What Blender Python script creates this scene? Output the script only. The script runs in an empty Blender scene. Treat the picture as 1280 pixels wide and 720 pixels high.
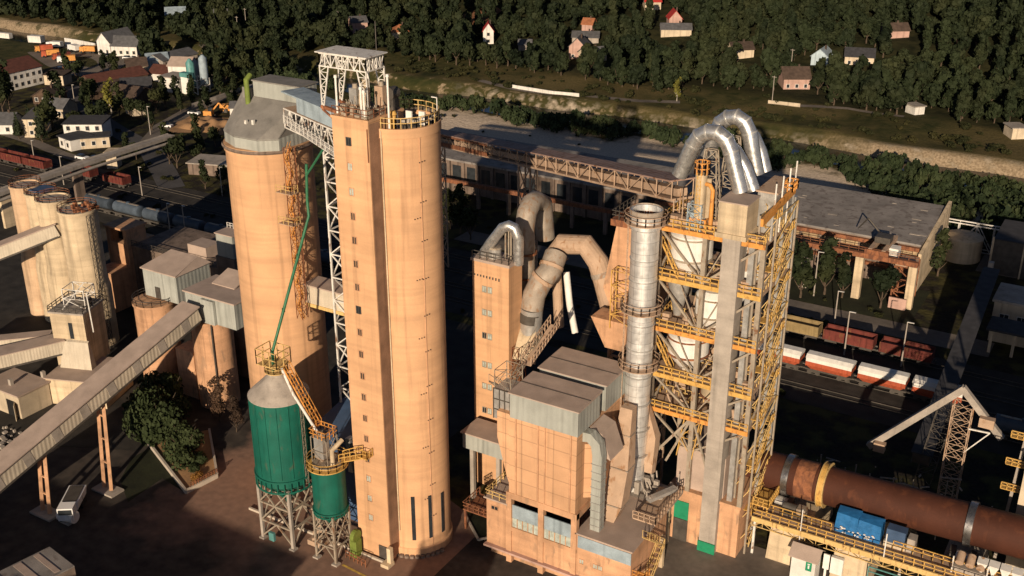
import bpy, math, random
from mathutils import Vector, Matrix
random.seed(7)
SC = bpy.context.scene
COL = SC.collection
R = math.radians
# ------------------------------------------------------------------ camera model: plant axes are the world axes
FOC, TH, CH, YAW = 1400.0, R(23.4), 95.0, R(31)
CT, ST = math.cos(TH), math.sin(TH)
CY, SY = math.cos(YAW), math.sin(YAW)
def _ray(px, py):
    u = (px-640)/FOC; v = (360-py)/FOC
    x, y, z = u, CT+v*ST, -ST+v*CT
    return Vector((x*CY-y*SY, x*SY+y*CY, z))
CAMP = Vector((0, 0, CH))
def G(px, py, z=0.0):                      # survey point on the level z
    d = _ray(px, py); return CAMP+d*((z-CH)/d.z)
def FB(px, py, b):                         # survey point on the facade plane y = b
    d = _ray(px, py); return CAMP+d*(b/d.y)
def FA(px, py, a):
    d = _ray(px, py); return CAMP+d*(a/d.x)
# ------------------------------------------------------------------ terrain
def _n(a, b, s, k=0.0):
    return math.sin(a*s+1.3*math.sin(b*s*.7+k)+k)*math.cos(b*s*.9+1.1*math.sin(a*s*.6+2*k))
def smooth(x, lo, hi):
    t = max(0, min(1, (x-lo)/(hi-lo))); return t*t*(3-2*t)
def terrain(a, b):
    bb = b + 3.0*_n(a, 0, .03, 1.0)+1.5*_n(a, 0, .11, 4.0)
    z = 0.0
    if b > 285:
        z += .5*_n(a, b, .09, .3)*smooth(b, 285, 300)
        z -= 3.2*smooth(bb, 311, 319)
        z += 4.6*smooth(bb, 332, 338)
        z += .9*smooth(bb, 345, 372)
    if b > 372:
        t = b-372
        z += .15*t*smooth(t, 0, 60)+5*_n(a, b, .016, 2.0)*smooth(t, 20, 120)+2*_n(a, b, .05, 5.)*smooth(t, 10, 60)
    if a < -230 and 205 < b < 300: pass
    return z
def GT(px, py):                            # survey point on the terrain
    d = _ray(px, py); t = 150.0
    for _ in range(3000):
        p = CAMP+d*t
        if p.z <= terrain(p.x, p.y): break
        t += .5
    p = CAMP+d*t
    return Vector((p.x, p.y, terrain(p.x, p.y)))
# ------------------------------------------------------------------ materials
MATS = {}
def _node(nt, t, **kw):
    n = nt.nodes.new(t)
    for k, v in kw.items():
        if k in n.inputs: n.inputs[k].default_value = v
        else: setattr(n, k, v)
    return n
def mat(name, col, rough=.8, metal=0.0, var=.25, scale=.6, streak=0.0, band=0.0, corr=0.0, bump=.15, rust=0.0, rustcol=(.16,.07,.03), vary_obj=0.0, spec=.3, fine=6.0, panel=None):
    """procedural surface: mottling, vertical streaks, pour bands, corrugation, rust patches, panel joints"""
    m = bpy.data.materials.new(name); m.use_nodes = True
    nt = m.node_tree; L = nt.links
    bs = nt.nodes['Principled BSDF']
    bs.inputs['Roughness'].default_value = rough
    bs.inputs['Metallic'].default_value = metal
    bs.inputs['Specular IOR Level'].default_value = spec
    tc = _node(nt, 'ShaderNodeTexCoord')
    co = tc.outputs['Object']
    def noise(sc, det=4.0, vec=None, dist=0.0):
        n = _node(nt, 'ShaderNodeTexNoise'); n.inputs['Scale'].default_value = sc; n.inputs['Detail'].default_value = det
        n.inputs['Distortion'].default_value = dist
        L.new(vec or co, n.inputs['Vector']); return n.outputs['Fac']
    def mapped(s):
        mp = _node(nt, 'ShaderNodeMapping'); mp.inputs['Scale'].default_value = s; L.new(co, mp.inputs['Vector']); return mp.outputs['Vector']
    def ramp(f, lo, hi, a, b):
        r = _node(nt, 'ShaderNodeMapRange'); r.inputs[1].default_value = lo; r.inputs[2].default_value = hi
        r.inputs[3].default_value = a; r.inputs[4].default_value = b; L.new(f, r.inputs[0]); return r.outputs[0]
    def mul(x, y):
        n = _node(nt, 'ShaderNodeMath', operation='MULTIPLY'); L.new(x, n.inputs[0]); L.new(y, n.inputs[1]); return n.outputs[0]
    fac = ramp(noise(scale, 6.0), .3, .7, 1-var, 1+var*.6)
    fac = mul(fac, ramp(noise(fine, 3.0), .3, .7, 1-var*.35, 1+var*.3))
    if streak:
        fac = mul(fac, ramp(noise(1.0, 6.0, mapped((1.1, 1.1, .045)), .3), .52, .74, 1.0, 1-streak*1.5))
        fac = mul(fac, ramp(noise(.09, 3.0), .35, .65, 1-streak*.5, 1.05))
    if band:
        fac = mul(fac, ramp(noise(1.0, 3.0, mapped((.06, .06, 1.0)), .8), .4, .7, 1+band*.5, 1-band))
    h = noise(fine*1.7, 4.0)
    if corr or panel:
        sp = _node(nt, 'ShaderNodeSeparateXYZ'); L.new(co, sp.inputs[0])
        ad = _node(nt, 'ShaderNodeMath', operation='ADD'); L.new(sp.outputs[0], ad.inputs[0]); L.new(sp.outputs[1], ad.inputs[1])
        if corr:
            mu = _node(nt, 'ShaderNodeMath', operation='MULTIPLY'); mu.inputs[1].default_value = corr; L.new(ad.outputs[0], mu.inputs[0])
            si = _node(nt, 'ShaderNodeMath', operation='SINE'); L.new(mu.outputs[0], si.inputs[0])
            h = mul(ramp(si.outputs[0], -1, 1, .2, 1.0), ramp(noise(2.0), .2, .8, .9, 1.1))
            bump = max(bump, .6)
        if panel:
            for src, step in ((ad.outputs[0], panel[0]), (sp.outputs[2], panel[1])):
                dv = _node(nt, 'ShaderNodeMath', operation='DIVIDE'); dv.inputs[1].default_value = step; L.new(src, dv.inputs[0])
                fr = _node(nt, 'ShaderNodeMath', operation='FRACT'); L.new(dv.outputs[0], fr.inputs[0])
                gt = _node(nt, 'ShaderNodeMath', operation='GREATER_THAN'); gt.inputs[1].default_value = .06; L.new(fr.outputs[0], gt.inputs[0])
                fac = mul(fac, ramp(gt.outputs[0], 0, 1, .72, 1.0))
                fl = _node(nt, 'ShaderNodeMath', operation='FLOOR'); L.new(dv.outputs[0], fl.inputs[0])
                wn = _node(nt, 'ShaderNodeTexWhiteNoise', noise_dimensions='1D'); L.new(fl.outputs[0], wn.inputs['W'])
                fac = mul(fac, ramp(wn.outputs['Value'], 0, 1, .93, 1.06))
    if vary_obj:
        oi = _node(nt, 'ShaderNodeObjectInfo')
        fac = mul(fac, ramp(oi.outputs['Random'], 0, 1, 1-vary_obj, 1+vary_obj))
    mx = _node(nt, 'ShaderNodeMix', data_type='RGBA', blend_type='MULTIPLY'); mx.inputs['Factor'].default_value = 1.0
    mx.inputs['A'].default_value = (*col, 1)
    cb = _node(nt, 'ShaderNodeCombineXYZ')
    for i in range(3): L.new(fac, cb.inputs[i])
    L.new(cb.outputs[0], mx.inputs['B'])
    out = mx.outputs['Result']
    if rust:
        rf = ramp(noise(scale*1.6+.4, 7.0, mapped((1, 1, .35)), .6), .62-rust*.45, .72-rust*.3, 0, .9)
        m2 = _node(nt, 'ShaderNodeMix', data_type='RGBA'); L.new(rf, m2.inputs['Factor']); L.new(out, m2.inputs['A']); m2.inputs['B'].default_value = (*rustcol, 1)
        out = m2.outputs['Result']
        if metal:
            L.new(ramp(rf, 0, 1, metal, 0), bs.inputs['Metallic'])
    L.new(out, bs.inputs['Base Color'])
    if not rust: L.new(ramp(noise(scale*2, 4.), .3, .7, max(0, rough-.1), min(1, rough+.08)), bs.inputs['Roughness'])
    if bump:
        b = _node(nt, 'ShaderNodeBump'); b.inputs['Strength'].default_value = bump; b.inputs['Distance'].default_value = .05
        L.new(h, b.inputs['Height']); L.new(b.outputs[0], bs.inputs['Normal'])
    MATS[name] = m; return m
peach = mat('peach_concrete', (.57,.335,.185), .85, var=.11, scale=.3, streak=.2, band=.09)
peach_dull = mat('peach_weathered', (.54,.31,.18), .88, var=.22, scale=.4, streak=.3, band=.1, rust=.12, rustcol=(.30,.19,.12))
peach_panel = mat('peach_metal_casing', (.56,.33,.19), .7, var=.12, scale=.4, streak=.16, panel=(2.35, 2.2))
cream = mat('cream_concrete', (.55,.44,.30), .88, var=.2, scale=.35, streak=.28, band=.12)
cream_panel = mat('cream_sheet', (.50,.44,.35), .6, var=.12, scale=.5, streak=.14, corr=9.0)
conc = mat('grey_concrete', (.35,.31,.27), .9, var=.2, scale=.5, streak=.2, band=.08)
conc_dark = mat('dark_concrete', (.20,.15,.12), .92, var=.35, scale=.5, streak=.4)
dust_roof = mat('dusty_sheet_roof', (.39,.305,.255), .85, var=.16, scale=.5, bump=.3)
sheet = mat('grey_green_sheet', (.33,.345,.32), .55, var=.12, scale=.4, streak=.22, corr=7.5)
sheet_blue = mat('pale_blue_sheet', (.30,.37,.42), .55, var=.25, scale=.5, streak=.25)
galv = mat('galvanised_steel', (.48,.47,.45), .42, .55, var=.2, scale=.9, streak=.12, bump=.08)
silver = mat('polished_cladding', (.82,.82,.81), .5, .75, var=.08, scale=.8, panel=(1.1, 1.55), bump=.08)
silver_pipe = mat('silver_pipe', (.62,.62,.61), .33, .8, var=.2, scale=1.0, bump=.1)
duct_grey = mat('weathered_duct', (.34,.29,.24), .65, .25, var=.25, scale=.7, rust=.2, rustcol=(.24,.14,.08))
duct_tan = mat('dusty_duct', (.41,.29,.205), .8, var=.16, scale=.6, rust=.12, rustcol=(.26,.14,.07))
steel = mat('grey_painted_steel', (.33,.28,.22), .6, .2, var=.2, scale=1.0, rust=.12)
steel_white = mat('white_painted_steel', (.62,.60,.56), .6, var=.15, scale=1.0, rust=.08)
steel_dark = mat('dark_steel', (.09,.08,.07), .6, .3, var=.3, scale=1.0)
rusty = mat('rusty_steel', (.26,.105,.05), .85, var=.4, scale=.8, rust=.35, rustcol=(.12,.05,.03))
kiln_m = mat('kiln_shell_rust', (.062,.021,.012), .75, .1, var=.22, scale=.3, rust=.12, rustcol=(.09,.03,.014), spec=.25)
tyre_m = mat('worn_tyre_steel', (.30,.29,.28), .3, .9, var=.2, scale=.8)
yellow = mat('yellow_paint', (.54,.325,.09), .6, var=.2, scale=1.2, rust=.14, rustcol=(.30,.16,.05))
yellow_pale = mat('pale_yellow_paint', (.58,.40,.16), .65, var=.15, scale=1.2, rust=.1)
grey_roof = mat('weathered_grey_roof', (.20,.19,.175), .85, var=.2, scale=.5, streak=.15, bump=.3)
orange = mat('orange_paint', (.60,.27,.065), .6, var=.2, scale=1.2, rust=.15)
green = mat('green_silo_paint', (.008,.112,.080), .6, var=.2, scale=.5, streak=.22, rust=.05, rustcol=(.05,.09,.06))
green_pipe = mat('green_pipe_paint', (.03,.14,.07), .5, var=.2, scale=1.0)
green_dull = mat('olive_paint', (.15,.20,.04), .7, var=.3, scale=1.0)
green_bright = mat('green_board', (.015,.22,.11), .6, var=.15, scale=1.0)
white = mat('white_paint', (.72,.70,.66), .7, var=.12, scale=.6, streak=.15)
white_glossy = mat('white_vehicle_paint', (.72,.72,.72), .35, var=.05, spec=.5)
glass = mat('window_glass', (.03,.035,.04), .12, var=.3, scale=.8, spec=.8, bump=0)
glass_pale = mat('dusty_pane', (.38,.42,.38), .35, var=.3, scale=1.5, spec=.5, bump=0)
black = mat('opening_shade', (.012,.012,.012), .95, var=.2)  # black for openings, painting the shade of their insides
tarp = mat('blue_tarp', (.02,.13,.33), .45, var=.25, scale=.9, bump=.5, fine=2.0)
blue_dull = mat('dull_blue_paint', (.05,.09,.17), .5, var=.2, scale=.6)
tank_m = mat('tank_wagon_grey_blue', (.055,.072,.095), .5, var=.3, scale=.5, vary_obj=.3)
red_w = mat('red_wagon_paint', (.145,.032,.024), .75, var=.3, scale=.6, streak=.35, vary_obj=.25, rust=.12)
redor_w = mat('orange_red_wagon_paint', (.46,.10,.045), .7, var=.25, scale=.6, streak=.35, vary_obj=.12)
yel_w = mat('mustard_wagon_paint', (.28,.205,.095), .75, var=.25, scale=.6, streak=.3)
rubber = mat('black_rubber', (.02,.02,.02), .8, var=.2)
roof_red = mat('red_roof_tile', (.095,.036,.026), .85, var=.3, scale=.8, vary_obj=.15)
roof_bright = mat('bright_red_roof', (.40,.035,.03), .7, var=.2, scale=.8)
roof_grey = mat('grey_roof_tile', (.10,.10,.105), .85, var=.3, scale=.8, vary_obj=.2)
roof_brown = mat('brown_roof_tile', (.075,.052,.04), .9, var=.35, scale=.8, vary_obj=.2)
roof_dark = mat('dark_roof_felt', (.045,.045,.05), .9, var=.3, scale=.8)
roof_orange = mat('orange_roof_tile', (.34,.13,.06), .85, var=.3, scale=.8)
wall_white = mat('white_render', (.66,.64,.60), .85, var=.15, scale=.5, streak=.2)
wall_cream = mat('cream_render', (.55,.46,.34), .88, var=.18, scale=.5, streak=.2, vary_obj=.1)
wall_pink = mat('pink_render', (.46,.30,.25), .88, var=.18, scale=.5, streak=.2)
wall_brown = mat('brown_timber', (.10,.065,.045), .9, var=.35, scale=.8, streak=.3)
wall_blue = mat('pale_blue_render', (.42,.52,.58), .85, var=.15, scale=.5, streak=.2)
teal = mat('teal_paint', (.10,.27,.26), .5, var=.25, scale=.6, streak=.3)
hall_roof = mat('patched_concrete_roof', (.24,.22,.205), .9, var=.3, scale=.22, rust=.22, rustcol=(.13,.11,.10), bump=.3)
bark = mat('bark', (.09,.065,.045), .95, var=.4, scale=3.0)
bark_pale = mat('pale_bark', (.36,.33,.28), .95, var=.4, scale=3.0)
asphalt = mat('old_asphalt', (.060,.049,.042), .95, var=.6, scale=.2, fine=1.1, bump=.2)
pave = mat('dusty_red_paving', (.20,.125,.090), .95, var=.42, scale=.13, fine=1.6, bump=.2)
road_m = mat('dusty_road', (.15,.128,.11), .95, var=.4, scale=.1, fine=1.0, bump=.2)
road_dark = mat('town_asphalt', (.075,.072,.075), .95, var=.25, scale=.1, fine=1.0)
ballast = mat('dirty_ballast', (.035,.031,.027), .98, var=.5, scale=.35, fine=4.0, bump=.5)
grass_m = mat('rough_grass', (.017,.020,.008), .98, var=.5, scale=.25, fine=2.0, bump=.5)
soil = mat('orange_soil', (.34,.20,.10), .98, var=.3, scale=.2, fine=2.0, bump=.5)
field_soil = mat('ploughed_soil', (.19,.085,.042), .98, var=.25, scale=.2, fine=2.0, bump=.5)
yard_gravel = mat('yard_gravel', (.17,.145,.12), .98, var=.25, scale=.12, fine=2.0, bump=.4)
kerb_m = mat('pale_kerb', (.48,.42,.35), .9, var=.15)
marking = mat('yellow_marking', (.52,.36,.08), .85, var=.35, scale=1.5)
def yard_mat():
    """dusty red paving that fades into old asphalt, the dark side following the yard shadow"""
    m = bpy.data.materials.new('yard_surface'); m.use_nodes = True; nt = m.node_tree; L = nt.links; bs = nt.nodes['Principled BSDF']
    bs.inputs['Roughness'].default_value = .95; bs.inputs['Specular IOR Level'].default_value = .2
    ge = _node(nt, 'ShaderNodeNewGeometry'); P = ge.outputs['Position']; sp = _node(nt, 'ShaderNodeSeparateXYZ'); L.new(P, sp.inputs[0])
    def noise(s, d=5.0):
        n = _node(nt, 'ShaderNodeTexNoise'); n.inputs['Scale'].default_value = s; n.inputs['Detail'].default_value = d; L.new(P, n.inputs['Vector']); return n.outputs['Fac']
    def rng(f, a, b, c, d):
        r = _node(nt, 'ShaderNodeMapRange'); r.inputs[1].default_value = a; r.inputs[2].default_value = b; r.inputs[3].default_value = c; r.inputs[4].default_value = d; L.new(f, r.inputs[0]); return r.outputs[0]
    def mth(op, a, b):
        n = _node(nt, 'ShaderNodeMath', operation=op); L.new(a, n.inputs[0]); L.new(b, n.inputs[1]); return n.outputs[0]
    def mix(f, a, b):
        n = _node(nt, 'ShaderNodeMix', data_type='RGBA'); L.new(f, n.inputs['Factor'])
        for k, v in (('A', a), ('B', b)):
            if isinstance(v, tuple): n.inputs[k].default_value = (*v, 1)
            else: L.new(v, n.inputs[k])
        return n.outputs['Result']
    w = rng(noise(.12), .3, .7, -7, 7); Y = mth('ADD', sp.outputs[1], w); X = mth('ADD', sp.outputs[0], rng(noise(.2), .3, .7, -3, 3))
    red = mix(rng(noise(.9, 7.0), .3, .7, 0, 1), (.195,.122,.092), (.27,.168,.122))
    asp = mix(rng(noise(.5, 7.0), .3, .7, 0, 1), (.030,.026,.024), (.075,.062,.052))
    c = mix(mth('MULTIPLY', rng(Y, 84, 95, 0, 1), rng(X, -119, -115, 0, 1)), asp, red)  # dark asphalt tone laid along the shadow edge to deepen the yard's shade
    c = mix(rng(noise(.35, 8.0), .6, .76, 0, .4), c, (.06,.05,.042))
    L.new(c, bs.inputs['Base Color'])
    b = _node(nt, 'ShaderNodeBump'); b.inputs['Strength'].default_value = .12; b.inputs['Distance'].default_value = .03; L.new(noise(3.5), b.inputs['Height']); L.new(b.outputs[0], bs.inputs['Normal'])
    return m
def leafmat(name, c1, c2, wscale=.02, obj=True):
    m = bpy.data.materials.new(name); m.use_nodes = True
    nt = m.node_tree; L = nt.links; bs = nt.nodes['Principled BSDF']
    bs.inputs['Roughness'].default_value = .75; bs.inputs['Specular IOR Level'].default_value = .12
    ge = _node(nt, 'ShaderNodeNewGeometry')
    n1 = _node(nt, 'ShaderNodeTexNoise'); n1.inputs['Scale'].default_value = wscale; n1.inputs['Detail'].default_value = 5; L.new(ge.outputs['Position'], n1.inputs['Vector'])
    n2 = _node(nt, 'ShaderNodeTexNoise'); n2.inputs['Scale'].default_value = .9; n2.inputs['Detail'].default_value = 3; L.new(ge.outputs['Position'], n2.inputs['Vector'])
    ad = _node(nt, 'ShaderNodeMath', operation='ADD'); L.new(n1.outputs['Fac'], ad.inputs[0]); L.new(n2.outputs['Fac'], ad.inputs[1])
    last = ad.outputs[0]; lo, hi = .65, 1.35
    if obj:
        oi = _node(nt, 'ShaderNodeObjectInfo')
        a2 = _node(nt, 'ShaderNodeMath', operation='ADD'); L.new(last, a2.inputs[0]); L.new(oi.outputs['Random'], a2.inputs[1]); last = a2.outputs[0]; lo, hi = .8, 2.2
    n3 = _node(nt, 'ShaderNodeTexNoise'); n3.inputs['Scale'].default_value = .055; n3.inputs['Detail'].default_value = 2; L.new(ge.outputs['Position'], n3.inputs['Vector'])
    r3 = _node(nt, 'ShaderNodeMapRange'); r3.inputs[1].default_value = .5; r3.inputs[2].default_value = .72; r3.inputs[3].default_value = 0; r3.inputs[4].default_value = .75; L.new(n3.outputs['Fac'], r3.inputs[0])
    mr = _node(nt, 'ShaderNodeMapRange'); mr.inputs[1].default_value = lo; mr.inputs[2].default_value = hi; L.new(last, mr.inputs[0])
    mx = _node(nt, 'ShaderNodeMix', data_type='RGBA'); mx.inputs['A'].default_value = (*c1, 1); mx.inputs['B'].default_value = (*c2, 1)
    L.new(mr.outputs[0], mx.inputs['Factor'])
    m3 = _node(nt, 'ShaderNodeMix', data_type='RGBA'); m3.inputs['B'].default_value = (c2[0]*1.2+.003, c2[1]*1.1, c2[2]*1.05, 1); L.new(r3.outputs[0], m3.inputs['Factor']); L.new(mx.outputs['Result'], m3.inputs['A']); L.new(m3.outputs['Result'], bs.inputs['Base Color'])
    return m
leaf_forest = leafmat('forest_leaves', (.007,.012,.006), (.029,.039,.017))
leaf_town = leafmat('town_leaves', (.009,.015,.007), (.028,.036,.014))
leaf_mid = leafmat('planter_leaves', (.020,.030,.012), (.055,.070,.028), .3)
leaf_red = leafmat('reddish_leaves', (.040,.027,.02), (.09,.055,.035), .3)
leaf_yel = leafmat('yellow_green_leaves', (.07,.075,.015), (.15,.14,.03), .3)
leaf_dry = leafmat('dry_leaves', (.17,.08,.02), (.28,.15,.04), .5)
leaf_con = leafmat('conifer_needles', (.010,.018,.010), (.025,.036,.018))
leaf_bush = leafmat('riverside_leaves', (.012,.021,.010), (.036,.050,.021))

# ------------------------------------------------------------------ mesh builder (world coordinates)
class MB:
    def __init__(s): s.v = []; s.f = []; s.k = []
    def xf(s, fn): s.v = [fn(v) for v in s.v]; return s
    def add(s, vs, fs):
        n = len(s.v); s.k.append((n, len(s.f))); s.v += [Vector(v) for v in vs]; s.f += [tuple(i+n for i in f) for f in fs]; return s
    def box(s, x0, x1, y0, y1, z0, z1):
        return s.add([(x0,y0,z0),(x1,y0,z0),(x1,y1,z0),(x0,y1,z0),(x0,y0,z1),(x1,y0,z1),(x1,y1,z1),(x0,y1,z1)],
                     [(3,2,1,0),(4,5,6,7),(0,1,5,4),(1,2,6,5),(2,3,7,6),(3,0,4,7)])
    def hexa(s, b, t):                     # 4 bottom + 4 top corners, both counter-clockwise from above
        return s.add(list(b)+list(t), [(3,2,1,0),(4,5,6,7),(0,1,5,4),(1,2,6,5),(2,3,7,6),(3,0,4,7)])
    def prism(s, poly, z0, z1):
        n = len(poly)
        return s.add([(x,y,z0) for x,y in poly]+[(x,y,z1) for x,y in poly],
                     [tuple(range(n-1,-1,-1)), tuple(range(n,2*n))]+[(i,(i+1)%n,n+(i+1)%n,n+i) for i in range(n)])
    def frame(s, p, q, up=None):
        d = (Vector(q)-Vector(p)).normalized()
        u = Vector(up) if up is not None else (Vector((0,0,1)) if abs(d.z) < .95 else Vector((1,0,0)))
        sx = d.cross(u).normalized(); return d, sx, sx.cross(d).normalized()
    def bar(s, p, q, w, h=None, up=None):
        p, q = Vector(p), Vector(q); h = h or w
        if (q-p).length < 1e-4: return s
        d, sx, u = s.frame(p, q, up); a, b = sx*w/2, u*h/2
        return s.add([p-a-b,p+a-b,p+a+b,p-a+b,q-a-b,q+a-b,q+a+b,q-a+b], [(3,2,1,0),(4,5,6,7),(0,1,5,4),(1,2,6,5),(2,3,7,6),(3,0,4,7)])
    def rings(s, rs, close=(True, True), loop=True):
        n = len(rs[0]); vs = [v for r in rs for v in r]; fs = []
        for k in range(len(rs)-1):
            for i in range(n):
                j = (i+1) % n; fs.append((k*n+i, k*n+j, (k+1)*n+j, (k+1)*n+i))
        if close[0]: fs.append(tuple(range(n-1,-1,-1)))
        if close[1]: fs.append(tuple(range((len(rs)-1)*n, len(rs)*n)))
        return s.add(vs, fs)
    def lathe(s, c, prof, n=32, close=(True, True), z=None):
        """prof: [(r, z)] bottom to top round the vertical through c"""
        return s.rings([[(c[0]+r*math.cos(2*math.pi*i/n), c[1]+r*math.sin(2*math.pi*i/n), zz) for i in range(n)] for r, zz in prof], close)
    def tube(s, p, q, r0, r1=None, n=12, close=(True, True)):
        return s.path([p, q], [r0, r0 if r1 is None else r1], n, close)
    def path(s, pts, r, n=14, close=(True, True), rot=0.0, flat=None):
        """tube through the points with mitred bends; n=4 gives a square duct; flat scales the profile (side, up)"""
        pts = [Vector(p) for p in pts]; m = len(pts); rr = r if isinstance(r, (list, tuple)) else [r]*m
        fx, fy = flat or (1, 1); rs = []; prev = None
        for k in range(m):
            if k == 0: d = pts[1]-pts[0]
            elif k == m-1: d = pts[-1]-pts[-2]
            else: d = (pts[k+1]-pts[k]).normalized()+(pts[k]-pts[k-1]).normalized()
            d.normalize()
            if prev is None:
                u = Vector((0,0,1)) if abs(d.z) < .9 else Vector((0,1,0))
                sx = d.cross(u).normalized()
            else: sx = (prev-d*prev.dot(d)).normalized()
            u = sx.cross(d).normalized(); prev = sx
            rs.append([pts[k]+sx*math.cos(2*math.pi*i/n+rot)*rr[k]*fx+u*math.sin(2*math.pi*i/n+rot)*rr[k]*fy for i in range(n)])
        rs = [list(reversed(x)) for x in rs]
        s.rings(rs, close)
        return s
    def duct(s, secs):
        """rectangular duct through level sections (centre, half width, half depth)"""
        rs = []
        for p, wa, wb in secs:
            p = Vector(p); rs.append([p+Vector((-wa,-wb,0)), p+Vector((wa,-wb,0)), p+Vector((wa,wb,0)), p+Vector((-wa,wb,0))])
        if rs[0][0].z > rs[-1][0].z: rs.reverse()
        return s.rings(rs)
    def gable(s, x0, x1, y0, y1, z0, z1, axis='x', t=.18, oh=.4):
        """two thick roof slopes; the ridge runs along axis"""
        if axis == 'x':
            m = (y0+y1)/2; sl = (z1-z0)/(m-y0); e = z0-oh*sl
            for ya in (y0-oh, y1+oh):
                s.hexa(*(( [(x0-oh,ya,e),(x1+oh,ya,e),(x1+oh,m,z1),(x0-oh,m,z1)], [(x0-oh,ya,e+t),(x1+oh,ya,e+t),(x1+oh,m,z1+t),(x0-oh,m,z1+t)])))
        else:
            m = (x0+x1)/2; sl = (z1-z0)/(m-x0); e = z0-oh*sl
            for xa in (x0-oh, x1+oh):
                s.hexa(*(( [(xa,y0-oh,e),(m,y0-oh,z1),(m,y1+oh,z1),(xa,y1+oh,e)], [(xa,y0-oh,e+t),(m,y0-oh,z1+t),(m,y1+oh,z1+t),(xa,y1+oh,e+t)])))
        return s
    def rail(s, pts, h=1.1, step=1.5, r=.045, mid=True, closed=False):
        pts = [Vector(p) for p in pts]
        if closed: pts.append(pts[0])
        for p, q in zip(pts, pts[1:]):
            L = (q-p).length; n = max(1, round(L/step))
            for i in range(n+1):
                b = p.lerp(q, i/n); s.bar(b, b+Vector((0,0,h)), r*2)
            for z in ((h, h*.52) if mid else (h,)):
                s.bar(p+Vector((0,0,z)), q+Vector((0,0,z)), r*2)
        return s
    def ladder_truss(s, p, q, side, n, w, chord=True, x=False):
        """planar truss between the chords p->q and (p+side)->(q+side)"""
        p, q, side = Vector(p), Vector(q), Vector(side)
        if chord: s.bar(p, q, w); s.bar(p+side, q+side, w)
        for i in range(n+1):
            a = p.lerp(q, i/n); s.bar(a, a+side, w*.8)
            if i < n:
                b = p.lerp(q, (i+1)/n)
                if x: s.bar(a, b+side, w*.7); s.bar(a+side, b, w*.7)
                elif i % 2: s.bar(a, b+side, w*.7)
                else: s.bar(a+side, b, w*.7)
        return s
    def mast(s, p, q, ux, uy, n, w, x=False, taper=1.0):
        """four-chord lattice box from p to q; ux, uy are full side vectors"""
        p, q, ux, uy = Vector(p), Vector(q), Vector(ux), Vector(uy)
        c = [(-.5,-.5),(.5,-.5),(.5,.5),(-.5,.5)]
        P = lambda t, k: p.lerp(q, t)+(ux*c[k][0]+uy*c[k][1])*(1+(taper-1)*t)
        for k in range(4):
            s.bar(P(0,k), P(1,k), w)
            for i in range(n):
                a, b = i/n, (i+1)/n; k2 = (k+1) % 4
                s.bar(P(b,k), P(b,k2), w*.7)
                if x: s.bar(P(a,k), P(b,k2), w*.6); s.bar(P(a,k2), P(b,k), w*.6)
                elif i % 2: s.bar(P(a,k), P(b,k2), w*.65)
                else: s.bar(P(a,k2), P(b,k), w*.65)
        return s
    def stairs(s, p, q, w, r=.06):
        """flight of open steps between p and q with side rails"""
        p, q = Vector(p), Vector(q); d = (q-p); sd = Vector((-d.y, d.x, 0)).normalized()*w/2
        n = max(3, int(abs(d.z)/.45))
        for sg in (-1, 1):
            s.bar(p+sd*sg, q+sd*sg, r*1.4, .22)
            s.bar(p+sd*sg+Vector((0,0,1.05)), q+sd*sg+Vector((0,0,1.05)), r*1.3)
            for i in range(0, n+1, 3):
                b = p.lerp(q, i/n)+sd*sg; s.bar(b, b+Vector((0,0,1.05)), r)
        for i in range(n):
            b = p.lerp(q, (i+.5)/n); s.bar(b-sd, b+sd, .26, .05)
        return s
ROOT = {}
def thing(name, label, cat, loc=(0,0,0), rz=0.0, group=None):
    o = bpy.data.objects.new(name, None); COL.objects.link(o)
    o.empty_display_size = .5; o.location = loc; o.rotation_euler = (0, 0, rz)
    o['label'] = label; o['category'] = cat
    if group: o['group'] = group
    ROOT[o.name] = Matrix.LocRotScale(Vector(loc), Matrix.Rotation(rz, 3, 'Z'), None)
    return o
def meshdata(mb, name, m, smooth=False, M=None):
    me = bpy.data.meshes.new(name); vs = mb.v
    if M is not None:
        Mi = M.inverted(); vs = [Mi @ v for v in vs]
    me.from_pydata([tuple(v) for v in vs], [], mb.f); me.materials.append(m)
    if smooth: me.shade_smooth(); 
    me.update(); return me
def part(name, mb, m, par, smooth=False, local=False, label=None):
    M = ROOT.get(par.name)
    o = bpy.data.objects.new(name, meshdata(mb, name, m, smooth, None if local else M)); COL.objects.link(o); o.parent = par
    ROOT[o.name] = M
    if smooth: autosmooth(o)
    if label: o['label'] = label
    return o
def parts(name, mb, m, par, smooth=False, local=False):
    """one child per primitive of the builder"""
    K = mb.k+[(len(mb.v), len(mb.f))]
    for (v0, f0), (v1, f1) in zip(K, K[1:]):
        b = MB(); b.v = mb.v[v0:v1]; b.f = [tuple(i-v0 for i in f) for f in mb.f[f0:f1]]; o = part(name, b, m, par, smooth, local)
    return o
def autosmooth(o, ang=40):
    me = o.data
    try:
        import bmesh
        bm = bmesh.new(); bm.from_mesh(me); a = R(ang)
        for e in bm.edges:
            e.smooth = not (len(e.link_faces) == 2 and e.calc_face_angle(0) > a)
        bm.to_mesh(me); bm.free()
    except Exception: pass
def solo(name, mb, m, label, cat, group=None, smooth=False, loc=None, kind=None):
    loc = Vector(loc) if loc is not None else Vector((sum(v.x for v in mb.v)/len(mb.v), sum(v.y for v in mb.v)/len(mb.v), min(v.z for v in mb.v)))
    M = Matrix.Translation(loc)
    o = bpy.data.objects.new(name, meshdata(mb, name, m, smooth, M)); COL.objects.link(o); o.location = loc
    if label: o['label'] = label
    if cat: o['category'] = cat
    if group: o['group'] = group
    if kind: o['kind'] = kind
    ROOT[o.name] = M
    if smooth: autosmooth(o)
    return o
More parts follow.
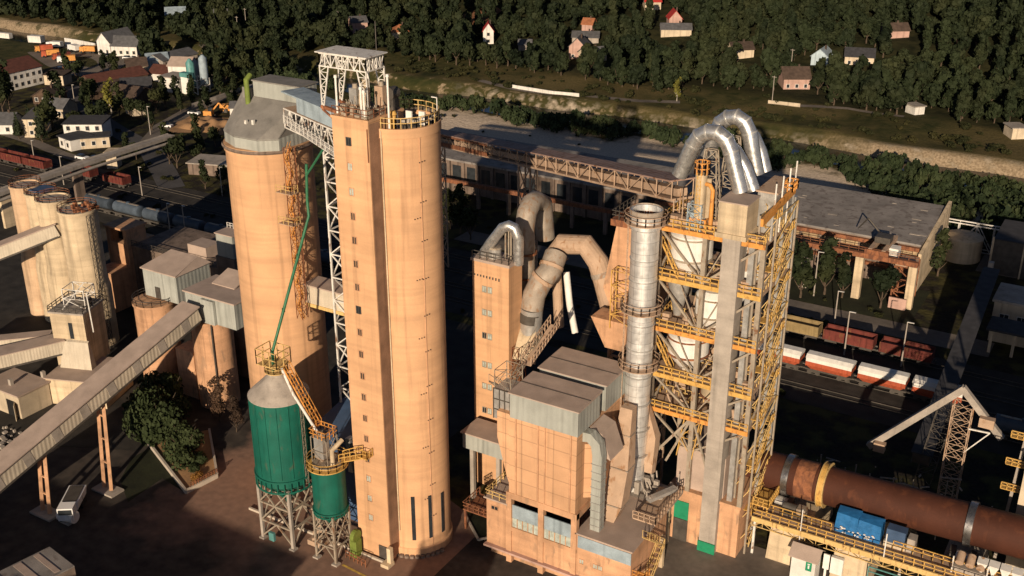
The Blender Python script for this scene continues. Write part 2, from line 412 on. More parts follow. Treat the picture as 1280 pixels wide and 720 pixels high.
def struct(name, mb, m, kind='structure', smooth=False):
    o = bpy.data.objects.new(name, meshdata(mb, name, m, smooth)); COL.objects.link(o); o['kind'] = kind; return o
def dup(root, loc, rz=0.0, label=None, group=None, scale=None):
    r = root.copy(); COL.objects.link(r); r.location = loc; r.rotation_euler = (0, 0, rz)
    if scale: r.scale = scale
    if label: r['label'] = label
    if group: r['group'] = group
    for ch in list(root.children):
        c = ch.copy(); COL.objects.link(c); c.parent = r
        for g in list(ch.children):
            d = g.copy(); COL.objects.link(d); d.parent = c
    return r
def window(par, x, y, z, w, h, face='-y', fm=None, pm=None, name='window'):
    """recessed-looking window standing proud of a wall: a frame with a pane inside"""
    f = MB(); t = .09; d = .07
    def put(mb, a0, a1, z0, z1, d0, d1):
        if face == '-y': mb.box(x+a0, x+a1, y-d1, y-d0, z+z0, z+z1)
        elif face == '+x': mb.box(x+d0, x+d1, y+a0, y+a1, z+z0, z+z1)
        elif face == '-x': mb.box(x-d1, x-d0, y+a0, y+a1, z+z0, z+z1)
    put(f, -w/2-t, -w/2, -t, h+t, 0, d); put(f, w/2, w/2+t, -t, h+t, 0, d)
    put(f, -w/2, w/2, -t, 0, 0, d+.06); put(f, -w/2, w/2, h, h+t, 0, d)
    put(f, -.03, .03, 0, h, .03, d-.01)
    o = part(name, f, fm or steel, par)
    p = MB(); put(p, -w/2, w/2, 0, h, .004, .03)
    part('pane', p, pm or glass, o)
    return o
V = Vector
GX, GY, GR = -94.7, 97.0, 4.05
def arc(c, r, a0, a1, n, ux, uz):
    return [V(c)+V(ux)*r*math.cos(R(a0+(a1-a0)*i/n))+V(uz)*r*math.sin(R(a0+(a1-a0)*i/n)) for i in range(n+1)]
# ================================================================== MAIN SILO
MX, MY, MR, MH = -79.3, 105.9, 4.8, 60.2
BX0, BX1, BY0, BH = -84.1, -78.8, 99.0, 61.6
t = thing('concrete_silo', 'tallest peach concrete silo with square stair shaft of small windows on its left', 'silo', (MX, MY, 0))
m = MB().lathe((MX, MY), [(MR+.25, 0), (MR+.25, 1.2), (MR+.05, 1.3), (MR, 1.4), (MR, MH-1.2), (MR+.12, MH-1.15), (MR+.12, MH), (MR-.25, MH), (MR-.25, MH-1.1), (.05, MH-1.0)], 72)
part('shell', m, peach, t, True)
m = MB().box(BX0, BX1, BY0, MY, 0, BH-.3); m.box(BX0-.12, BX1+.12, BY0-.12, MY, BH-.3, BH)
sh = part('stair_shaft', m, peach, t)
m = MB()
for i in range(11): m.box(MX+(MR-1.6)*math.cos(R(i*11-125))-.35, MX+(MR-1.6)*math.cos(R(i*11-125))+.35, MY-MR-.62, MY-MR-.3, .2, .55) if i == 99 else None
for k in range(14):
    an = R(-118+k*8); m.tube((MX+(MR+.5)*math.cos(an), MY+(MR+.5)*math.sin(an), 0), (MX+(MR+.5)*math.cos(an), MY+(MR+.5)*math.sin(an), .35), .33, .3, 10)
parts('planter', m, conc_dark, t)
dark_w = {0, 7, 14}
for i in range(18):
    z = 58.3-i*3.09
    window(sh, -81.75, BY0, z, .62, .85, '-y', peach_dull if i not in (0, 7) else steel_dark, glass if i in dark_w else (glass_pale if i in (1, 2) or i > 14 else wall_brown))
for dan, dz in ((-5, 4.6), (23, 4.4), (48, 4.0)):
    an = R(-53+dan); c = V((MX+MR*math.cos(an), MY+MR*math.sin(an), 0)); tx = V((-math.sin(an), math.cos(an), 0)); nx = V((math.cos(an), math.sin(an), 0))
    m = MB().bar(c+nx*.03+V((0,0,2.6)), c+nx*.03+V((0,0,2.6+dz+2.4)), .5, .12, up=nx); part('slot_window', m, glass, t)
part('shade_panel', MB().box(BX1, BX1+.02, BY0+.15, 101.3, .5, BH-.5), mat('mottled_shade', (.30,.175,.11), .9, var=.3, scale=.5, streak=.25), t)  # shade of the shaft's side face painted as a darker, mottled panel
m = MB()
for az, zs in ((-28, range(6, 58, 5)), (-38, range(9, 56, 8))):        # rows of sampling stubs
    for z in zs:
        for k in range(3):
            an = R(az+k*4); q = V((MX+MR*math.cos(an), MY+MR*math.sin(an), z+.05*k)); m.bar(q, q+V((math.cos(an), math.sin(an), 0))*.1, .13)
parts('sampling_stub', m, wall_brown, t)
m = MB()
ring = [(MX+(MR-.1)*math.cos(R(i*15)), MY+(MR-.1)*math.sin(R(i*15)), MH) for i in range(-9, 11)]
m.rail(ring, 1.25, .62, .045); part('railing', m, yellow_pale, t)
part('shaded_deck', MB().lathe((MX, MY), [(MR-.3, MH-.99), (.05, MH-.97)], 48), roof_dark, t)  # dark disc puts the shade of the recessed top into the deck colour
m = MB(); 
for k, (px, py) in enumerate(((494, 148), (512, 147), (528, 148))):
    p = G(px, py+13, MH-.8); m.box(p.x-.42, p.x+.42, p.y-.1, p.y+.1, MH-1, MH+1.3)
parts('hatch_cover', m, white, t)
m = MB().box(MX-1.2, MX+3.6, MY-1.5, MY+2.5, MH-.98, MH-.3); part('roof_hatch', m, steel_dark, t)
m = MB(); 
for y0 in (MY-1.1, MY+.3, MY+1.7): m.bar((MX-1, y0, MH-.1), (MX+4, y0+1.2, MH+.2), .4, .3)
parts('roof_beam', m, conc, t)
m = MB().box(-80.6, -79.0, BY0-.16, BY0-.02, 0, 2.2); part('door', m, steel_dark, t)
m = MB().box(-79.3, -78.0, BY0-1.6, BY0-.2, 0, .5).box(-78.7, -78.1, BY0-.9, BY0-.25, .5, 2.8); part('entrance_step', m, cream, t)
solo('lamp_post', MB().tube((MX+4.3, MY+1.6, MH-1), (MX+4.3, MY+1.6, MH+2.8), .06).bar((MX+4.3, MY+1.6, MH+2.8), (MX+3.7, MY+1.3, MH+2.9), .25, .1), steel_white, 'slim white lamp standing on the far rim of the tallest silo', 'lamp')
solo('air_vent', MB().lathe((-78.3, 103.2), [(.35, MH-1), (.35, MH+1.2), (.5, MH+1.3), (.3, MH+1.7)], 14), yellow, 'yellow vent pipe between white panels on the tallest silo roof', 'vent', smooth=True)
# --- headframe on top
g0, g1, h0, h1, gz0, gz1 = -87.3, -80.4, 101.2, 104.6, 61.9, 68.2
t = thing('lattice_headframe', 'white lattice steel portal frame with flat deck on top of the tallest silo', 'steel frame', (-83.7, 103.8, gz0))
part('deck', MB().box(g0-.35, g1+.35, h0-.35, h1+.35, gz1, gz1+.12), steel_white, t)
m = MB()
for y in (h0, h1): m.ladder_truss((g0, y, gz1-.1), (g1, y, gz1-.1), (0, 0, -1.5), 8, .15)
for x in (g0, g1): m.ladder_truss((x, h0, gz1-.1), (x, h1, gz1-.1), (0, 0, -1.5), 5, .15)
part('girder', m, steel_white, t)
for x, y, sx in ((g0, h0, 1), (g1, h0, -1), (g1, h1, -1), (g0, h1, 1)):
    m = MB(); q = V((x, y, 61.6)); 
    for dx in (0, 1):
        m.bar(q+V((sx*.25*dx, 0, 0)), V((x+sx*1.35*dx, y, gz1-1.5)), .14)
    for i in range(6):
        z = 61.6+i*.86; w = .25+1.1*i/6; w2 = .25+1.1*(i+1)/6
        m.bar((x, y, z), (x+sx*w2, y, z+.86), .08) if i % 2 else m.bar((x+sx*w, y, z), (x, y, z+.86), .08)
        m.bar((x, y, z), (x+sx*w, y, z), .08)
    part('leg', m, steel_white, t)
part('mast', MB().tube((g1-1, h1, gz1+.2), (g1-1, h1, gz1+3.6), .06), steel_dark, t)
parts('outrigger', MB().bar((BX0, 101.2, 61.2), (g0-.1, 101.2, 61.7), .4).bar((BX0, 104.4, 60.2), (g0-.1, 104.6, 61.7), .4).bar((BX0, 101.2, 59.4), (g0, 101.2, 61.4), .2), rusty, t)
# --- machinery under it
def filterbox(x, y, z, w, d, h, lab, mm=None):
    q = thing('dust_filter', lab, 'dust filter', (x, y, z))
    part('casing', MB().box(x-w/2, x+w/2, y-d/2, y+d/2, z+.7, z+h), mm or galv, q)
    part('hopper', MB().hexa([(x-.2,y-.2,z),(x+.2,y-.2,z),(x+.2,y+.2,z),(x-.2,y+.2,z)], [(x-w/2,y-d/2,z+.7),(x+w/2,y-d/2,z+.7),(x+w/2,y+d/2,z+.7),(x-w/2,y+d/2,z+.7)]), duct_tan, q)
    part('fan', MB().tube((x, y, z+h), (x, y, z+h+.5), .35, .3, 12), steel, q)
filterbox(-83.2, 102.5, BH, 1.1, 1.0, 2.6, 'grey dust filter box at left edge of the tallest silo top')
filterbox(-80.4, 103.9, BH, 1.2, 1.2, 2.9, 'dusty filter box in the middle below the white portal frame', duct_tan)
q = thing('roof_fan', 'large round pale fan casing below the white portal frame', 'fan', (-81.4, 102.2, BH))
part('casing', MB().tube((-81.9, 101.9, BH+1.7), (-81.1, 102.3, BH+1.7), 1.25, 1.25, 24), cream, q, True)
part('outlet', MB().tube((-81.4, 102.2, BH+2.4), (-81.4, 102.2, BH+3.9), .4, .4, 12), cream, q, True)
part('stand', MB().box(-82.2, -80.8, 101.6, 102.7, BH, BH+.6), steel, q)
for k, (x, y, h, lab) in enumerate(((-84.0, 100.0, 4.2, 'slender white vent pipe on the front left corner of the tallest silo'), (-80.0, 99.5, 3.4, 'first white vent pipe at the front of the tallest silo top'), (-79.5, 99.4, 3.1, 'second white vent pipe right beside its twin at the silo front'), (-78.0, 102.0, 4.6, 'white vent pipe right of the portal frame by the round roof'), (-82.9, 104.7, 4.6, 'white vent pipe behind the fan below the portal frame'))):
    solo('vent_pipe', MB().tube((x, y, min(BH, 61.6) if x < -78.8 else MH-1.0), (x, y, BH+h), .13, .13, 10).tube((x, y, BH+h), (x, y, BH+h+.3), .22, .18, 10), white, lab, 'vent pipe', smooth=True)
rr = random.Random(4)
m = MB()
for i in range(46):
    x, y = rr.uniform(BX0+.2, BX1-.3), rr.uniform(BY0+.3, 105); z = BH
    s = rr.uniform(.15, .5); m.box(x-s, x+s, y-s*.6, y+s*.6, z+.002*i, z+rr.uniform(.2, 1.1)) if i % 3 else m.bar((x, y, z), (x+rr.uniform(-1, 1), y+rr.uniform(-1, 1), z+rr.uniform(.6, 2.2)), .09)
t = thing('rooftop_equipment', 'jumble of small boxes and rods on the stair shaft top below the portal frame', 'equipment', (BX0, BY0, BH)); parts('equipment_piece', m, steel, t)
solo('bucket_elevator_head', MB().box(-79.9, -78.9, 104.1, 105.2, BH, BH+2.2).tube((-79.4, 104.0, BH+2.0), (-79.4, 105.3, BH+2.0), .75, .75, 16), steel_dark, 'dark rounded elevator head beside the fan on the silo top', 'elevator head')
m = MB().rail([(BX0, BY0+.1, BH), (BX1, BY0+.1, BH), (BX1, MY-3.5, BH)], 1.1, 1.0, .035); m.bar((BX1-.1, BY0-.1, BH-1), (BX1-.1, BY0-.1, BH-5), .1)
solo('guard_rail', m, rusty, 'rusty guard rail along the front edge of the stair shaft top', 'railing')
solo('service_pipe', MB().tube((BX1+.25, 101.0, 4), (BX1+.25, 101.0, 60), .09, .09, 8), cream, 'thin pale pipe running down the recess of the tallest silo', 'pipe')
solo('service_pipe', MB().tube((MX+MR*.9, MY-MR*.44-.05, 1), (MX+MR*.9, MY-MR*.44-.05, 60), .07, .07, 8), peach_dull, 'thin pipe running down the round right flank of tallest silo', 'pipe')
# ================================================================== LEFT BIG SILO
LX, LY, LR, LH = -107.4, 112.7, 6.0, 52.0
OX, OY, OH = -119.8, 125.8, 47.0
TL = lambda p: CAMP+(V(p)-CAMP)*.8965
t = thing('concrete_silo', 'broad peach concrete silo under a grey metal roof house, left of the tallest one', 'silo', (LX, LY, 0))
part('shell', MB().lathe((LX, LY), [(LR+.2, 0), (LR+.2, 1), (LR, 1.05), (LR, LH-1.0), (LR+.18, LH-.95), (LR+.18, LH), (.05, LH+.05)], 72), peach, t, True)
part('rim', MB().lathe((LX, LY), [(LR+.3, LH-.55), (LR+.45, LH-.3), (LR+.3, LH-.05)], 72, (False, False)), conc_dark, t, True)
e = [(-126.2,124.0),(-124.6,121.2),(-120.8,119.4),(-116.0,119.5),(-113.7,121.4)]
m = MB(); n = len(e)
back = [(-113.7,132.0),(-126.2,132.0)]
poly = e+back
m.prism(poly, OH+.06, OH+1.9)
hr = part('roof_house', m.xf(TL), sheet, t)
m = MB(); ridge = [(-126.0,128.0,54.2),(-113.4,128.0,54.2)]
ev = [V((x, y-.15, OH+1.9)) for x, y in e]
m.add(ev+[V(ridge[0]), V(ridge[1])], [(0,1,5),(1,2,5),(2,3,6,5),(3,4,6)])
m.add([v-V((0,0,.18)) for v in ev]+[V(ridge[0])-V((0,0,.18)), V(ridge[1])-V((0,0,.18))], [(5,1,0),(5,2,1),(5,6,3,2),(6,4,3)])
m.hexa([(-126.0,128.0,54.0),(-113.4,128.0,54.0),(-113.4,132.3,48.9),(-126.3,132.3,48.9)], [(-126.0,128.0,54.2),(-113.4,128.0,54.2),(-113.4,132.3,49.1),(-126.3,132.3,49.1)])
m.add([(-113.75,121.5,OH+1.9),(-113.75,132.0,OH+1.9),(-113.75,128.0,54.0),(-126.0,124.0,OH+1.9),(-126.0,132.0,OH+1.9),(-126.0,128.0,54.0)], [(0,1,2),(5,4,3)])
part('roof', m.xf(TL), grey_roof, t)
m = MB().box(-122.6, -113.2, 126.3, 130.2, 53.3, 55.7)
mo = part('roof_monitor', m.xf(TL), sheet, t); part('cap', MB().box(-122.8, -113.0, 126.1, 130.4, 55.7, 55.9).xf(TL), grey_roof, mo)
m = MB().box(-124.6, -122.9, 125.9, 128.6, 52.6, 54.6); part('dormer', m.xf(TL), grey_roof, t)
part('skylight', MB().box(-120.4, -120.0, 121.4, 121.8, 50.3, 50.9).box(-118.9, -118.5, 121.4, 121.8, 50.4, 51.1).xf(TL), steel_white, t)
p = G(326, 130, 53)
solo('duct_stub', MB().path([(-122.9, 125.2, 52.0), (-122.9, 125.2, 56.0), (-122.9, 126.2, 56.6)], .42, 12).xf(TL), green_dull, 'mossy green duct standing on the grey roof of the broad silo', 'duct', smooth=True)
# orange stair tower + platforms on its right flank
t = thing('access_stair_tower', 'rusty orange stair tower on the right flank of the broad silo', 'stair tower', TL((-112.0, 121.4, 20)))
m = MB().mast((-111.6, 121.2, 20), (-111.6, 121.2, 48.0), (1.15, 0, 0), (0, 1.3, 0), 14, .1).xf(TL); part('frame', m, rusty, t)
m = MB()
for i in range(14):
    z = 20+i*2; m.stairs((-112.1 if i % 2 else -111.1, 120.9, z), (-111.1 if i % 2 else -112.1, 120.9, z+2), .6, .04)
part('stair_flight', m.xf(TL), orange, t)
m = MB()
for z in (41.2, 36.2): m.box(-113.2, -110.2, 119.3, 121.0, z, z+.1)
pf = part('platform', m.xf(TL), duct_tan, t)
m = MB()
for z in (41.2, 36.2): m.rail([(-113.2, 119.4, z+.1), (-110.3, 119.4, z+.1), (-110.3, 121.0, z+.1)], 1.1, 1.0, .04)
part('railing', m.xf(TL), yellow_pale, pf)
# green conveying pipe
a, b = FB(386, 270, 106.3), V((GX, GY-.4, 29.0))
t = thing('conveying_pipe', 'long thin green pipe slanting from broad silo to the large green silo', 'pipe', b)
part('tube', MB().path([FB(383, 205, 106.8), FB(384, 250, 106.6), a, a.lerp(b, .5), b, b+V((0,-.2,-3.0))], .2, 10), green_pipe, t, True)
part('tube_branch', MB().path([FB(405, 185, 105), FB(384, 218, 106.6)], .17, 10), green_pipe, t, True)
part('hanger', MB().bar(a.lerp(b, .3)+V((0,0,-.3)), a.lerp(b, .3)+V((0,0,.4)), .5, .1).bar(a.lerp(b, .7)+V((0,0,-.3)), a.lerp(b, .7)+V((0,0,.4)), .5, .1), green_pipe, t)
# white lattice mast between the silos
t = thing('lattice_mast', 'white lattice mast standing in the gap between the two tall peach silos', 'steel mast', (-93.0, 111.5, 0))
part('frame', MB().mast((-93.0, 111.5, 0), (-93.0, 111.5, 55.5), (4.2, 0, 0), (0, 3.2, 0), 16, .24), steel_white, t)
part('pipe_run', MB().tube((-92.2, 110.6, 0), (-92.2, 110.6, 54), .3, .3, 10).tube((-94.0, 112.0, 0), (-94.0, 112.0, 54), .2, .2, 10), steel_dark, t, True)
a, b = V((-101.3, 111.6, 57.6)), V((-83.0, 105.0, 57.2)); d = (b-a).normalized(); sd = V((-d.y, d.x, 0)).normalized()*1.5
t = thing('conveyor_bridge', 'bridge with pale blue sheet roof linking the tops of the two tall silos', 'conveyor bridge', a)
part('roof', MB().bar(a+V((0,0,2.3)), b+V((0,0,2.3)), 3.4, .2, up=(0,0,1)), sheet_blue, t)
part('side_sheet', MB().bar(a.lerp(b, .2)+V((0,0,1.3))-sd*1.05, b+V((0,0,1.3))-sd*1.05, .12, 2.0, up=(0,0,1)).bar(a+V((0,0,1.3))+sd, b+V((0,0,1.3))+sd, .12, 2.0, up=(0,0,1)), sheet_blue, t)
part('floor_deck', MB().bar(a, b, 3.0, .2, up=(0,0,1)), duct_tan, t)
part('truss', MB().ladder_truss(a-sd, b-sd, (0,0,-2.6), 12, .16).ladder_truss(a+sd, b+sd, (0,0,-2.6), 12, .16), steel_white, t)
wa, wb = a+V((.6,-2.0,-1.6)), b+V((-1.2,-2.6,-2.6))
part('catwalk', MB().bar(wa, wb, 1.3, .12, up=(0,0,1)).rail([wa-sd*.4, wb-sd*.4], 1.1, 1.2, .04), steel_white, t)
t = thing('conveyor_bridge', 'short beige sheet gallery crossing the gap between tall silos at half height', 'conveyor bridge', (-96, 112, 29.3))
part('casing', MB().box(-100.6, -85.5, 110.2, 113.2, 29.4, 32.2), cream_panel, t)
part('roof', MB().box(-100.8, -85.3, 110.0, 113.4, 32.2, 32.4), dust_roof, t)
part('fascia', MB().box(-100.7, -85.4, 110.08, 110.19, 29.0, 29.5), yellow_pale, t)
# dark shed low between silos
t = thing('steel_shed', 'dark steel shed with tilted roof behind the small green silo', 'shed', (-91, 108, 0))
part('wall', MB().box(-95, -86.5, 104.0, 111.5, 0, 13.5), blue_dull, t)
part('roof', MB().hexa([(-95.4,103.5,13.5),(-86.2,103.5,13.5),(-86.2,112,15),(-95.4,112,15)], [(-95.4,103.5,13.8),(-86.2,103.5,13.8),(-86.2,112,15.3),(-95.4,112,15.3)]), blue_dull, t)
part('chute', MB().bar((-88.6, 103.7, 14.2), (-88.2, 103.5, 9), 1.1, .8), galv, t)
# ================================================================== GREEN SILOS
def green_silo(name, lab, cx, cy, r, z0, z1, ztop, rtop, legs, lw, nb):
    t = thing(name, lab, 'silo', (cx, cy, 0))
    zc = z0+ (1.9 if r > 3 else .7)
    part('barrel', MB().lathe((cx, cy), [(r, zc), (r, z1), (r-.1, z1+.05)], 40, (True, True)), green, t, True)
    part('cone_roof' if r > 3 else 'top_plate', MB().lathe((cx, cy), [(r+.05, z1+.02), (r+.05, z1+.15), (rtop, ztop), (rtop, ztop+.5), (.02, ztop+.5)], 40), conc if r > 3 else steel, t, True)
    part('hopper', MB().lathe((cx, cy), [(.35, z0-r*.95), (.5, z0-r*.8), (r-.1, z0+.8), (r-.1, z0+1.6)], 32), green, t, True)
    m = MB().lathe((cx, cy), [(r+.02, z0), (r+.12, z0), (r+.12, z0+.25), (r+.02, z0+.25)], 40, (False, False)).lathe((cx, cy), [(r+.02, zc-.2), (r+.2, zc-.2), (r+.2, zc+.05), (r+.02, zc+.05)], 40, (False, False))
    for i in range(nb):
        an = 2*math.pi*i/nb; q = V((cx+(r+.06)*math.cos(an), cy+(r+.06)*math.sin(an), 0)); m.bar(q+V((0,0,z0)), q+V((0,0,zc)), .14)
    part('skirt', m, green, t)
    L = [(cx+sx*legs, cy+sy*legs) for sx, sy in ((-1,-1),(1,-1),(1,1),(-1,1))]
    m2 = MB()
    for i, (x, y) in enumerate(L):
        l = part('leg', MB().bar((x, y, .25), (x, y, z0+.3), lw), conc if r > 3 else steel, t)
        part('footing', MB().box(x-.45, x+.45, y-.45, y+.45, 0, .25), conc, l)
        x2, y2 = L[(i+1) % 4]; hs = [0.5, z0*.34, z0*.67, z0]
        for k in range(3):
            za, zb = hs[k], hs[k+1]
            m2.bar((x,y,zb), (x2,y2,zb), lw*.6); mid = V(((x+x2)/2, (y+y2)/2, zb))
            m2.bar((x,y,za), mid, lw*.5); m2.bar((x2,y2,za), mid, lw*.5)
            if k == 2: m2.bar((x,y,zb), ((x+x2)/2,(y+y2)/2,za), lw*.4); m2.bar((x2,y2,zb), ((x+x2)/2,(y+y2)/2,za), lw*.4)
    part('bracing', m2, steel, t)
    return t
t = green_silo('green_silo', 'large green steel silo with grey cone roof on lattice legs', GX, GY, GR, 9.2, 22.6, 25.5, 1.2, 2.75, .42, 28)
m = MB().lathe((GX, GY), [(1.6, 26.02), (1.6, 26.12), (.1, 26.12)], 20)
m.rail([(GX+1.55*math.cos(R(i*30)), GY+1.55*math.sin(R(i*30)), 26.12) for i in range(12)], 1.1, .9, .04, closed=True)
part('top_platform', m, yellow_pale, t)
m = MB().rail([(GX-1.9, GY-1.6, 27.2), (GX+1.6, GY-1.6, 27.2), (GX+1.6, GY+1.2, 27.2), (GX-1.9, GY+1.2, 27.2)], 2.2, 1.2, .05, closed=True); m.box(GX-1.9, GX+1.6, GY-1.6, GY+1.2, 27.1, 27.2)
part('upper_cage', m, yellow_pale, t)
m = MB()
for k in range(6): an = R(-120+k*22); m.bar((GX+(GR+.03)*math.cos(an), GY+(GR+.03)*math.sin(an), 11.4), (GX+(GR+.03)*math.cos(an), GY+(GR+.03)*math.sin(an), 22.5), .08)
part('seam', m, green, t)
part('ladder', MB().ladder_truss((GX+4.15, GY-.6, 10), (GX+4.15, GY-.6, 23), (.1, .45, 0), 26, .05), steel, t)
part('control_box', MB().box(GX-1.2, GX-.3, GY-3.3, GY-2.9, .5, 1.8), teal, t)
SX, SY_, SR = -86.4, 96.3, 2.25
t = green_silo('green_silo', 'small green steel silo on lattice legs in front of the tallest silo', SX, SY_, SR, 7.3, 14.3, 14.5, 2.0, 1.65, .28, 20)
part('top_platform', MB().lathe((SX, SY_), [(SR+.55, 14.6), (SR+.55, 14.75), (.1, 14.75)], 28).rail([(SX+(SR+.5)*math.cos(R(i*24)), SY_+(SR+.5)*math.sin(R(i*24)), 14.75) for i in range(15)], 1.1, 1.0, .045, closed=True), yellow, t)
filterbox(SX-.6, SY_-.2, 15.0, 1.5, 1.3, 3.9, 'silvery filter housing on top of the small green silo')
t = thing('filter_cage', 'yellow railed platform above the silvery filter on small green silo', 'platform', (SX, SY_, 14.8))
part('frame', MB().mast((SX-.3, SY_, 14.8), (SX-.3, SY_, 18.9), (2.6, 0, 0), (0, 2.2, 0), 2, .09), steel, t)
part('railing', MB().rail([(SX-1.7, SY_-1.2, 18.9), (SX+1.1, SY_-1.2, 18.9), (SX+1.1, SY_+1.1, 18.9), (SX-1.7, SY_+1.1, 18.9)], 1.2, .7, .045, closed=True), orange, t)
solo('inlet_pipe', MB().path([(SX+1.2, SY_-.3, 14.9), (SX+1.2, SY_-.3, 17.2), (SX+1.5, SY_+1.5, 18.0)], .32, 12), cream, 'curved pale inlet pipe on the small green silo beside its filter', 'pipe', smooth=True)
t = thing('footbridge', 'short yellow railed footbridge from small green silo to the tallest silo', 'footbridge', (-84, 97.6, 15))
part('deck', MB().bar((SX+2.2, SY_+.3, 15.7), (-81.4, 98.2, 16.4), 1.1, .14, up=(0,0,1)).box(-82.3, -80.7, 97.5, 98.9, 16.3, 16.45), yellow, t)
part('railing', MB().rail([(SX+2.2, SY_-.2, 15.7), (-81.6, 97.6, 16.4), (-80.7, 97.6, 16.4), (-80.7, 98.8, 16.4)], 1.1, .8, .045).rail([(SX+2.0, SY_+.9, 15.7), (-82.2, 98.6, 16.4)], 1.1, .8, .045), yellow, t)
solo('chute_pipe', MB().path([(GX+1.0, GY-.2, 27.0), (GX+3.2, GY-.6, 23.6), (SX-1.0, SY_-.3, 19.2)], .2, 10), steel_white, 'white slanting pipe from large green silo top to small green silo filter', 'pipe', smooth=True)
solo('access_stair', MB().stairs((GX+1.6, GY+.3, 26.6), (SX-1.5, SY_+.6, 19.5), 1.0, .05), orange, 'orange open stair between the two green silo tops', 'stairs')
m = MB()
for i in range(4): m.tube((GX+4.4+i*.2, GY-.6, 1.0+i*1.2), (GX+6.2, GY+.5, 1.6+i*1.0), .25, .25, 10)
m.box(GX+3.8, GX+6.5, GY-1, GY+1, .25, 1.0)
solo('screw_feeder', m, duct_tan, 'dusty screw feeder on the ground between the green silos', 'feeder')
solo('blower', MB().tube((-84.0, 97.8, 3.2), (-83.4, 97.8, 3.2), .9, .9, 16).box(-84.3, -83.2, 97.2, 98.4, 0, 2.6), green_dull, 'green blower on a stand right of small green silo legs', 'blower')
m = MB()
m.box(-104, -78.9, 98.2, 98.5, 0, .35)
solo('low_kerb_wall', m, kerb_m, 'low pale kerb along the yard in front of tallest silo', 'kerb')
t = thing('guard_fence', 'low rusty fence beside the small green silo legs', 'fence', (-82, 97.4, 0))
part('railing', MB().rail([(-84.6, 96.6, 0), (-80.9, 96.2, 0)], 1.2, .8, .05), rusty, t)
MBY = 121.6
MLX, MRX, MTZ = FB(591.5, 400, MBY).x, FB(636, 420, MBY).x, FB(592, 325, MBY).z
# ================================================================== MILL BUILDING (slim orange)
t = thing('mill_building', 'slim orange concrete building with few small windows and railed roof', 'building', (-75.2, 123.5, 0))
part('wall', MB().box(MLX, MRX, MBY, MBY+3.6, 0, MTZ), peach, t)
part('roof', MB().box(MLX-.2, MRX+.2, MBY-.2, MBY+3.8, MTZ, MTZ+.4), dust_roof, t)
part('railing', MB().rail([(MLX, MBY, MTZ+.4), (MRX, MBY, MTZ+.4), (MRX, MBY+3.6, MTZ+.4)], 1.1, 1.2, .045), steel_dark, t)
for i, (py, dark) in enumerate(((362, 0), (391, 0), (420, 1), (456, 0), (483, 0), (513, 1), (541, 0))):
    q = FB(609, py, MBY)
    window(t, q.x-.45, MBY, q.z-.4, .6, .8, '-y', steel, glass if dark else glass_pale); window(t, q.x+.45, MBY, q.z-.4, .6, .8, '-y', steel, glass_pale)
m = MB()
for i in range(9): m.box(MLX+.3+i*.5, MLX+.48+i*.5, MBY-.1, MBY, MTZ-2.2-.02*i, MTZ-1.95)
part('wall_vent', m, steel_dark, t)
part('escape_stair', MB().mast((MRX+.6, MBY+1.8, 8), (MRX+.6, MBY+1.8, 24), (1.0,0,0), (0,2.2,0), 8, .1), rusty, t)
q = FB(618, 316, MBY+1.5); filt = thing('roof_fan', 'round grey fan drum on the railed roof of the slim orange building', 'fan', (q.x, MBY+1.6, MTZ+.4))
part('casing', MB().tube((q.x, MBY+1.6, MTZ+.4), (q.x, MBY+1.6, MTZ+1.8), .95, .95, 20), galv, filt, True); part('cap', MB().tube((q.x, MBY+1.6, MTZ+1.8), (q.x, MBY+1.6, MTZ+2.0), 1.05, .9, 20), steel, filt, True)
solo('bent_pipe', MB().path([FB(604, 318, MBY+1.2), FB(614, 303, MBY+1.2), FB(628, 285, MBY+1.2), FB(636, 282, MBY+1.4), FB(643, 285, MBY+1.6), FB(648, 298, MBY+1.8), FB(648, 330, MBY+2.0)], .75, 16), silver_pipe, 'silvery bent pipe arching over the slim orange building roof', 'pipe', smooth=True)
m = MB()
for x in (632, 636, 639): a = FB(x, 324, MBY+1.8); m.bar(a, FB(x, 286, MBY+1.8), .18)
solo('pipe_support', m, steel, 'steel posts propping the silvery bent pipe on the orange building', 'support')
# tall grey gooseneck behind
bb = 130.0
solo('exhaust_duct', MB().path([FB(657, 430, bb), FB(657, 345, bb), FB(656, 285, bb), FB(656, 268, bb)+V((0,.6,0)), FB(655, 262, bb)+V((0,2.0,.3)), FB(652, 262, bb)+V((0,4,.2)), FB(650, 270, bb)+V((0,6.5,0)), FB(650, 300, bb)+V((0,7.5,-2))], 1.45, 20), duct_grey, 'tall grey gooseneck duct rising behind the slim orange building', 'duct', smooth=True)
m = MB()
for py in (315, 345, 372): q = FB(657, py, bb); m.lathe((q.x, q.y), [(1.45, q.z-.15), (1.7, q.z-.15), (1.7, q.z+.15), (1.45, q.z+.15)], 20, (False, False))
solo('duct_flange', m, rusty, 'rusty flange rings round the tall grey gooseneck duct', 'flange')
